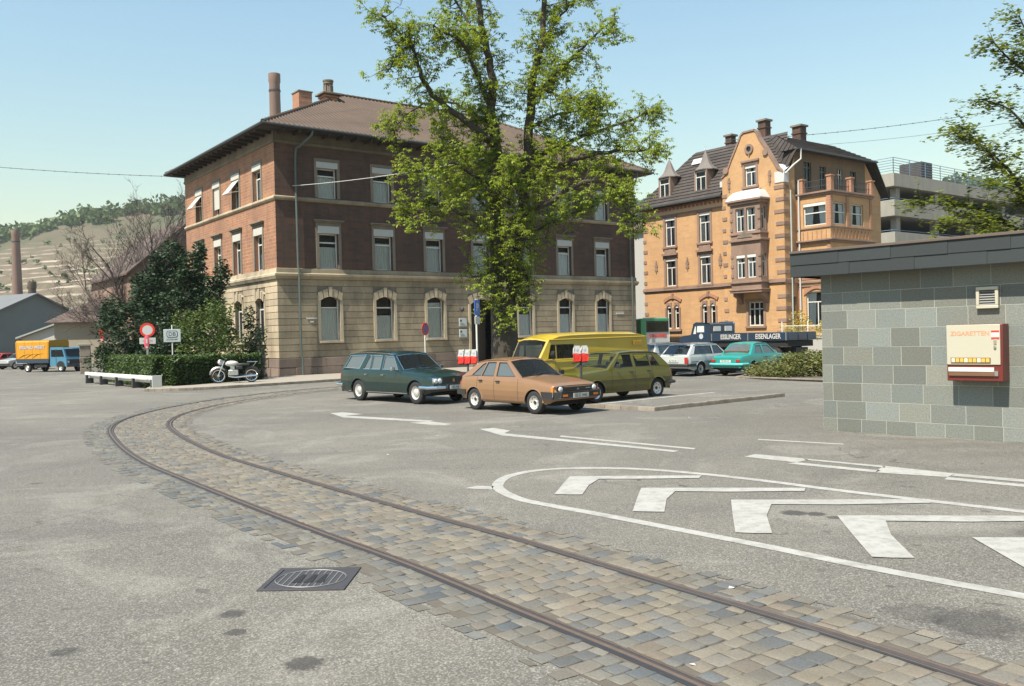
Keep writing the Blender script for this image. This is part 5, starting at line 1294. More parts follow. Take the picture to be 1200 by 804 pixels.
# horse chestnut
CT = thing('chestnut_tree', 'tall spreading chestnut tree in fresh spring leaf before the brick building', 'tree', (-.35, 38, 0))
rr = random.Random(5); off = V((-.35, 38, 0)); wb = MB(); lb = MB()
P_ = lambda p: V(p)-off
wb.tube(bez([(0, 0, -.1), (.02, 0, .3), (.05, 0, 1.5), (.03, 0, 3.0), (-.02, .0, 4.0)], 3), [.78]+[.64]*2+[.60]*4+[.56]*3+[.54]*3, 16)
RAD = dict(stemL=(.38, .08), stemR=(.36, .07), H1=(.17, .03), H3=(.14, .03), H4=(.15, .03), LL1=(.13, .03), R1=(.12, .03), L1=(.17, .03), L2=(.13, .03))
for k, pts in CHL.items():
    pts = [P_(p) for p in pts]; r0, r1 = RAD.get(k, (.085, .022))
    if k in ('stemL', 'stemR'): pts = [V((.0, 0, 2.6))]+pts
    sm = bez(pts, 4); sm = [p+rdir(rr)*.05 for p in sm]; n = len(sm)
    wb.tube(sm, [r0+(r1-r0)*(i/(n-1))**.8 for i in range(n)], 9 if r0 > .2 else 6)
    L_ = sum((sm[i+1]-sm[i]).length for i in range(n-1))
    main = k in ('stemL', 'stemR')
    step = .21 if main else .16
    m = int(L_/step)
    for q in range(m):
        f = (q+rr.random())/m; i = min(int(f*(n-1)), n-2); p = sm[i].lerp(sm[i+1], f*(n-1)-i)
        if main and p.z < 3.2: continue
        ax = (sm[i+1]-sm[i]).normalized(); d = (rdir(rr)+ax*.5+V((0, 0, .12))); 
        d = (d-ax*d.dot(ax)*.5).normalized()
        l1 = rr.uniform(.5, 1.25) if (main and p.z < 7) else rr.uniform(.4, 1.3)*(1.1-.3*f)
        tw = walk(wb, p, d, l1, .028, rr, 4, .3, .06, 4)
        for j, tp in enumerate(tw[1:]):
            for _ in range(rr.choice((1, 2, 2)) if j < 3 else 3):
                d2 = (rdir(rr)+d*.4+V((0, 0, -.1))).normalized(); l2 = rr.uniform(.15, .5)
                e = tp+d2*l2; wb.tube([tp, tp+d2*l2*.5+V((0, 0, .02)), e], [.009, .007, .005], 3, cap=False)
                for _ in range(rr.choice((2, 3, 4, 4))):
                    palm(lb, e+rdir(rr)*rr.uniform(.02, .26), rr.uniform(.095, .18), rr, 5)
wb.build('trunk', 'bark', CT, sharp=0); lb.build('crown', 'leaf_chestnut', CT, sharp=0)

# bare tree behind the evergreens
BT = thing('bare_tree', 'large leafless tree with many upright stems behind the dark evergreens', 'tree', (-29.6, 72, 0))
rr = random.Random(8); b = MB()
def bare(b, p, d, l, r, dep, rr):
    pts = walk(b, p, d, l, r, rr, 6, .13, -.035, 5 if dep < 2 else 3)
    if dep >= 4: return
    for k in range((9, 6, 5, 4)[dep]):
        f = rr.uniform(.28, 1); i = min(int(f*6), 5); q = pts[i].lerp(pts[i+1], f*6-i); ax = (pts[i+1]-pts[i]).normalized()
        s_ = rdir(rr); s_ = (s_-ax*s_.dot(ax)).normalized()
        bare(b, q, ax*.80+s_*.62+V((0, 0, .12)), l*rr.uniform(.36, .56), max(.013, r*.42), dep+1, rr)
for (tx, ty, tz, l, r) in ((-.08, 0, 1, 9.8, .17), (-.42, .1, .9, 8.6, .13), (-.62, -.1, .62, 8.2, .11), (.12, -.05, .95, 8.4, .13), (.30, .1, .85, 7.6, .11), (-.85, .1, .5, 6.6, .09), (-.25, .4, .9, 8.2, .11), (.45, -.3, .8, 6.6, .09)):
    bare(b, V((0, 0, .6)), V((tx, ty, tz)), l, r, 0, rr)
b.tube([(0, 0, 0), (0, 0, .9)], [.42, .34], 10); b.build('trunk', 'bare_bark', BT, sharp=0)

def clump(b, c, r, n, size, rr, droop=.3, tc=(.6, 1.3), leafy=1, up=0):
    """foliage spread over ragged boughs inside an ellipsoid"""
    for _ in range(n):
        d = rdir(rr); k = rr.random()**.35; p = V((c[0]+d.x*r[0]*k, c[1]+d.y*r[1]*k, c[2]+d.z*r[2]*k))
        p += V((mn.noise(p*1.1), mn.noise(p*1.1+V((9, 0, 0))), mn.noise(p*1.3+V((0, 9, 0)))))*.55*min(r)
        a = rr.uniform(0, 2*pi); u = V((cos(a), sin(a), rr.uniform(-droop-.5, .35)+up)).normalized()*size*rr.uniform(.7, 1.4)
        w = u.cross(rdir(rr)).normalized()*size*.26; q = rr.uniform(*tc)
        b.quad(p, p+u*.5+w, p+u, p+u*.5-w, 0, (q*rr.uniform(.9, 1.15), q, q*rr.uniform(.85, 1.1)))
def shrub(name, label, cat, loc, clumps, mat, size, seed, droop=.3, stem=.12, sh_=1.2, tc=(.6, 1.3), group=None, up=0):
    t_ = thing(name, label, cat, loc, 0, group); rr = random.Random(seed); b = MB()
    for c, r, n in clumps: clump(b, c, r, n, size, rr, droop, tc, up=up)
    b.build('foliage', mat, t_, sharp=0); b = MB(); b.tube([(0, 0, -.05), (.05, 0, sh_*.5), (0, .05, sh_)], [stem, stem*.8, stem*.5], 7)
    for c, r, n in clumps[:10]:
        b.tube([(0, 0, sh_*.4), (c[0]*.5, c[1]*.5, max(sh_*.5, c[2]*.6)), (c[0], c[1], c[2])], [stem*.45, stem*.3, stem*.12], 5, cap=False)
    b.build('trunk', 'bark', t_, sharp=0); return t_
rr = random.Random(21)
shrub('dark_evergreen', 'broad dark evergreen tree with ragged pointed boughs beside the brick building', 'tree', (-17.0, 45.6, 0),
      [((0, 0, 3.0), (1.9, 1.7, 2.3), 6384), ((.5, -.2, 5.2), (1.0, 1.0, 1.5), 2688), ((-.4, 0, 6.2), (.7, .7, 1.1), 1108), ((1.5, -.3, 4.2), (.9, .8, 1.3), 2083), ((2.1, 0, 5.3), (.35, .35, 1.0), 571), ((1.0, 0, 6.4), (.35, .35, .8), 503), ((-1.5, -.2, 4.6), (.8, .8, 1.3), 1747),
       ((-1.2, 0, 5.9), (.35, .35, .8), 403), ((1.9, -.4, 2.6), (.9, .8, 1.4), 2015), ((0, -.8, 1.4), (2.2, 1.0, 1.2), 3024)], 'leaf_dark', .19, 31, .15, .2, 2.5, up=.25)
shrub('dark_evergreen', 'lower dark evergreen spreading to the left behind the hedge', 'tree', (-20.4, 47.5, 0),
      [((0, 0, 2.2), (1.9, 1.4, 2.0), 5040), ((.9, 0, 4.0), (1.1, 1.0, 1.3), 2352), ((-1.0, 0, 3.6), (.6, .6, .9), 873), ((1.6, .2, 5.2), (.6, .6, 1.0), 1007), ((0, -.5, 1.0), (2.1, 1.0, 1.1), 2352)], 'leaf_dark', .19, 32, .15, .2, 2.0, up=.15)
shrub('leafy_shrub', 'tall light green shrub behind the hedge and the white signboard', 'shrub', (-14.6, 42.3, 0),
      [((0, 0, 2.1), (1.5, 1.0, 1.5), 2000), ((.6, 0, 3.2), (.9, .8, .8), 700), ((-.9, .1, 2.9), (.8, .7, .8), 600), ((1.1, -.1, 1.6), (.8, .7, 1.1), 700)], 'leaf_mid', .14, 33, .3, .08, 1.5, (.7, 1.5))
shrub('cone_shrub', 'narrow dark conical conifer against the sandstone wall', 'shrub', (-12.75, 43.6, 0),
      [((-.2, 0, .9), (.6, .5, .9), 700), ((-.2, 0, 1.9), (.42, .38, .9), 420), ((-.15, 0, 2.9), (.35, .3, .8), 300), ((.35, 0, 1.6), (.3, .3, 1.2), 260)], 'leaf_dark', .16, 34, .1, .07, 1.5, up=.5)
# clipped hedge
HG_ = thing('clipped_hedge', 'dark green clipped hedge running round the corner garden', 'hedge', (-14.9, 38.0, 0)); rr = random.Random(41); b = MB(); core = MB()
def hseg(a, c, w, h):
    a, c = V((a[0], a[1], 0)), V((c[0], c[1], 0)); d = (c-a); L_ = d.length; d.normalize(); nrm = V((-d.y, d.x, 0))
    core.add([a+nrm*-w*.42, c+nrm*-w*.42, c+nrm*w*.42, a+nrm*w*.42]+[p+V((0, 0, h*.93)) for p in (a+nrm*-w*.42, c+nrm*-w*.42, c+nrm*w*.42, a+nrm*w*.42)], [(0, 1, 5, 4), (1, 2, 6, 5), (2, 3, 7, 6), (3, 0, 4, 7), (4, 5, 6, 7)])
    for _ in range(int(L_*1000)):
        t_ = rr.uniform(-.1, L_+.1); f = rr.random(); p = a+d*t_
        if f < .42: p = p+nrm*(-w/2+rr.gauss(0, .05))+V((0, 0, rr.uniform(0.02, h)))
        elif f < .60: p = p+nrm*(w/2+rr.gauss(0, .05))+V((0, 0, rr.uniform(0, h)))
        else: p = p+nrm*rr.uniform(-w/2, w/2)+V((0, 0, h+rr.gauss(0, .045)+.05*mn.noise(p*1.2)))
        leaf(b, p, rr.uniform(.07, .13), rr, 0, 1.2, (.55, 1.4))
    for e in (a, c):
        for _ in range(700): leaf(b, e+nrm*rr.uniform(-w/2, w/2)+d*rr.gauss(0, .06)+V((0, 0, rr.uniform(0, h))), .1, rr, 0, 1.2, (.55, 1.4))
hseg((0, 0), (2.5, 4.3), .95, 1.28); hseg((-.2, .1), (-6.5, 9.3), .95, 1.30)
core.build('stems', basic('hedge_core', (.012, .02, .008), .9), HG_); b.build('foliage', 'leaf_hedge', HG_, sharp=0)
# low shrubs on the kerbed bed
shrub('low_juniper', 'low spreading green shrub on the kerbed bed beside the turquoise car', 'shrub', (11.2, 34.3, .05),
      [((-.2, .2, .25), (1.9, 1.4, .5), 4200), ((.6, .3, .62), (1.3, 1.0, .38), 2600), ((1.7, -.6, .5), (1.3, 1.1, .45), 2400), ((-1.2, .1, .2), (1.0, .9, .3), 900)], 'leaf_mound', .11, 51, .1, .05, .3, (.7, 1.4), up=.4)
shrub('yellow_bush', 'yellow flowering bush behind the white fence', 'shrub', (18.3, 56.6, 0), [((0, 0, 1.7), (1.0, .9, .8), 900), ((1.4, -1.6, 1.7), (1.1, .9, .7), 900), ((.3, .2, 2.4), (.6, .5, .7), 260)], 'leaf_yellow', .13, 52, .1, .05, 1, (.6, 1.4), up=.4)
shrub('young_tree', 'small light-leaved tree beside the pale house in the gap', 'tree', (16.4, 74, 0), [((0, 0, 3.2), (1.2, 1.1, 2.2), 900)], 'leaf_mid', .2, 53, .1, .1, 2, (.8, 1.6))
# leafy tree behind the kiosk
RT = thing('leafy_tree', 'loose fresh green tree reaching in from the right behind the kiosk', 'tree', (16.5, 26.5, 0)); rr = random.Random(61); wb = MB(); lb = MB()
wb.tube([(0, 0, 0), (-.1, 0, 2.2), (-.3, 0, 4.2), (-.2, 0, 7), (.2, 0, 9.5), (.3, 0, 11.2)], [.28, .24, .19, .13, .07, .02], 10)
def rlimb(pts, dens=.06, r=.06, sz=(.07, .13)):
    sm = bez(pts, 5); n = len(sm); wb.tube(sm, [r*(1-.8*i/(n-1)) for i in range(n)], 6, cap=False); L_ = sum((sm[i+1]-sm[i]).length for i in range(n-1))
    for q in range(int(L_/dens)):
        f = .15+.85*rr.random(); i = min(int(f*(n-1)), n-2); p = sm[i]; ax = (sm[i+1]-sm[i]).normalized()
        d = (rdir(rr)+ax*.6); d.z *= .45; d.normalize(); tw = walk(wb, p, d, rr.uniform(.35, .95), .010, rr, 4, .22, .0, 3)
        for tp in tw[1:]:
            for _ in range(5): leaf(lb, tp+rdir(rr)*rr.uniform(.02, .14), rr.uniform(*sz), rr, 0, .35, (.7, 1.35))
for pts in (((-.3, 0, 3.6), (-1.6, -.2, 4.6), (-2.6, -.3, 4.9), (-3.9, -.4, 4.85)), ((-.3, 0, 4.0), (-1.8, .3, 5.2), (-2.9, .5, 5.6), (-4.1, .6, 5.7)), ((-.3, 0, 4.6), (-1.4, -.3, 6.1), (-2.3, -.4, 7.0), (-3.4, -.5, 7.6)),
            ((-.2, 0, 5.0), (-1.2, .4, 6.3), (-1.9, .6, 7.3), (-2.6, .6, 8.0)), ((-.3, 0, 4.2), (-1.2, -.9, 5.0), (-2.0, -1.4, 5.6), (-3.0, -1.7, 5.9)), ((-.2, 0, 6.5), (-1.0, -.2, 7.6), (-1.6, -.2, 8.3), (-2.3, -.1, 8.6)),
            ((0, 0, 8.5), (-.9, 0, 9.4), (-1.5, 0, 9.9), (-2.0, .1, 10.6)), ((.1, 0, 9.5), (-.6, .2, 10.4), (-1.0, .2, 11.2)), ((-.3, 0, 3.8), (-1.0, -.8, 4.2), (-2.2, -1.4, 4.3), (-3.2, -1.8, 4.4)), ((-.3, 0, 3.5), (-.9, .4, 4.6), (-1.7, .8, 5.2), (-2.6, 1.0, 5.3)),
            ((-.2, 0, 5.6), (.2, -.8, 6.4), (.6, -1.2, 7.1)), ((-.3, 0, 3.9), (-.9, -.6, 5.2), (-1.4, -.9, 5.9)), ((0, 0, 5), (.9, .4, 6), (1.6, .5, 7)), ((0, 0, 8), (.9, .2, 9.2), (1.5, .2, 10.2)), ((-.3, 0, 3.4), (.5, -.6, 4.2), (1.2, -1, 4.6))):
    rlimb(pts)
wb.build('trunk', 'bark', RT, sharp=0); lb.build('crown', 'leaf_fresh', RT, sharp=0)
# ---------------------------------------------------------------- vehicles
def ip(tab, x):
    if x <= tab[0][0]: return tab[0][1]
    for (a, p), (c, q) in zip(tab, tab[1:]):
        if x <= c: return p+(q-p)*(x-a)/(c-a)
    return tab[-1][1]
m_paint('paint_green', (.004, .022, .021), .25, (.015, .022, .019)); m_paint('paint_tan', (.235, .128, .064), .3, (.17, .10, .055)); m_paint('paint_olive', (.085, .078, .005), .3, (.06, .052, .012))
m_paint('paint_yellow', (.46, .32, .025), .35, (.3, .22, .05)); m_paint('paint_white', (.44, .46, .45), .3, (.3, .28, .25)); m_paint('paint_teal', (.012, .23, .20), .3, (.06, .2, .16)); m_paint('paint_silver', (.36, .38, .37), .35, (.3, .28, .25))
m_paint('paint_blue', (.04, .17, .27), .4, (.15, .18, .2)); m_paint('paint_navy', (.012, .03, .06), .4, (.06, .07, .08)); m_paint('paint_red', (.45, .04, .03), .35); m_paint('paint_busgreen', (.02, .22, .09), .4)
basic('tarp', (.48, .22, .006), .6, var=.12, scale=1.5, bmp=.15); basic('plate_white', (.48, .48, .44), .5, var=.03)
def wheel(parent, x, y, r, w, rimstyle=0):
    """tyre with rim as sub-part; y sign gives the outer side"""
    sg = 1 if y > 0 else -1; b = MB(); c = (x, y, r)
    b.lathe([(r*.60, -w/2), (r*.80, -w/2), (r*.93, -w*.46), (r, -w*.32), (r, w*.32), (r*.93, w*.46), (r*.80, w/2), (r*.60, w/2), (r*.60, -w/2)], 28, c, 'y')
    t_ = b.build('wheel', 'rubber', parent, sharp=50); b = MB(); o_ = sg
    pr = [(0, .30), (r*.12, .30), (r*.17, .24), (r*.20, .20), (r*.40, .24), (r*.48, .30), (r*.53, .42), (r*.61, .46), (r*.61, .36)]
    b.lathe([(a, o_*w*k_) for a, k_ in pr], 28, c, 'y')
    if rimstyle == 1: b.lathe([(0, o_*w*.50), (r*.3, o_*w*.46), (r*.36, o_*w*.36)], 24, c, 'y')
    rm = b.build('rim', 'hub_silver', t_, sharp=40)
    if rimstyle == 0:
        b = MB()
        for k_ in range(8):
            a = 2*pi*k_/8; px, pz = x+r*.44*cos(a), r+r*.44*sin(a); b.cyl((px, y+o_*w*.268, pz), (px, y+o_*w*.285, pz), r*.062, n=7)
        b.lathe([(0, o_*w*.34), (r*.15, o_*w*.33), (r*.17, o_*w*.25)], 14, c, 'y'); b.build('rim_holes', 'black_plastic', rm)
    return t_
def build_car(name, label, cat, P, loc, rz, group=None, lod=2):
    t_ = thing(name, label, cat, loc, rz, group)
    W = P['w']; xf, xr = P['x']; ax = P['axle']; R = P['R']; ra = R*1.13; zb = P.get('sill', .22); paint = P['paint']
    wt = P['wt']; zs = P['zs']; zt = P['zt']; A0, A1, C1, C0 = P['cab']   # cowl, roof front, roof rear, rear belt (x values)
    lf = P.get('lean', {}); 
    xs = {xf, xr, A0, C0}
    for c in ax:
        for k_ in range(-8, 9): xs.add(round(c+ra*sin(k_*pi/16), 4))
    for d_ in P.get('gaps', ()): xs |= {d_-.006, d_+.006}
    for p in wt+zs+zt: xs.add(p[0])
    xs = sorted(x for x in xs if xr <= x <= xf); o2 = [xs[0]]
    for x in xs[1:]:
        while x-o2[-1] > .24: o2.append(o2[-1]+.18)
        if x-o2[-1] > .004: o2.append(x)
    xs = o2
    FR = [0, .10, .28, .5, .72, .88, 1.0]; SF = P.get('sec', [(0, .93), (.10, .965), (.28, .99), (.5, 1.0), (.72, .99), (.88, .975), (1, .945)])
    def zlow(x):
        z = zb+.0
        if x > xf-.35: z = zb+.10*(x-(xf-.35))/.35
        if x < xr+.35: z = zb+.10*((xr+.35)-x)/.35
        for c in ax:
            d_ = ra*ra-(x-c)**2
            if d_ > 0: z = max(z, R+sqrt(d_))
        return z
    def shift(x, z):
        for (xe, L_) in lf.items():
            if (xe > 0) == (x > 0) and abs(x-xe) < .22: return ip(L_, z)*(1-abs(x-xe)/.22)
        return 0
    def ring(x, sg):
        w = ip(wt, x)*W/2; z0 = zlow(x); z1 = ip(zs, x); base = zb; out_ = []
        for f in FR:
            z = z0+(z1-z0)*f; g_ = (z-base)/(z1-base); out_.append(V((x+shift(x, z), sg*w*ip(SF, g_), z)))
        return out_
    def deck(x, sg):
        w = ip(wt, x)*W/2*.945; z1, z2 = ip(zs, x), ip(zt, x)
        return [V((x+shift(x, z1), sg*w*k_, z1+(z2-z1)*h_)) for k_, h_ in ((1, 0), (.93, .45), (.8, .75), (.4, .95), (0, 1))]
    body = MB(); gaps = P.get('gaps', ()); dr = P.get('doors', ()); doors = {}
    for sg in (1, -1):
        rg = [ring(x, sg) for x in xs]
        for i in range(len(xs)-1):
            m_ = (xs[i]+xs[i+1])/2; isgap = any(abs(m_-g_) < .006 for g_ in gaps); tgt = body
            for di, (d0, d1) in enumerate(dr):
                if d0 < m_ < d1 and not isgap: tgt = doors.setdefault((di, sg), MB())
            for k_ in range(len(FR)-1):
                tt = tgt if k_ > 0 else body
                tt.quad(rg[i][k_], rg[i+1][k_], rg[i+1][k_+1], rg[i][k_+1], 1 if (isgap and k_ > 0) else 0)
        # wheel arch liner
        for c in ax:
            for k_ in range(16):
                a0, a1 = pi*k_/16, pi*(k_+1)/16; yo = W/2*.97*ip(wt, c); yi = yo-.30
                p = [(c+ra*cos(a_), R+ra*sin(a_)) for a_ in (a0, a1)]
                body.quad((p[0][0], sg*yo, p[0][1]), (p[1][0], sg*yo, p[1][1]), (p[1][0], sg*yi, p[1][1]), (p[0][0], sg*yi, p[0][1]), 1)
                body.add([(p[0][0], sg*yi, p[0][1]), (p[1][0], sg*yi, p[1][1]), (c, sg*yi, R)], [(0, 1, 2)], 1)
                if P.get('lip', 1):
                    q = [(c+(ra+.035)*cos(a_), R+(ra+.035)*sin(a_)) for a_ in (a0, a1)]
                    if min(q[0][1], q[1][1]) > zb: body.quad((p[0][0], sg*(yo+.028), p[0][1]), (p[1][0], sg*(yo+.028), p[1][1]), (q[1][0], sg*(yo+.012), q[1][1]), (q[0][0], sg*(yo+.012), q[0][1]), 0)
    for i in range(len(xs)-1):
        m_ = (xs[i]+xs[i+1])/2
        if C0 < m_ < A0: continue
        for sg in (1, -1):
            a, c = deck(xs[i], sg), deck(xs[i+1], sg)
            for k_ in range(4): body.quad(a[k_], c[k_], c[k_+1], a[k_+1], 0)
    for x in (xs[0], xs[-1]):
        rl, rr_ = ring(x, 1), ring(x, -1); d1, d2 = deck(x, 1), deck(x, -1)
        for k_ in range(len(FR)-1): body.quad(rl[k_], rr_[k_], rr_[k_+1], rl[k_+1], 0)
        for k_ in range(4): body.quad(d1[k_], d2[k_], d2[k_+1], d1[k_+1], 0)
    body.box(xr+.25, xf-.25, -W*.36, W*.36, zb-.03, zb+.12, 1)
    for x in (A0-.02, C0+.03):
        w = ip(wt, x)*W/2*.94; body.quad((x, -w, zb), (x, w, zb), (x, w, ip(zs, x)), (x, -w, ip(zs, x)), 1)
    BO = body.build('body', [paint, 'dark'], t_, sharp=28)
    for k_, mb in doors.items():
        xm = sum(dr[k_[0]])/2; o = mb.build('door', [paint, 'dark'], t_, sharp=28)
        xh = dr[k_[0]][0]+.14; w = ip(wt, xh)*W/2*1.0; zh = ip(zs, xh)-P.get('hz', .10)
        h_ = MB(); h_.box(xh-.05, xh+.09, w*k_[1]-.01 if k_[1] > 0 else -w-.028, w+.028 if k_[1] > 0 else -w+.01, zh-.015, zh+.015); h_.build('handle', P.get('handle', 'black_plastic'), o, bevel=.005)
    # greenhouse
    zr = P['zr']; ce = P.get('crown', .05); wr = P['wr']*W/2; tl = P['win']; zr_e = lambda x: ip(zr, x)-ce
    def zbelt(x): return ip(zs, x)
    def sy(x, z):
        z0 = zbelt(x); wb = ip(wt, x)*W/2*.945; f = (z-z0)/max(.05, (ip(zr, x)-ce-z0)); f = min(1.05, max(0, f)); return wb+(wr-wb)*(f*.85+f*f*.15)
    roofx = [A1+(C1-A1)*i/10 for i in range(11)]
    outl = [(A0, zbelt(A0))]+[(x, zr_e(x)) for x in roofx]+[(C0, zbelt(C0))]
    mid = [C0+(A0-C0)*i/8 for i in range(1, 8)]; outl += [(x, zbelt(x)-.004) for x in mid]
    gh = MB(); gl = []
    for sg in (1, -1):
        def m3(p, inset=0): return V((p[0], sg*(sy(p[0], p[1])-inset), p[1]))
        loops = [[V((p[0], p[1], 0)) for p in outl]]+[[V((p[0], p[1], 0)) for p in w_] for w_ in tl]
        flat = [p for l in loops for p in l]
        gh.add([m3((p.x, p.y)) for p in flat], [tuple(t) for t in tessellate_polygon(loops)], 0)
        for w_ in tl:
            n = len(w_)
            gh.add([m3(p) for p in w_]+[m3(p, .03) for p in w_], [(i, (i+1) % n, n+(i+1) % n, n+i) for i in range(n)], 1)
            # window trim
            c_ = (sum(p[0] for p in w_)/n, sum(p[1] for p in w_)/n)
            gh.add([m3(p, -.004) for p in w_]+[m3((p[0]+(c_[0]-p[0])*.045, p[1]+(c_[1]-p[1])*.07), -.004) for p in w_], [(i, (i+1) % n, n+(i+1) % n, n+i) for i in range(n)], 2)
            g_ = MB(); g_.add([m3(p, .02) for p in w_], [tuple(range(n))]); gl.append(g_)
    def screen(xb, xt, zb_, zt_, bulge, mg, name):
        us = [0, mg, .25, .5, .75, 1-mg, 1]; vs_ = [0, .07, .35, .65, .92, 1]; g_ = MB(); tr_ = MB()
        def pt(u, v, o_=0):
            yb_, yt_ = sy(xb, zb_) if zb_ > zbelt(xb)+.01 else ip(wt, xb)*W/2*.945, wr; yy = (2*u-1)*(yb_+(yt_-yb_)*v); cv = 1-(2*u-1)**2
            sgx = 1 if xb > xt else -1
            return V((xb+(xt-xb)*v+sgx*bulge*cv*(1-.3*v)-sgx*o_, yy, zb_+(zt_-zb_)*v+ce*cv*v+(ip(zt, xb)-ip(zs, xb))*cv*(1-v)))
        for i in range(len(us)-1):
            for j in range(len(vs_)-1):
                inner = 0 < i < len(us)-2 and 0 < j < len(vs_)-2
                q = [pt(us[i], vs_[j]), pt(us[i+1], vs_[j]), pt(us[i+1], vs_[j+1]), pt(us[i], vs_[j+1])]
                (g_ if inner else gh).quad(*q, mi=0)
        tr_.tube([pt(u, v, -.006) for u, v in ((mg, .07), (.3, .07), (.7, .07), (1-mg, .07), (1-mg, .92), (.7, .92), (.3, .92), (mg, .92), (mg, .07))], .009, 5)
        g_.build(name, P.get('glass', 'car_glass'), t_, sharp=0); tr_.build('screen_trim', P.get('trim', 'black_plastic'), t_)
    screen(A0, A1, zbelt(A0), zr_e(A1), P.get('bul', .09), P.get('pil', .05), 'windscreen')
    screen(C0, C1, zbelt(C0), zr_e(C1), .05, P.get('rpil', .10), 'rear_window')
    ny = 8
    for i in range(10):
        for j in range(ny):
            def rp(x, u):
                cv = 1-(2*u-1)**2; sgn = (1 if i < 1 else 0)
                bx = 0
                if abs(x-A1) < 1e-6: bx = P.get('bul', .09)*cv*.7
                if abs(x-C1) < 1e-6: bx = -.05*cv*.7
                return V((x+bx, (2*u-1)*wr, zr_e(x)+ce*(1-abs(2*u-1)**2.6)))
            gh.quad(rp(roofx[i], j/ny), rp(roofx[i+1], j/ny), rp(roofx[i+1], (j+1)/ny), rp(roofx[i], (j+1)/ny), 0)
    gh.build('roof_frame', [P.get('roofpaint', paint), 'dark', P.get('trim', 'black_plastic')], t_, sharp=28)
    for g_ in gl: g_.build('side_window', P.get('glass', 'car_glass'), t_)
    # roof drip rails
    b = MB()
    for sg in (1, -1): b.tube([(x, sg*(wr+.008), zr_e(x)+.004) for x in roofx], .011, 5)
    b.build('drip_rail', P.get('rail', paint), t_)
    # interior
    if P.get('seats', 1):
        zc = P.get('seatz', .52)
        for x in P.get('seatx', (-.12, -.95)):
            for y in ((-.36, .36) if x > -.5 else (0,)):
                w = .24 if x > -.5 else .60; b = MB(); b.box(x-.25, x+.28, y-w, y+w, zc-.15, zc); Mx = Matrix.Translation((x-.25, y, zc)) @ Matrix.Rotation(radians(-14), 4, 'Y'); b.box(-.06, .06, -w, w, -.05, .56, M1=Mx)
                if w < .3: b.box(-.05, .04, -.12, .12, .58, .72, M1=Mx)
                b.build('seat', 'seat_fabric', t_, bevel=.03)
        b = MB(); b.box(C0+.1, A0-.1, -W*.4, W*.4, zb+.1, zb+.13); b.box(A0-.42, A0-.08, -W*.41, W*.41, zc+.15, zbelt(A0)-.06); b.build('dashboard', 'seat_fabric', t_, bevel=.02)
        b = MB(); pts = [(A0-.52+.10*sin(a*pi/9)*.3, .36+.18*cos(a*pi/9), zbelt(A0)-.02+.17*sin(a*pi/9)) for a in range(19)]; b.tube(pts, .012, 5, cap=False); b.tube([(A0-.52, .36, zbelt(A0)-.02), (A0-.3, .36, zbelt(A0)-.14)], .02, 6); b.build('steering_wheel', 'black_plastic', t_)
    tw = P.get('track', W-.22)/2
    for i, c in enumerate(ax):
        for sg in (1, -1):
            w_ = wheel(t_, c, sg*tw, R, P.get('tw', .165), P.get('rim', 0))
    return t_, dict(zlow=zlow, ring=ring, sy=sy, zbelt=zbelt, zr_e=zr_e)
def part(t_, name, mat, fn, bevel=0, sharp=35):
    b = MB(); fn(b); return b.build(name, mat, t_, bevel=bevel, sharp=sharp)
def lamp(t_, x, y, z, r, name='headlight', mat='lamp_glass', rect=None, d=.05, sgn=1):
    b = MB()
    if rect: b.box(min(x, x+sgn*d), max(x, x+sgn*d), y-rect[0]/2, y+rect[0]/2, z-rect[1]/2, z+rect[1]/2, 0)
    else: b.lathe([(r, 0), (r, d*.5), (r*.9, d*.8), (r*.5, d), (0, d*1.05)] if sgn > 0 else [(r, 0), (r, -d*.5), (r*.9, -d*.8), (0, -d*1.05)], 18, (x, y, z), 'x')
    return b.build(name, mat, t_, bevel=.006 if rect else 0)
def wipers(t_, A0, z, n=2):
    b = MB()
    for y in ((-.42, .12) if n == 2 else (0,)): b.tube([(A0+.06, y, z+.02), (A0-.05, y+.40, z+.12)], .008, 4); b.tube([(A0+.03, y+.02, z+.03), (A0-.02, y+.50, z+.10)], .006, 4)
    b.build('wiper', 'black_plastic', t_)
def mirror(t_, x, y, z, mat='black_plastic'):
    sg = 1 if y > 0 else -1; b = MB(); b.box(x-.03, x+.05, min(y, y+sg*.05), max(y, y+sg*.05), z-.01, z+.02); b.box(x-.02, x+.05, min(y+sg*.05, y+sg*.20), max(y+sg*.05, y+sg*.20), z-.015, z+.10); b.build('mirror', mat, t_, bevel=.012)
def strip(t_, P, x0, x1, z, h_, mat, F, name='trim_strip'):
    W = P['w']; SF = [(0, .93), (.10, .965), (.28, .99), (.5, 1.0), (.72, .99), (.88, .975), (1, .945)]
    b = MB(); n = int((x1-x0)/.12)
    for sg in (1, -1):
        def p(x, zz, o_=.006):
            z1 = ip(P['zs'], x); g_ = (zz-P.get('sill', .22))/(z1-P.get('sill', .22)); return V((x, sg*(ip(P['wt'], x)*W/2*ip(SF, g_)+o_), zz))
        for i in range(n):
            a, c = x0+(x1-x0)*i/n, x0+(x1-x0)*(i+1)/n
            if F['zlow'](a) > z-h_ or F['zlow'](c) > z-h_: continue
            b.quad(p(a, z-h_/2), p(c, z-h_/2), p(c, z+h_/2), p(a, z+h_/2)); b.quad(p(a, z+h_/2), p(c, z+h_/2), p(c, z+h_/2, 0), p(a, z+h_/2, 0))
    return build_each(b, name, mat, t_)
def plate(t_, x, z, s_, sgn=1, w=.52, y=0):
    b = MB(); b.box(min(x, x+sgn*.012), max(x, x+sgn*.012), y-w/2, y+w/2, z-.055, z+.055); p = b.build('number_plate', 'plate_white', t_)
    b = MB(); x2 = x+sgn*.0135
    b.build
    text(s_, .105, 'text_dark', p, (x+sgn*.0135, y, z), (pi/2, 0, pi/2 if sgn > 0 else -pi/2), .0005, bold=.001, xs=.95)
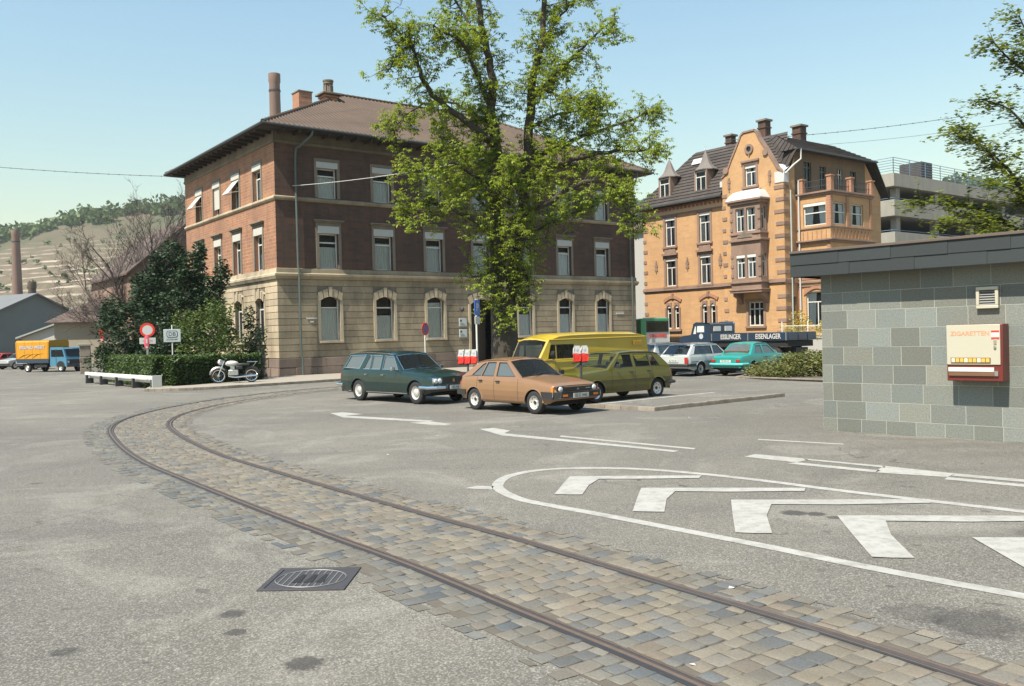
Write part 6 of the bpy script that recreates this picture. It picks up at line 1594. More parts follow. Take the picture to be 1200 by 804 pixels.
def heading(hx, hy): return atan2(hy, hx)
def place_by_wheels(rear, front, side, P):
    """car origin from ground points of the visible rear and front wheels; side = +1 left, -1 right"""
    r, f = V((rear[0], rear[1], 0)), V((front[0], front[1], 0)); d = (f-r).normalized(); m = (r+f)/2; nrm = V((-d.y, d.x, 0)); tr_ = P.get('track', P['w']-.22)/2
    c = m-nrm*side*(tr_+.07); return (c.x-d.x*(P['axle'][0]+P['axle'][1])/2, c.y-d.y*(P['axle'][0]+P['axle'][1])/2, 0), atan2(d.y, d.x)

# dark green estate
PG = dict(w=1.70, x=(2.20, -2.60), axle=(-1.45, 1.45), R=.33, paint='paint_green', sill=.27, wr=.76, cab=(.82, .22, -2.12, -2.52), crown=.06, track=1.46,
          wt=[(-2.60, .86), (-2.45, .94), (-2.0, .985), (-1, 1), (1, 1), (1.8, .975), (2.05, .93), (2.20, .87)],
          zs=[(-2.60, .90), (-2.45, .96), (-1, .955), (.8, .935), (1.5, .87), (2.05, .80), (2.20, .74)], zt=[(-2.60, .92), (-2.45, .98), (.8, 1.00), (1.5, .945), (2.05, .875), (2.20, .79)],
          zr=[(-2.12, 1.50), (-1.8, 1.545), (-.8, 1.55), (.0, 1.52), (.22, 1.475)], lean={2.20: [(.2, -.05), (.5, .02), (.8, -.03)], -2.6: [(.2, .1), (.5, .0), (.9, .06)]},
          gaps=(.70, -.26, -1.13), doors=((-.26, .70), (-1.13, -.26)), trim='chrome', handle='chrome', rail='chrome', rim=1, hz=.12, seatx=(-.05, -.95, -1.7),
          win=[[(.62, .99), (-.18, .99), (-.18, 1.40), (.26, 1.38)], [(-.30, .99), (-.78, .99), (-.78, 1.42), (-.30, 1.41)], [(-.84, .99), (-1.18, .99), (-.96, 1.42), (-.84, 1.42)], [(-1.40, 1.0), (-2.28, 1.02), (-2.02, 1.41), (-1.16, 1.43)]])
lc, rz = place_by_wheels((-4.86, 27.62), (-2.78, 25.45), -1, PG)
t_, F = build_car('estate_car', 'dark green estate car with chrome window trim, leftmost of the cars on the square', 'car', PG, lc, rz)
part(t_, 'front_bumper', 'chrome', lambda b: b.tube([(1.75, .88, .50), (2.08, .86, .49), (2.26, .70, .49), (2.30, 0, .49), (2.26, -.70, .49), (2.08, -.86, .49), (1.75, -.88, .50)], .055, 8))
part(t_, 'bumper_guard', 'black_plastic', lambda b: b.box(2.31, 2.37, -.36, -.28, .42, .56), .01); part(t_, 'bumper_guard', 'black_plastic', lambda b: b.box(2.31, 2.37, .28, .36, .42, .56), .01)
part(t_, 'rear_bumper', 'chrome', lambda b: b.tube([(-2.2, .86, .50), (-2.58, .82, .50), (-2.66, .5, .50), (-2.66, -.5, .50), (-2.58, -.82, .50), (-2.2, -.86, .50)], .055, 8))
part(t_, 'grille', 'black_plastic', lambda b: b.box(2.17, 2.215, -.40, .40, .58, .77))
part(t_, 'grille_emblem', basic('brass', (.6, .42, .12), .3, metal=.8), lambda b: b.box(2.216, 2.225, -.03, .03, .63, .72))
for y in (-.58, .58):
    o = part(t_, 'headlight', 'chrome', lambda b: b.box(2.13, 2.20, y-.16, y+.16, .58, .77), .02); lamp(o, 2.195, y-.075, .675, .068, 'lamp_lens'); lamp(o, 2.195, y+.075, .675, .068, 'lamp_lens')
plate(t_, 2.37, .49, 'ES AR 67'); wipers(t_, .86, .99); mirror(t_, .52, -.80, .98, 'chrome'); mirror(t_, .52, .80, .98, 'chrome'); strip(t_, PG, -2.0, 1.9, .30, .025, 'chrome', F)
for y in (-.63, .63): lamp(t_, -2.57, y, .74, .05, 'tail_light', 'tail_red', (.14, .24), .04, -1)

# tan hatchback
PT = dict(w=1.585, x=(1.90, -1.86), axle=(-1.15, 1.15), R=.285, paint='paint_tan', sill=.24, wr=.745, cab=(.66, .02, -1.12, -1.76), crown=.05, track=1.37,
          wt=[(-1.86, .88), (-1.7, .96), (-1.2, .99), (-.5, 1), (.8, 1), (1.5, .98), (1.78, .95), (1.90, .90)],
          zs=[(-1.86, .80), (-1.74, .86), (-1.2, .875), (.6, .845), (1.2, .79), (1.75, .71), (1.90, .675)], zt=[(-1.86, .82), (-1.74, .88), (.6, .895), (1.2, .835), (1.75, .75), (1.90, .70)],
          zr=[(-1.12, 1.29), (-.8, 1.345), (-.3, 1.365), (.02, 1.34)], lean={1.90: [(.25, -.10), (.45, .02), (.7, -.06)], -1.86: [(.25, .12), (.5, 0), (.85, .08)]},
          gaps=(.58, -.33, -1.02), doors=((-.33, .58), (-1.02, -.33)), trim='black_plastic', rim=0, hz=.085, bul=.07, rpil=.12,
          win=[[(.46, .895), (-.27, .895), (-.27, 1.25), (.02, 1.245)], [(-.38, .895), (-.86, .895), (-.72, 1.25), (-.38, 1.255)], [(-.90, .895), (-1.28, .91), (-.90, 1.20), (-.775, 1.24)]])
lc, rz = place_by_wheels((-1.00, 23.12), (.49, 21.42), -1, PT)
t_, F = build_car('hatchback_car', 'metallic tan five-door hatchback with black bumper and white number plate, nearest parked car', 'car', PT, lc, rz)
part(t_, 'front_bumper', 'black_plastic', lambda b: b.prism([(.87*.92, 1.45), (.87*.92, 1.86), (.66, 1.99), (-.66, 1.99), (-.87*.92, 1.86), (-.87*.92, 1.45), (-.74, 1.45), (-.74, 1.80), (.74, 1.80), (.74, 1.45)], 'z', .40, .535, M1=Matrix(((0, 1, 0, 0), (1, 0, 0, 0), (0, 0, 1, 0), (0, 0, 0, 1)))), .02)
part(t_, 'bumper_lamp', 'amber', lambda b: b.box(1.985, 2.0, -.60, -.44, .44, .49)); part(t_, 'bumper_lamp', 'amber', lambda b: b.box(1.985, 2.0, .44, .60, .44, .49))
part(t_, 'rear_bumper', 'black_plastic', lambda b: b.prism([(.80, -1.5), (.80, -1.84), (.62, -1.95), (-.62, -1.95), (-.80, -1.84), (-.80, -1.5), (-.72, -1.5), (-.72, -1.8), (.72, -1.8), (.72, -1.5)], 'z', .40, .53, M1=Matrix(((0, 1, 0, 0), (1, 0, 0, 0), (0, 0, 1, 0), (0, 0, 0, 1)))), .02)
part(t_, 'grille', 'black_plastic', lambda b: b.box(1.82, 1.905, -.46, .46, .555, .66)); part(t_, 'grille_emblem', 'chrome', lambda b: b.add([(1.907, -.045, .585), (1.907, .045, .585), (1.907, 0, .64)], [(0, 1, 2)])); part(t_, 'badge', 'chrome', lambda b: b.box(1.906, 1.912, .26, .42, .60, .62))
for y in (-.575, .575): o = part(t_, 'headlight', 'black_plastic', lambda b: b.box(1.78, 1.885, y-.13, y+.13, .535, .685), .02); lamp(o, 1.86, y, .61, .067, 'lamp_lens', d=.06)
for y in (-.745, .745): lamp(t_, 1.76, y, .61, .05, 'indicator', 'amber', (.05, .13), .07)
plate(t_, 2.0, .455, 'ES·Z 1442'); wipers(t_, .70, .885); mirror(t_, .42, .77, .90); strip(t_, PT, -1.7, 1.7, .285, .03, 'paint_tan', F)
for y in (-.56, .56): lamp(t_, -1.84, y, .66, .05, 'tail_light', 'tail_red', (.22, .16), .03, -1)

# olive hatchback
PO = dict(w=1.61, x=(1.80, -1.90), axle=(-1.20, 1.20), R=.29, paint='paint_olive', sill=.26, wr=.75, cab=(.74, .16, -1.38, -1.80), crown=.05, track=1.37,
          wt=[(-1.90, .90), (-1.75, .97), (-1.2, 1), (1.2, 1), (1.7, .97), (1.80, .92)],
          zs=[(-1.90, .86), (-1.78, .92), (.7, .90), (1.7, .80), (1.80, .76)], zt=[(-1.90, .88), (-1.78, .94), (.7, .95), (1.7, .85), (1.80, .80)],
          zr=[(-1.38, 1.34), (-1.1, 1.40), (-.3, 1.42), (.16, 1.395)], lean={-1.9: [(.25, .1), (.5, 0), (.9, .08)]},
          gaps=(.62, -.30, -1.0), doors=((-.30, .62), (-1.0, -.30)), rim=0, hz=.10, bul=.05, rpil=.10,
          win=[[(.52, .945), (-.24, .945), (-.24, 1.305), (.18, 1.30)], [(-.35, .945), (-.93, .945), (-.93, 1.305), (-.35, 1.31)], [(-.97, .945), (-1.33, .955), (-1.10, 1.29), (-.97, 1.30)]])
hx, hy = -.80, -.60; rw = V((4.2, 25.75, 0)); nrm = V((-hy, hx, 0)); c = rw+V((hx, hy, 0))*1.2-nrm*.755
t_, F = build_car('hatchback_car', 'olive green hatchback facing left behind the tan hatchback', 'car', PO, (c.x, c.y, 0), atan2(hy, hx))
part(t_, 'rear_bumper', 'black_plastic', lambda b: b.tube([(-1.6, .82, .45), (-1.88, .80, .45), (-1.96, .6, .45), (-1.96, -.6, .45), (-1.88, -.80, .45), (-1.6, -.82, .45)], .05, 6)); part(t_, 'front_bumper', 'black_plastic', lambda b: b.tube([(1.5, .82, .45), (1.80, .80, .45), (1.88, .6, .45), (1.88, -.6, .45), (1.80, -.80, .45), (1.5, -.82, .45)], .05, 6))
part(t_, 'grille', 'black_plastic', lambda b: b.box(1.78, 1.815, -.66, .66, .56, .72))
for y in (-.53, .53): lamp(t_, 1.80, y, .64, .085)
for y in (-.58, .58): lamp(t_, -1.88, y, .72, .05, 'tail_light', 'tail_red', (.22, .15), .03, -1)
wipers(t_, .78, .95); mirror(t_, .46, .80, .95); strip(t_, PO, -1.75, 1.65, .60, .02, 'black_plastic', F)

# yellow van
PV = dict(w=1.72, x=(2.46, -2.46), axle=(-1.25, 1.45), R=.33, paint='paint_yellow', sill=.32, wr=.90, cab=(2.36, 2.00, -2.28, -2.41), crown=.09, track=1.42,
          wt=[(-2.46, .90), (-2.3, .98), (-1.5, 1), (1.94, 1), (2.24, .96), (2.39, .89), (2.46, .80)],
          zs=[(-2.46, 1.12), (2.24, 1.12), (2.46, 1.10)], zt=[(-2.46, 1.13), (2.24, 1.16), (2.46, 1.13)], zr=[(-2.28, 1.86), (-1.9, 1.95), (0, 1.98), (1.5, 1.95), (2.0, 1.82)],
          gaps=(1.80, .88), doors=((.88, 1.80),), rim=1, bul=.16, pil=.05, rpil=.22, hz=.12, seatx=(1.15,), seatz=.85, trim='black_plastic',
          win=[[(2.06, 1.16), (1.76, 1.16), (1.76, 1.60), (1.94, 1.60)], [(1.72, 1.16), (1.00, 1.16), (1.00, 1.60), (1.72, 1.60)]])
t_, F = build_car('delivery_van', 'yellow delivery van with blank sides parked behind the tan and olive cars', 'van', PV, (2.28, 29.3, 0), atan2(-.60, -.80))
part(t_, 'waist_crease', 'paint_yellow', lambda b: [b.tube([(-2.3, sg*.815, 1.13), (-1.8, sg*.862, 1.13), (1.74, sg*.862, 1.13), (2.29, sg*.80, 1.12), (2.44, sg*.62, 1.08), (2.50, 0, 1.05)], .022, 6) for sg in (1, -1)])
part(t_, 'roof_gutter', 'paint_yellow', lambda b: [b.tube([(-2.2, sg*.795, 1.78), (2.0, sg*.795, 1.75)], .022, 6) for sg in (1, -1)])
for k_ in range(5): pass
part(t_, 'air_vent', basic('vent_yellow', (.35, .22, .03), .5), lambda b: [b.box(-2.0+.08*k_, -1.95+.08*k_, .825, .845, 1.5, 1.66) for k_ in range(5)])
part(t_, 'front_bumper', 'white_paint', lambda b: b.tube([(2.14, .86, .48), (2.44, .78, .46), (2.54, .5, .46), (2.54, -.5, .46), (2.44, -.78, .46), (2.14, -.86, .48)], .07, 8))
for y in (-.6, .6): lamp(t_, 2.42, y, .85, .11)
wipers(t_, 2.46, 1.14); mirror(t_, 1.99, .86, 1.30); mirror(t_, 1.99, -.86, 1.30)

# white estate, turquoise saloon, silver estate
def hatch(paint, w=1.64, x=(2.05, -2.1), zr_=1.40, roofrear=-1.75, glass='dark_glass', **k_):
    C0_ = x[1]+.10
    P = dict(w=w, x=x, axle=(-1.25, 1.2), R=.30, paint=paint, sill=.25, wr=.76, cab=(.72, .12, roofrear, C0_), crown=.05, glass=glass,
             wt=[(x[1], .90), (x[1]+.15, .97), (-1, 1), (1.2, 1), (x[0]-.12, .96), (x[0], .90)], zs=[(x[1], .84), (x[1]+.12, .90), (.7, .89), (x[0]-.1, .76), (x[0], .72)], zt=[(x[1], .86), (x[1]+.12, .92), (.7, .94), (x[0]-.1, .81), (x[0], .76)],
             zr=[(roofrear, zr_-.05), (roofrear+.35, zr_), (-.3, zr_+.01), (.12, zr_-.02)], gaps=(.60, -.33), doors=((-.33, .60),), rpil=.07,
             win=[[(.50, .935), (-.27, .935), (-.27, zr_-.12), (.14, zr_-.125)], [(-.35, .935), (C0_+.34, .94), (roofrear+.12, zr_-.13), (-.35, zr_-.12)]])
    P.update(k_); return P
PW = hatch('paint_white', roofrear=-1.55)
def at_rear(rc, hd, P, side=-1):
    """origin from the ground point of the rear wheel on the given side"""
    d = V((cos(hd), sin(hd), 0)); n_ = V((-d.y, d.x, 0)); c = V((rc[0], rc[1], 0))-d*P['axle'][0]-n_*side*((P.get('track', P['w']-.22))/2+.08); return (c.x, c.y, 0)
hd = atan2(.67, .74)
t_, F = build_car('estate_car', 'white three-door estate with large sloping rear window, seen from behind beside the turquoise car', 'car', PW, at_rear((7.95, 37.3), hd, PW), hd)
part(t_, 'rear_bumper', 'black_plastic', lambda b: b.box(-2.2, -2.06, -.80, .80, .42, .54), .03); part(t_, 'rear_bumper', 'black_plastic', lambda b: b.box(-2.1, -1.6, -.845, -.81, .42, .54), .01)
for y in (-.68, .68): lamp(t_, -2.10, y, .68, .1, 'tail_light', 'tail_red', (.16, .26), .03, -1)
plate(t_, -2.115, .66, 'ES CK 83', -1); strip(t_, PW, -1.9, 1.9, .62, .02, 'black_plastic', F)
PK = hatch('paint_teal', 1.58, (2.05, -2.12), 1.40, glass='car_glass', cab=(.62, .02, -.95, -1.40), wr=.73, track=1.3, rim=2, trim='paint_teal', rail='paint_teal',
           zs=[(-2.12, .74), (-2.0, .80), (-1.4, .875), (.6, .86), (1.9, .78), (2.05, .70)], zt=[(-2.12, .78), (-2.0, .86), (-1.4, .92), (.6, .91), (1.9, .83), (2.05, .74)],
           zr=[(-.95, 1.35), (-.7, 1.395), (-.3, 1.41), (.02, 1.38)], gaps=(.50, -.50), doors=((-.50, .50),), win=[[(.42, .91), (-.42, .91), (-.42, 1.27), (.03, 1.265)], [(-.50, .91), (-1.10, .92), (-.88, 1.25), (-.50, 1.27)]],
           wt=[(-2.12, .90), (-2.0, .96), (-1.4, .985), (-.7, 1), (1.2, 1), (1.9, .96), (2.05, .9)])
basic('hub_teal', (.03, .22, .20), .5)
t_, F = build_car('saloon_car', 'bright turquoise two-door saloon with boot toward the viewer', 'car', PK, at_rear((9.95, 36.55), hd, PK), hd)
part(t_, 'rear_bumper', basic('bumper_teal', (.10, .48, .44), .3), lambda b: b.tube([(-1.7, .80, .50), (-2.1, .77, .50), (-2.2, .5, .50), (-2.2, -.5, .50), (-2.1, -.77, .50), (-1.7, -.80, .50)], .05, 8))
for y in (-.60, .60): lamp(t_, -2.11, y, .64, .1, 'tail_light', 'tail_red', (.20, .11), .04, -1)
plate(t_, -2.13, .62, 'ES PN 52', -1)
part(t_, 'parcel', basic('parcel_cream', (.6, .5, .38), .8), lambda b: b.box(-1.15, -.95, -.35, .2, .90, .98), .02)
PS_ = hatch('paint_silver', 1.66, (2.1, -2.2), 1.40, roofrear=-1.85, glass='car_glass')
t_, F = build_car('estate_car', 'silver grey estate car mostly hidden behind the olive hatchback', 'car', PS_, (7.55, 42.2, 0), hd)
part(t_, 'rear_bumper', 'black_plastic', lambda b: b.box(-2.3, -2.16, -.8, .8, .42, .54), .03)
for y in (-.68, .68): lamp(t_, -2.20, y, .70, .1, 'tail_light', 'tail_red', (.16, .2), .03, -1)
# small far cars at the left edge
for (x, y, pn, lab, h_) in ((-39.8, 74.5, 'paint_white', 'white hatchback parked right behind the yellow lorry', -1.9), (-43.2, 77.5, 'paint_silver', 'pale grey hatchback between the white and the red far cars', -1.9), (-46.8, 80.5, 'paint_red', 'red hatchback parked farthest left in the distance', -1.9)):
    Pq = hatch(pn, 1.6, (1.8, -1.9), 1.38, roofrear=-1.35); t_, F = build_car('hatchback_car', lab, 'car', Pq, (x, y, 0), h_, 'small cars parked by the warehouse')
    part(t_, 'front_bumper', 'black_plastic', lambda b: b.box(1.74, 1.86, -.78, .78, .40, .52), .02)
    for yy in (-.6, .6): lamp(t_, 1.78, yy, .62, .08)

# yellow tarpaulin lorry
TR = thing('tarpaulin_lorry', 'light blue lorry with yellow lettered tarpaulin body in front of the sheds', 'lorry', (-34.6, 66.3, 0), radians(-22)); TR.scale = (.80, .80, .80)
part(TR, 'chassis', 'dark', lambda b: (b.box(-3.2, 2.6, -.45, .45, .55, .80), b.box(-1.0, .6, -1.0, -.6, .45, .8)), .01)
part(TR, 'flatbed', 'paint_navy', lambda b: b.box(-3.2, .95, -1.12, 1.12, .85, 1.22), .01)
part(TR, 'tarpaulin', 'tarp', lambda b: b.prism([(-1.12, 1.225), (1.12, 1.225), (1.12, 2.80), (1.0, 2.95), (-1.0, 2.95), (-1.12, 2.80)], 'x', -3.22, .97), .03)
for x in (-3.1, -2.1, -1.1, -.1, .85): part(TR, 'tarpaulin_rope', 'tarp', lambda b: b.tube([(x, -1.13, 1.25), (x, -1.13, 2.8), (x, -1.0, 2.96)], .02, 4))
text('BRUNO MEBT', .42, 'text_grey', TR, (-1.1, -1.145, 2.30), (pi/2, 0, 0), .005, bold=.008, xs=1.25)
part(TR, 'tarpaulin_fold', 'tarp', lambda b: [b.tube([(-2.9+k_*.9, -1.125, 1.30), (-2.2+k_*.9, -1.15, 1.62+.05*k_), (-1.4+k_*.9, -1.125, 1.75)], [.02, .035, .01], 5) for k_ in range(3)])
cab = MB(); cab.prism([(1.02, .55), (3.05, .55), (3.12, 1.20), (3.02, 1.35), (2.78, 2.15), (2.6, 2.25), (1.1, 2.25), (1.02, 2.1)], 'y', -1.02, 1.02); CB = cab.build('cab', 'paint_blue', TR, bevel=.04)
for sg in (-1, 1):
    y0, y1 = sorted((sg*1.03, sg*1.045)); part(CB, 'side_window', 'dark_glass', lambda b: b.prism([(1.2, 1.42), (1.75, 1.42), (1.75, 2.05), (1.2, 2.05)], 'y', y0, y1)); part(CB, 'side_window', 'dark_glass', lambda b: b.prism([(1.85, 1.42), (2.78, 1.42), (2.58, 2.05), (1.85, 2.05)], 'y', y0, y1))
    part(CB, 'wheel_arch', 'dark', lambda b: b.prism([(2.35+.52*cos(a*pi/8), .5+.52*sin(a*pi/8)) for a in range(9)], 'y', y0, y1))
    part(CB, 'door_gap', 'dark', lambda b: b.box(1.79, 1.81, y0, y1, .7, 2.1))
part(CB, 'windscreen', 'dark_glass', lambda b: b.add([(3.03, -.92, 1.42), (3.03, .92, 1.42), (2.83, .88, 2.08), (2.83, -.88, 2.08)], [(0, 1, 2, 3)]))
part(CB, 'grille', 'black_plastic', lambda b: b.box(3.1, 3.15, -.7, .7, .75, 1.12)); part(CB, 'front_bumper', 'paint_navy', lambda b: b.box(3.08, 3.22, -1.05, 1.05, .45, .65), .02)
for y in (-.85, .85): lamp(CB, 3.12, y, .92, .11)
for x in (-1.9, 2.35):
    for y in (-.90, .90): wheel(TR, x, y, .42, .26, 1)

# dark blue flatbed of the ironmonger
FB = thing('flatbed_lorry', 'dark blue flatbed lorry with white lettering parked before the yellow brick villa', 'lorry', (14.6, 56.2, 0), radians(-8))
FB.rotation_euler = (0, 0, atan2(.82, -.57))
d_ = V((-.57, .82, 0)).normalized(); FB.location = V((11.9, 53.0, 0))-d_*2.35-V((-d_.y, d_.x, 0))*1.2
part(FB, 'chassis', 'dark', lambda b: b.box(-3.3, 4.2, -.5, .5, .55, .85)); part(FB, 'bed_side', 'paint_navy', lambda b: b.box(-3.3, 2.35, -1.2, 1.2, 1.25, 1.71), .015)
for x in (-3.2, -.55, 2.2): part(FB, 'bed_hinge', 'steel', lambda b: b.box(x, x+.06, 1.203, 1.23, 1.26, 1.70))
part(FB, 'underframe', 'dark', lambda b: b.box(-3.2, 2.3, -1.1, 1.1, .9, 1.24))
text('ESSLINGER', .40, 'sign_white', FB, (.75, 1.235, 1.48), (pi/2, 0, pi), .004, bold=.006, xs=.80); text('EISENLAGER', .40, 'sign_white', FB, (-1.95, 1.235, 1.48), (pi/2, 0, pi), .004, bold=.006, xs=.80)
cab = MB(); cab.prism([(2.45, .7), (4.95, .7), (4.98, 1.35), (4.75, 1.52), (4.02, 1.60), (3.78, 2.28), (3.62, 2.36), (2.55, 2.36), (2.45, 2.30)], 'y', -1.05, 1.05); CB = cab.build('cab', 'paint_navy', FB, bevel=.06)
cb2 = MB(); cb2.box(2.40, 2.45, -.8, -.2, 1.85, 2.15); cb2.box(2.40, 2.45, .2, .8, 1.85, 2.15); cb2.build('rear_window', 'lamp_glass', CB)
for sg in (-1, 1):
    y0, y1 = sorted((sg*1.06, sg*1.075)); part(CB, 'side_window', 'lamp_glass', lambda b: b.prism([(2.95, 1.80), (3.55, 1.80), (3.50, 2.18), (2.95, 2.18)], 'y', y0, y1)); part(CB, 'quarter_window', 'lamp_glass', lambda b: b.prism([(3.62, 1.70), (3.84, 1.70), (3.68, 2.16), (3.62, 2.16)], 'y', y0, y1)); part(CB, 'emblem', 'text_grey', lambda b: b.lathe([(.0, y1 if sg > 0 else y0), (.17, y1 if sg > 0 else y0)], 14, (3.2, 0, 1.55), 'y'))
part(FB, 'tailgate', 'paint_navy', lambda b: [b.box(-3.36, -3.305, y, y+.74, 1.27, 1.70) for y in (-1.18, -.37, .44)], .01)
for x in (-2.2, 3.9):
    for y in (-.95, .95): wheel(FB, x, y, .48, .28, 1)
# bus end
BU = thing('town_bus', 'green and white bus with red lettering on its end panel before the villa', 'bus', (10.15, 62.5, 0), radians(24))
bm = MB(); bm.prism([(-1.15, .35), (1.15, .35), (1.15, 2.6), (.95, 2.85), (-.95, 2.85), (-1.15, 2.6)], 'y', 0, 7.5); BB = bm.build('body', 'paint_white', BU, bevel=.06)
part(BB, 'green_corner', 'paint_busgreen', lambda b: (b.box(-1.2, -.78, -.03, .6, .35, 2.80), b.box(-1.16, 1.16, -.035, .3, 2.62, 2.84)), .03)
part(BB, 'end_window', 'car_glass', lambda b: b.box(-.68, 1.02, -.045, -.01, 1.92, 2.60), .02); part(BB, 'end_window_backing', basic('bus_inside', (.25, .12, .06), .8, var=.5, scale=4), lambda b: b.box(-.64, .98, -.008, -.002, 1.95, 2.56))
part(BB, 'end_window_frame', 'black_plastic', lambda b: (b.box(-.74, -.68, -.05, 0, 1.86, 2.66), b.box(1.02, 1.08, -.05, 0, 1.86, 2.66), b.box(-.68, 1.02, -.05, 0, 1.86, 1.92), b.box(-.68, 1.02, -.05, 0, 2.60, 2.66)))
text('JOHANNES', .34, 'red_paint', BB, (.22, -.02, 1.60), (pi/2, 0, 0), .004, bold=.01, xs=.85)
[part(BB, 'side_window', 'dark_glass', lambda b: b.box(-1.17, -1.152, .8+k_*1.3, 1.9+k_*1.3, 1.5, 2.4)) for k_ in range(5)]; part(BB, 'end_bumper', 'black_plastic', lambda b: b.box(-1.18, 1.18, -.12, .05, .35, .6), .02)
for x in (-.95, .95):
    for y in (1.5, 6): 
        b = MB(); b.lathe([(0, -.14), (.45, -.14), (.48, -.1), (.48, .1), (.45, .14), (0, .14)], 20, (x, y, .48), 'x'); b.build('wheel', 'rubber', BU)
# ---------------------------------------------------------------- street furniture and motorcycle
def meters(n, loc, rz, label):
    t_ = thing('parking_meters', label, 'parking meter', loc, rz, 'red and white parking meters on shared posts'); t_.scale = (.88, .88, .97)
    part(t_, 'post', 'iron', lambda b: (b.cyl((0, 0, 0), (0, 0, 1.14), .035, n=10), b.box(-.07-.115*(n-1), .07+.115*(n-1), -.05, .05, 1.12, 1.16)))
    for i in range(n):
        x = (i-(n-1)/2)*.225; b = MB(); b.prism([(x-.085, 1.162), (x+.085, 1.162), (x+.10, 1.25), (x+.10, 1.36), (x-.10, 1.36), (x-.10, 1.25)], 'y', -.075, .075); h = b.build('meter', 'red_paint', t_, bevel=.015)
        b = MB(); b.prism([(x-.095, 1.361), (x+.095, 1.361), (x+.095, 1.50), (x+.06, 1.56), (x-.06, 1.56), (x-.095, 1.50)], 'y', -.072, .072); b.build('hood', 'sign_white', h, bevel=.02)
        b = MB(); b.lathe([(0, -.076), (.045, -.076), (.05, -.074)], 16, (x, 0, 1.47), 'y'); b.build('dial', 'text_grey', h)
        b = MB(); b.box(x-.035, x+.035, -.08, -.076, 1.24, 1.31); b.build('coin_slot', 'red_paint', h)
    return t_
meters(3, (-1.33, 26.35, 0), radians(-12), 'three red and white parking meters on one post between the green and tan cars')
meters(2, (1.80, 23.25, .08), radians(8), 'two red and white parking meters on one post before the olive car')
# round prohibition sign and its small plates
SG = thing('traffic_sign', 'round white sign with red rim on a post above the hedge', 'traffic sign', (-16.45, 39.9, 0), radians(20))
part(SG, 'post', 'steel', lambda b: b.cyl((0, .03, 0), (0, .03, 2.8), .03, n=8))
b = MB(); b.lathe([(0, -.012), (.22, -.012), (.22, -.010)], 28, (0, 0, 2.55), 'y'); dsk = b.build('sign_face', 'sign_white', SG); b = MB(); b.lathe([(.22, -.011), (.22, -.014), (.315, -.014), (.32, 0), (.31, .012), (0, .012)], 28, (0, 0, 2.55), 'y'); b.build('rim', 'red_paint', dsk)
part(SG, 'supplementary_plate', 'sign_white', lambda b: b.box(-.34, .34, -.012, .012, 1.92, 2.20), .006); text('Anlieger frei', .085, 'text_dark', SG, (0, -.0135, 2.06), (pi/2, 0, 0), .0005)
SH2 = thing('hanging_marker', 'narrow pink and white oval marker plate hung before the round sign', 'marker', (-16.37, 39.6, 0), radians(20))
b = MB(); b.lathe([(0, -.01), (.10, -.01), (.115, 0), (.10, .01), (0, .01)], 20, (0, 0, 0), 'y'); b.v = [V((p.x, p.y, p.z*2.9+2.0)) for p in b.v]; mk = b.build('plate', basic('marker_pink', (.62, .10, .14), .5, var=.05), SH2)
b = MB(); b.lathe([(0, -.012), (.045, -.012)], 14, (0, 0, 1.78), 'y'); b.box(-.03, .03, -.013, -.0105, 1.95, 2.15); b.build('plate_marks', 'sign_white', mk); part(SH2, 'post', 'steel', lambda b: b.cyl((0, .03, 0), (0, .03, 1.85), .02, n=8))
DB = thing('station_signboard', 'square pale signboard with a rounded dark emblem on a post behind the hedge', 'signboard', (-15.3, 39.8, 0), radians(20))
part(DB, 'post', 'white_paint', lambda b: b.cyl((0, .03, 0), (0, .03, 2.75), .028, n=8))
bd = part(DB, 'board', 'plate_grey', lambda b: b.box(-.36, .36, -.015, .015, 1.98, 2.56), .01)
rrp = lambda w, h, r, cz: [(sx*(w-r)+r*cos(a), cz+sz*(h-r)+r*sin(a)) for sx, sz, a0 in ((1, 1, 0), (-1, 1, pi/2), (-1, -1, pi), (1, -1, 1.5*pi)) for a in [a0+pi/2*k_/5 for k_ in range(6)]]
part(bd, 'emblem', 'text_dark', lambda b: b.prism(rrp(.235, .155, .09, 2.34), 'y', -.022, -.0155)); part(bd, 'emblem_field', 'plate_grey', lambda b: b.prism(rrp(.205, .125, .07, 2.34), 'y', -.026, -.0225)); text('DB', .24, 'text_dark', bd, (0, -.0275, 2.335), (pi/2, 0, 0), .0005, bold=.004)
text('GÜTERAMT', .095, 'text_dark', bd, (0, -.017, 2.09), (pi/2, 0, 0), .0005, bold=.002)
# no stopping sign, parking sign seen edge-on, small far sign
NS = thing('no_stopping_sign', 'small round no stopping sign on a white post behind the green estate car', 'traffic sign', (-4.0, 40.9, .1), radians(62)); part(NS, 'post', 'white_paint', lambda b: b.cyl((0, .03, 0), (0, .03, 2.45), .03, n=8))
b = MB(); b.lathe([(0, -.012), (.20, -.012), (.20, -.010)], 24, (0, 0, 2.2), 'y'); f_ = b.build('sign_face', 'sign_blue', NS); b = MB(); b.lathe([(.20, -.011), (.20, -.014), (.29, -.014), (.30, 0), (.29, .012), (0, .012)], 24, (0, 0, 2.2), 'y')
b.box(-.24, .24, -.016, -.0145, -.03, .03, M1=Matrix.Translation((0, 0, 2.2)) @ Matrix.Rotation(pi/4, 4, 'Y')); b.build('rim', 'red_paint', f_)
PKs = thing('parking_sign', 'tall blue parking sign turned nearly edge-on on a white post left of the tree trunk', 'traffic sign', (-1.32, 34.2, 0), radians(68)); part(PKs, 'post', 'white_paint', lambda b: b.cyl((0, .04, 0), (0, .04, 3.35), .038, n=8))
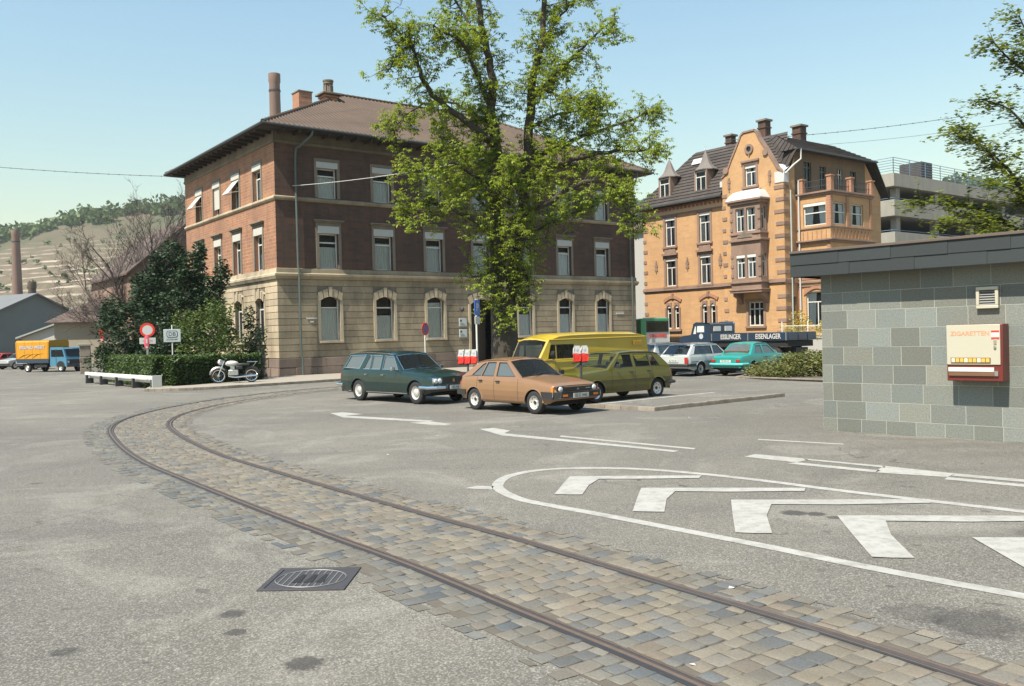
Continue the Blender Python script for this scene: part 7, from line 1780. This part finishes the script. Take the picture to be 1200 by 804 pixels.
bl = part(PKs, 'blue_panel', 'sign_blue', lambda b: b.box(-.24, .24, -.015, .015, 2.72, 3.32), .01); text('P', .42, 'sign_white', bl, (0, -.017, 3.02), (pi/2, 0, 0), .0005, bold=.01); part(PKs, 'plate', 'sign_white', lambda b: b.box(-.22, .22, -.015, .015, 2.38, 2.68), .006)
RS = thing('red_marker_sign', 'small red and white sign on a post by the stone pier', 'traffic sign', (-27.0, 58.2, 0), radians(20)); part(RS, 'post', 'steel', lambda b: b.cyl((0, .03, 0), (0, .03, 2.6), .03, n=8))
b = MB(); b.lathe([(0, -.01), (.2, -.01), (.2, .01), (0, .01)], 20, (0, 0, 2.75), 'y'); b.box(-.12, .12, -.01, .01, 1.95, 2.5); f_ = b.build('plate', 'red_paint', RS); part(f_, 'stripe', 'sign_white', lambda b: b.box(-.12, .12, -.013, -.0105, 2.15, 2.3))
# white barrier beam
BR = thing('white_barrier', 'low white beam barrier on short legs before the left hedge', 'barrier', (0, 0, 0)); a, c = V((-21.7, 44.9, 0)), V((-14.95, 36.75, 0)); d = (c-a); BR.location = c; BR.rotation_euler = (0, 0, atan2(-d.y, -d.x)); L_ = d.length
part(BR, 'beam', 'white_paint', lambda b: b.box(0, L_, -.06, .06, .42, .58), .02); part(BR, 'beam', 'white_paint', lambda b: b.box(.1, L_, -.30, -.18, .26, .38), .02)
for k_ in range(5): x = .15+k_*(L_-.4)/4; part(BR, 'leg', 'iron', lambda b: (b.box(x, x+.14, -.30, .06, 0, .26), b.box(x, x+.14, -.05, .055, .26, .42)), .01)
part(BR, 'end_plate', basic('end_grey', (.45, .45, .42), .6), lambda b: b.box(-.06, 0, -.32, .08, .05, .60), .01)
# pale blue tube frame fence at the corner
TF = thing('tube_gate', 'pale blue metal tube gate beside the sandstone corner', 'gate', (-12.55, 42.6, 0), radians(40)); TF.location = (-12.35, 42.1, 0); m_pb = basic('pale_blue', (.36, .45, .47), .5)
TF.rotation_euler = (0, 0, radians(12)); part(TF, 'frame', m_pb, lambda b: b.tube([(-1.35, 0, 0), (-1.35, 0, 1.02), (.1, 0, 1.02), (.1, 0, .12), (-1.3, 0, .12)], .032, 8)); part(TF, 'post', m_pb, lambda b: b.cyl((.25, 0, 0), (.25, 0, 1.25), .085, n=12))
# motorcycle, pale, front wheel to the left
MO = thing('motorcycle', 'white and chrome motorcycle on its stand before the hedge, front wheel to the left', 'motorcycle', (-12.72, 40.2, .0), radians(182)); MO.rotation_euler = (radians(0), 0, radians(197))
MO.location = (-12.35, 39.35, .1)
def mwheel(x, r):
    b = MB(); b.lathe([(r-.075, -.03), (r-.04, -.05), (r, -.03), (r, .03), (r-.04, .05), (r-.075, .03), (r-.075, -.03)], 30, (x, 0, r), 'y'); w = b.build('wheel', 'rubber', MO)
    b = MB(); b.lathe([(r-.095, -.028), (r-.07, -.034), (r-.07, .034), (r-.095, .028), (r-.095, -.028)], 30, (x, 0, r), 'y')
    for k_ in range(18):
        a_ = 2*pi*k_/18; b.tube([(x+.04*cos(a_+.4), (-.03 if k_ % 2 else .03), r+.04*sin(a_+.4)), (x+(r-.09)*cos(a_), 0, r+(r-.09)*sin(a_))], .004, 3)
    b.cyl((x, -.07, r), (x, .07, r), .055, n=12); b.build('rim', 'chrome', w)
mwheel(.72, .33); mwheel(-.68, .32)
part(MO, 'front_fork', 'chrome', lambda b: [b.tube([(.74, y, .33), (.52, y, .85), (.46, y, 1.0)], .022, 6) for y in (-.08, .08)])
part(MO, 'front_fender', 'steel', lambda b: b.tube([(.72+.37*cos(a_), 0, .33+.37*sin(a_)) for a_ in [pi*(.05+.12*k_) for k_ in range(7)]], [.03, .055, .06, .06, .06, .055, .03], 6)); part(MO, 'rear_fender', 'black_plastic', lambda b: b.tube([(-.68+.36*cos(a_), 0, .32+.36*sin(a_)) for a_ in [pi*(.25+.12*k_) for k_ in range(7)]], [.03, .06, .065, .065, .06, .055, .03], 6))
part(MO, 'fuel_tank', 'sign_white', lambda b: b.ell((.16, 0, .86), (.30, .14, .13), 14)); part(MO, 'seat', 'black_plastic', lambda b: b.box(-.62, -.08, -.12, .12, .76, .86), .04); part(MO, 'headlamp', 'sign_white', lambda b: b.ell((.62, 0, .93), (.13, .12, .13), 12))
part(MO, 'fairing', 'sign_white', lambda b: b.add([(.66, -.16, .98), (.66, .16, .98), (.50, .11, 1.24), (.50, -.11, 1.24)], [(0, 1, 2, 3)])); part(MO, 'handlebar', 'chrome', lambda b: b.tube([(.36, -.36, 1.08), (.46, -.18, 1.08), (.46, .18, 1.08), (.36, .36, 1.08)], .014, 6))
part(MO, 'engine', 'steel', lambda b: (b.box(-.12, .30, -.15, .15, .33, .58), b.box(.02, .22, -.10, .10, .58, .76)), .03); part(MO, 'frame', 'iron', lambda b: (b.tube([(.48, 0, .92), (.34, 0, .40), (-.30, 0, .35), (-.68, 0, .33)], .02, 6), b.tube([(.46, 0, .95), (-.1, 0, .78), (-.55, 0, .76), (-.68, 0, .34)], .02, 6)))
part(MO, 'exhaust', 'chrome', lambda b: b.tube([(.28, .13, .5), (.30, .16, .30), (0, .17, .25), (-.9, .19, .32)], [.02, .022, .035, .045], 8)); part(MO, 'side_panel', 'black_plastic', lambda b: b.box(-.30, -.02, -.13, .13, .60, .76), .03); part(MO, 'rear_rack', 'chrome', lambda b: (b.tube([(-.5, -.12, .92), (-.95, -.12, .92), (-.95, .12, .92), (-.5, .12, .92)], .012, 5), b.tube([(-.9, 0, .92), (-.75, 0, .70)], .012, 5)))
part(MO, 'stand', 'iron', lambda b: b.tube([(-.1, .1, .35), (-.15, .28, .0)], .014, 5))
# litter flecks on the road
b = MB(); rl = random.Random(77)
for (x, y) in ((1.0, 5.1), (3.9, 19.6), (-2.1, 14.6), (-1.5, 17.2), (1.6, 6.6)):
    o = MB(); a_ = rl.uniform(0, 3); s_ = rl.uniform(.018, .035); o.add([(x+s_*cos(a_), y+s_*sin(a_), .012), (x-s_*sin(a_), y+s_*cos(a_), .02), (x-s_*cos(a_), y-s_*sin(a_), .012), (x+s_*.8*sin(a_), y-s_*.8*cos(a_), .016)], [(0, 1, 2, 3)])
    tag(o.build('paper_scrap', 'sign_white'), 'tiny white paper scrap lying on the ground', 'litter', 'tiny white paper scraps on the ground')
# ---------------------------------------------------------------- air
hz = MB(); hz.box(-1520, 1520, -80, 1520, -1.0, 150); m, nt, bs = _nt('haze'); nt.nodes.remove(bs)
pv = nt.nodes.new('ShaderNodeVolumePrincipled'); pv.inputs['Density'].default_value = .00016; pv.inputs['Color'].default_value = (.88, .96, 1, 1); pv.inputs['Anisotropy'].default_value = .1
nt.links.new(pv.outputs[0], nt.nodes['Material Output'].inputs['Volume']); M['haze'] = m
h_ = hz.build('haze', 'haze'); h_['kind'] = 'stuff'; h_['label'] = 'thin pale air haze over the whole place'
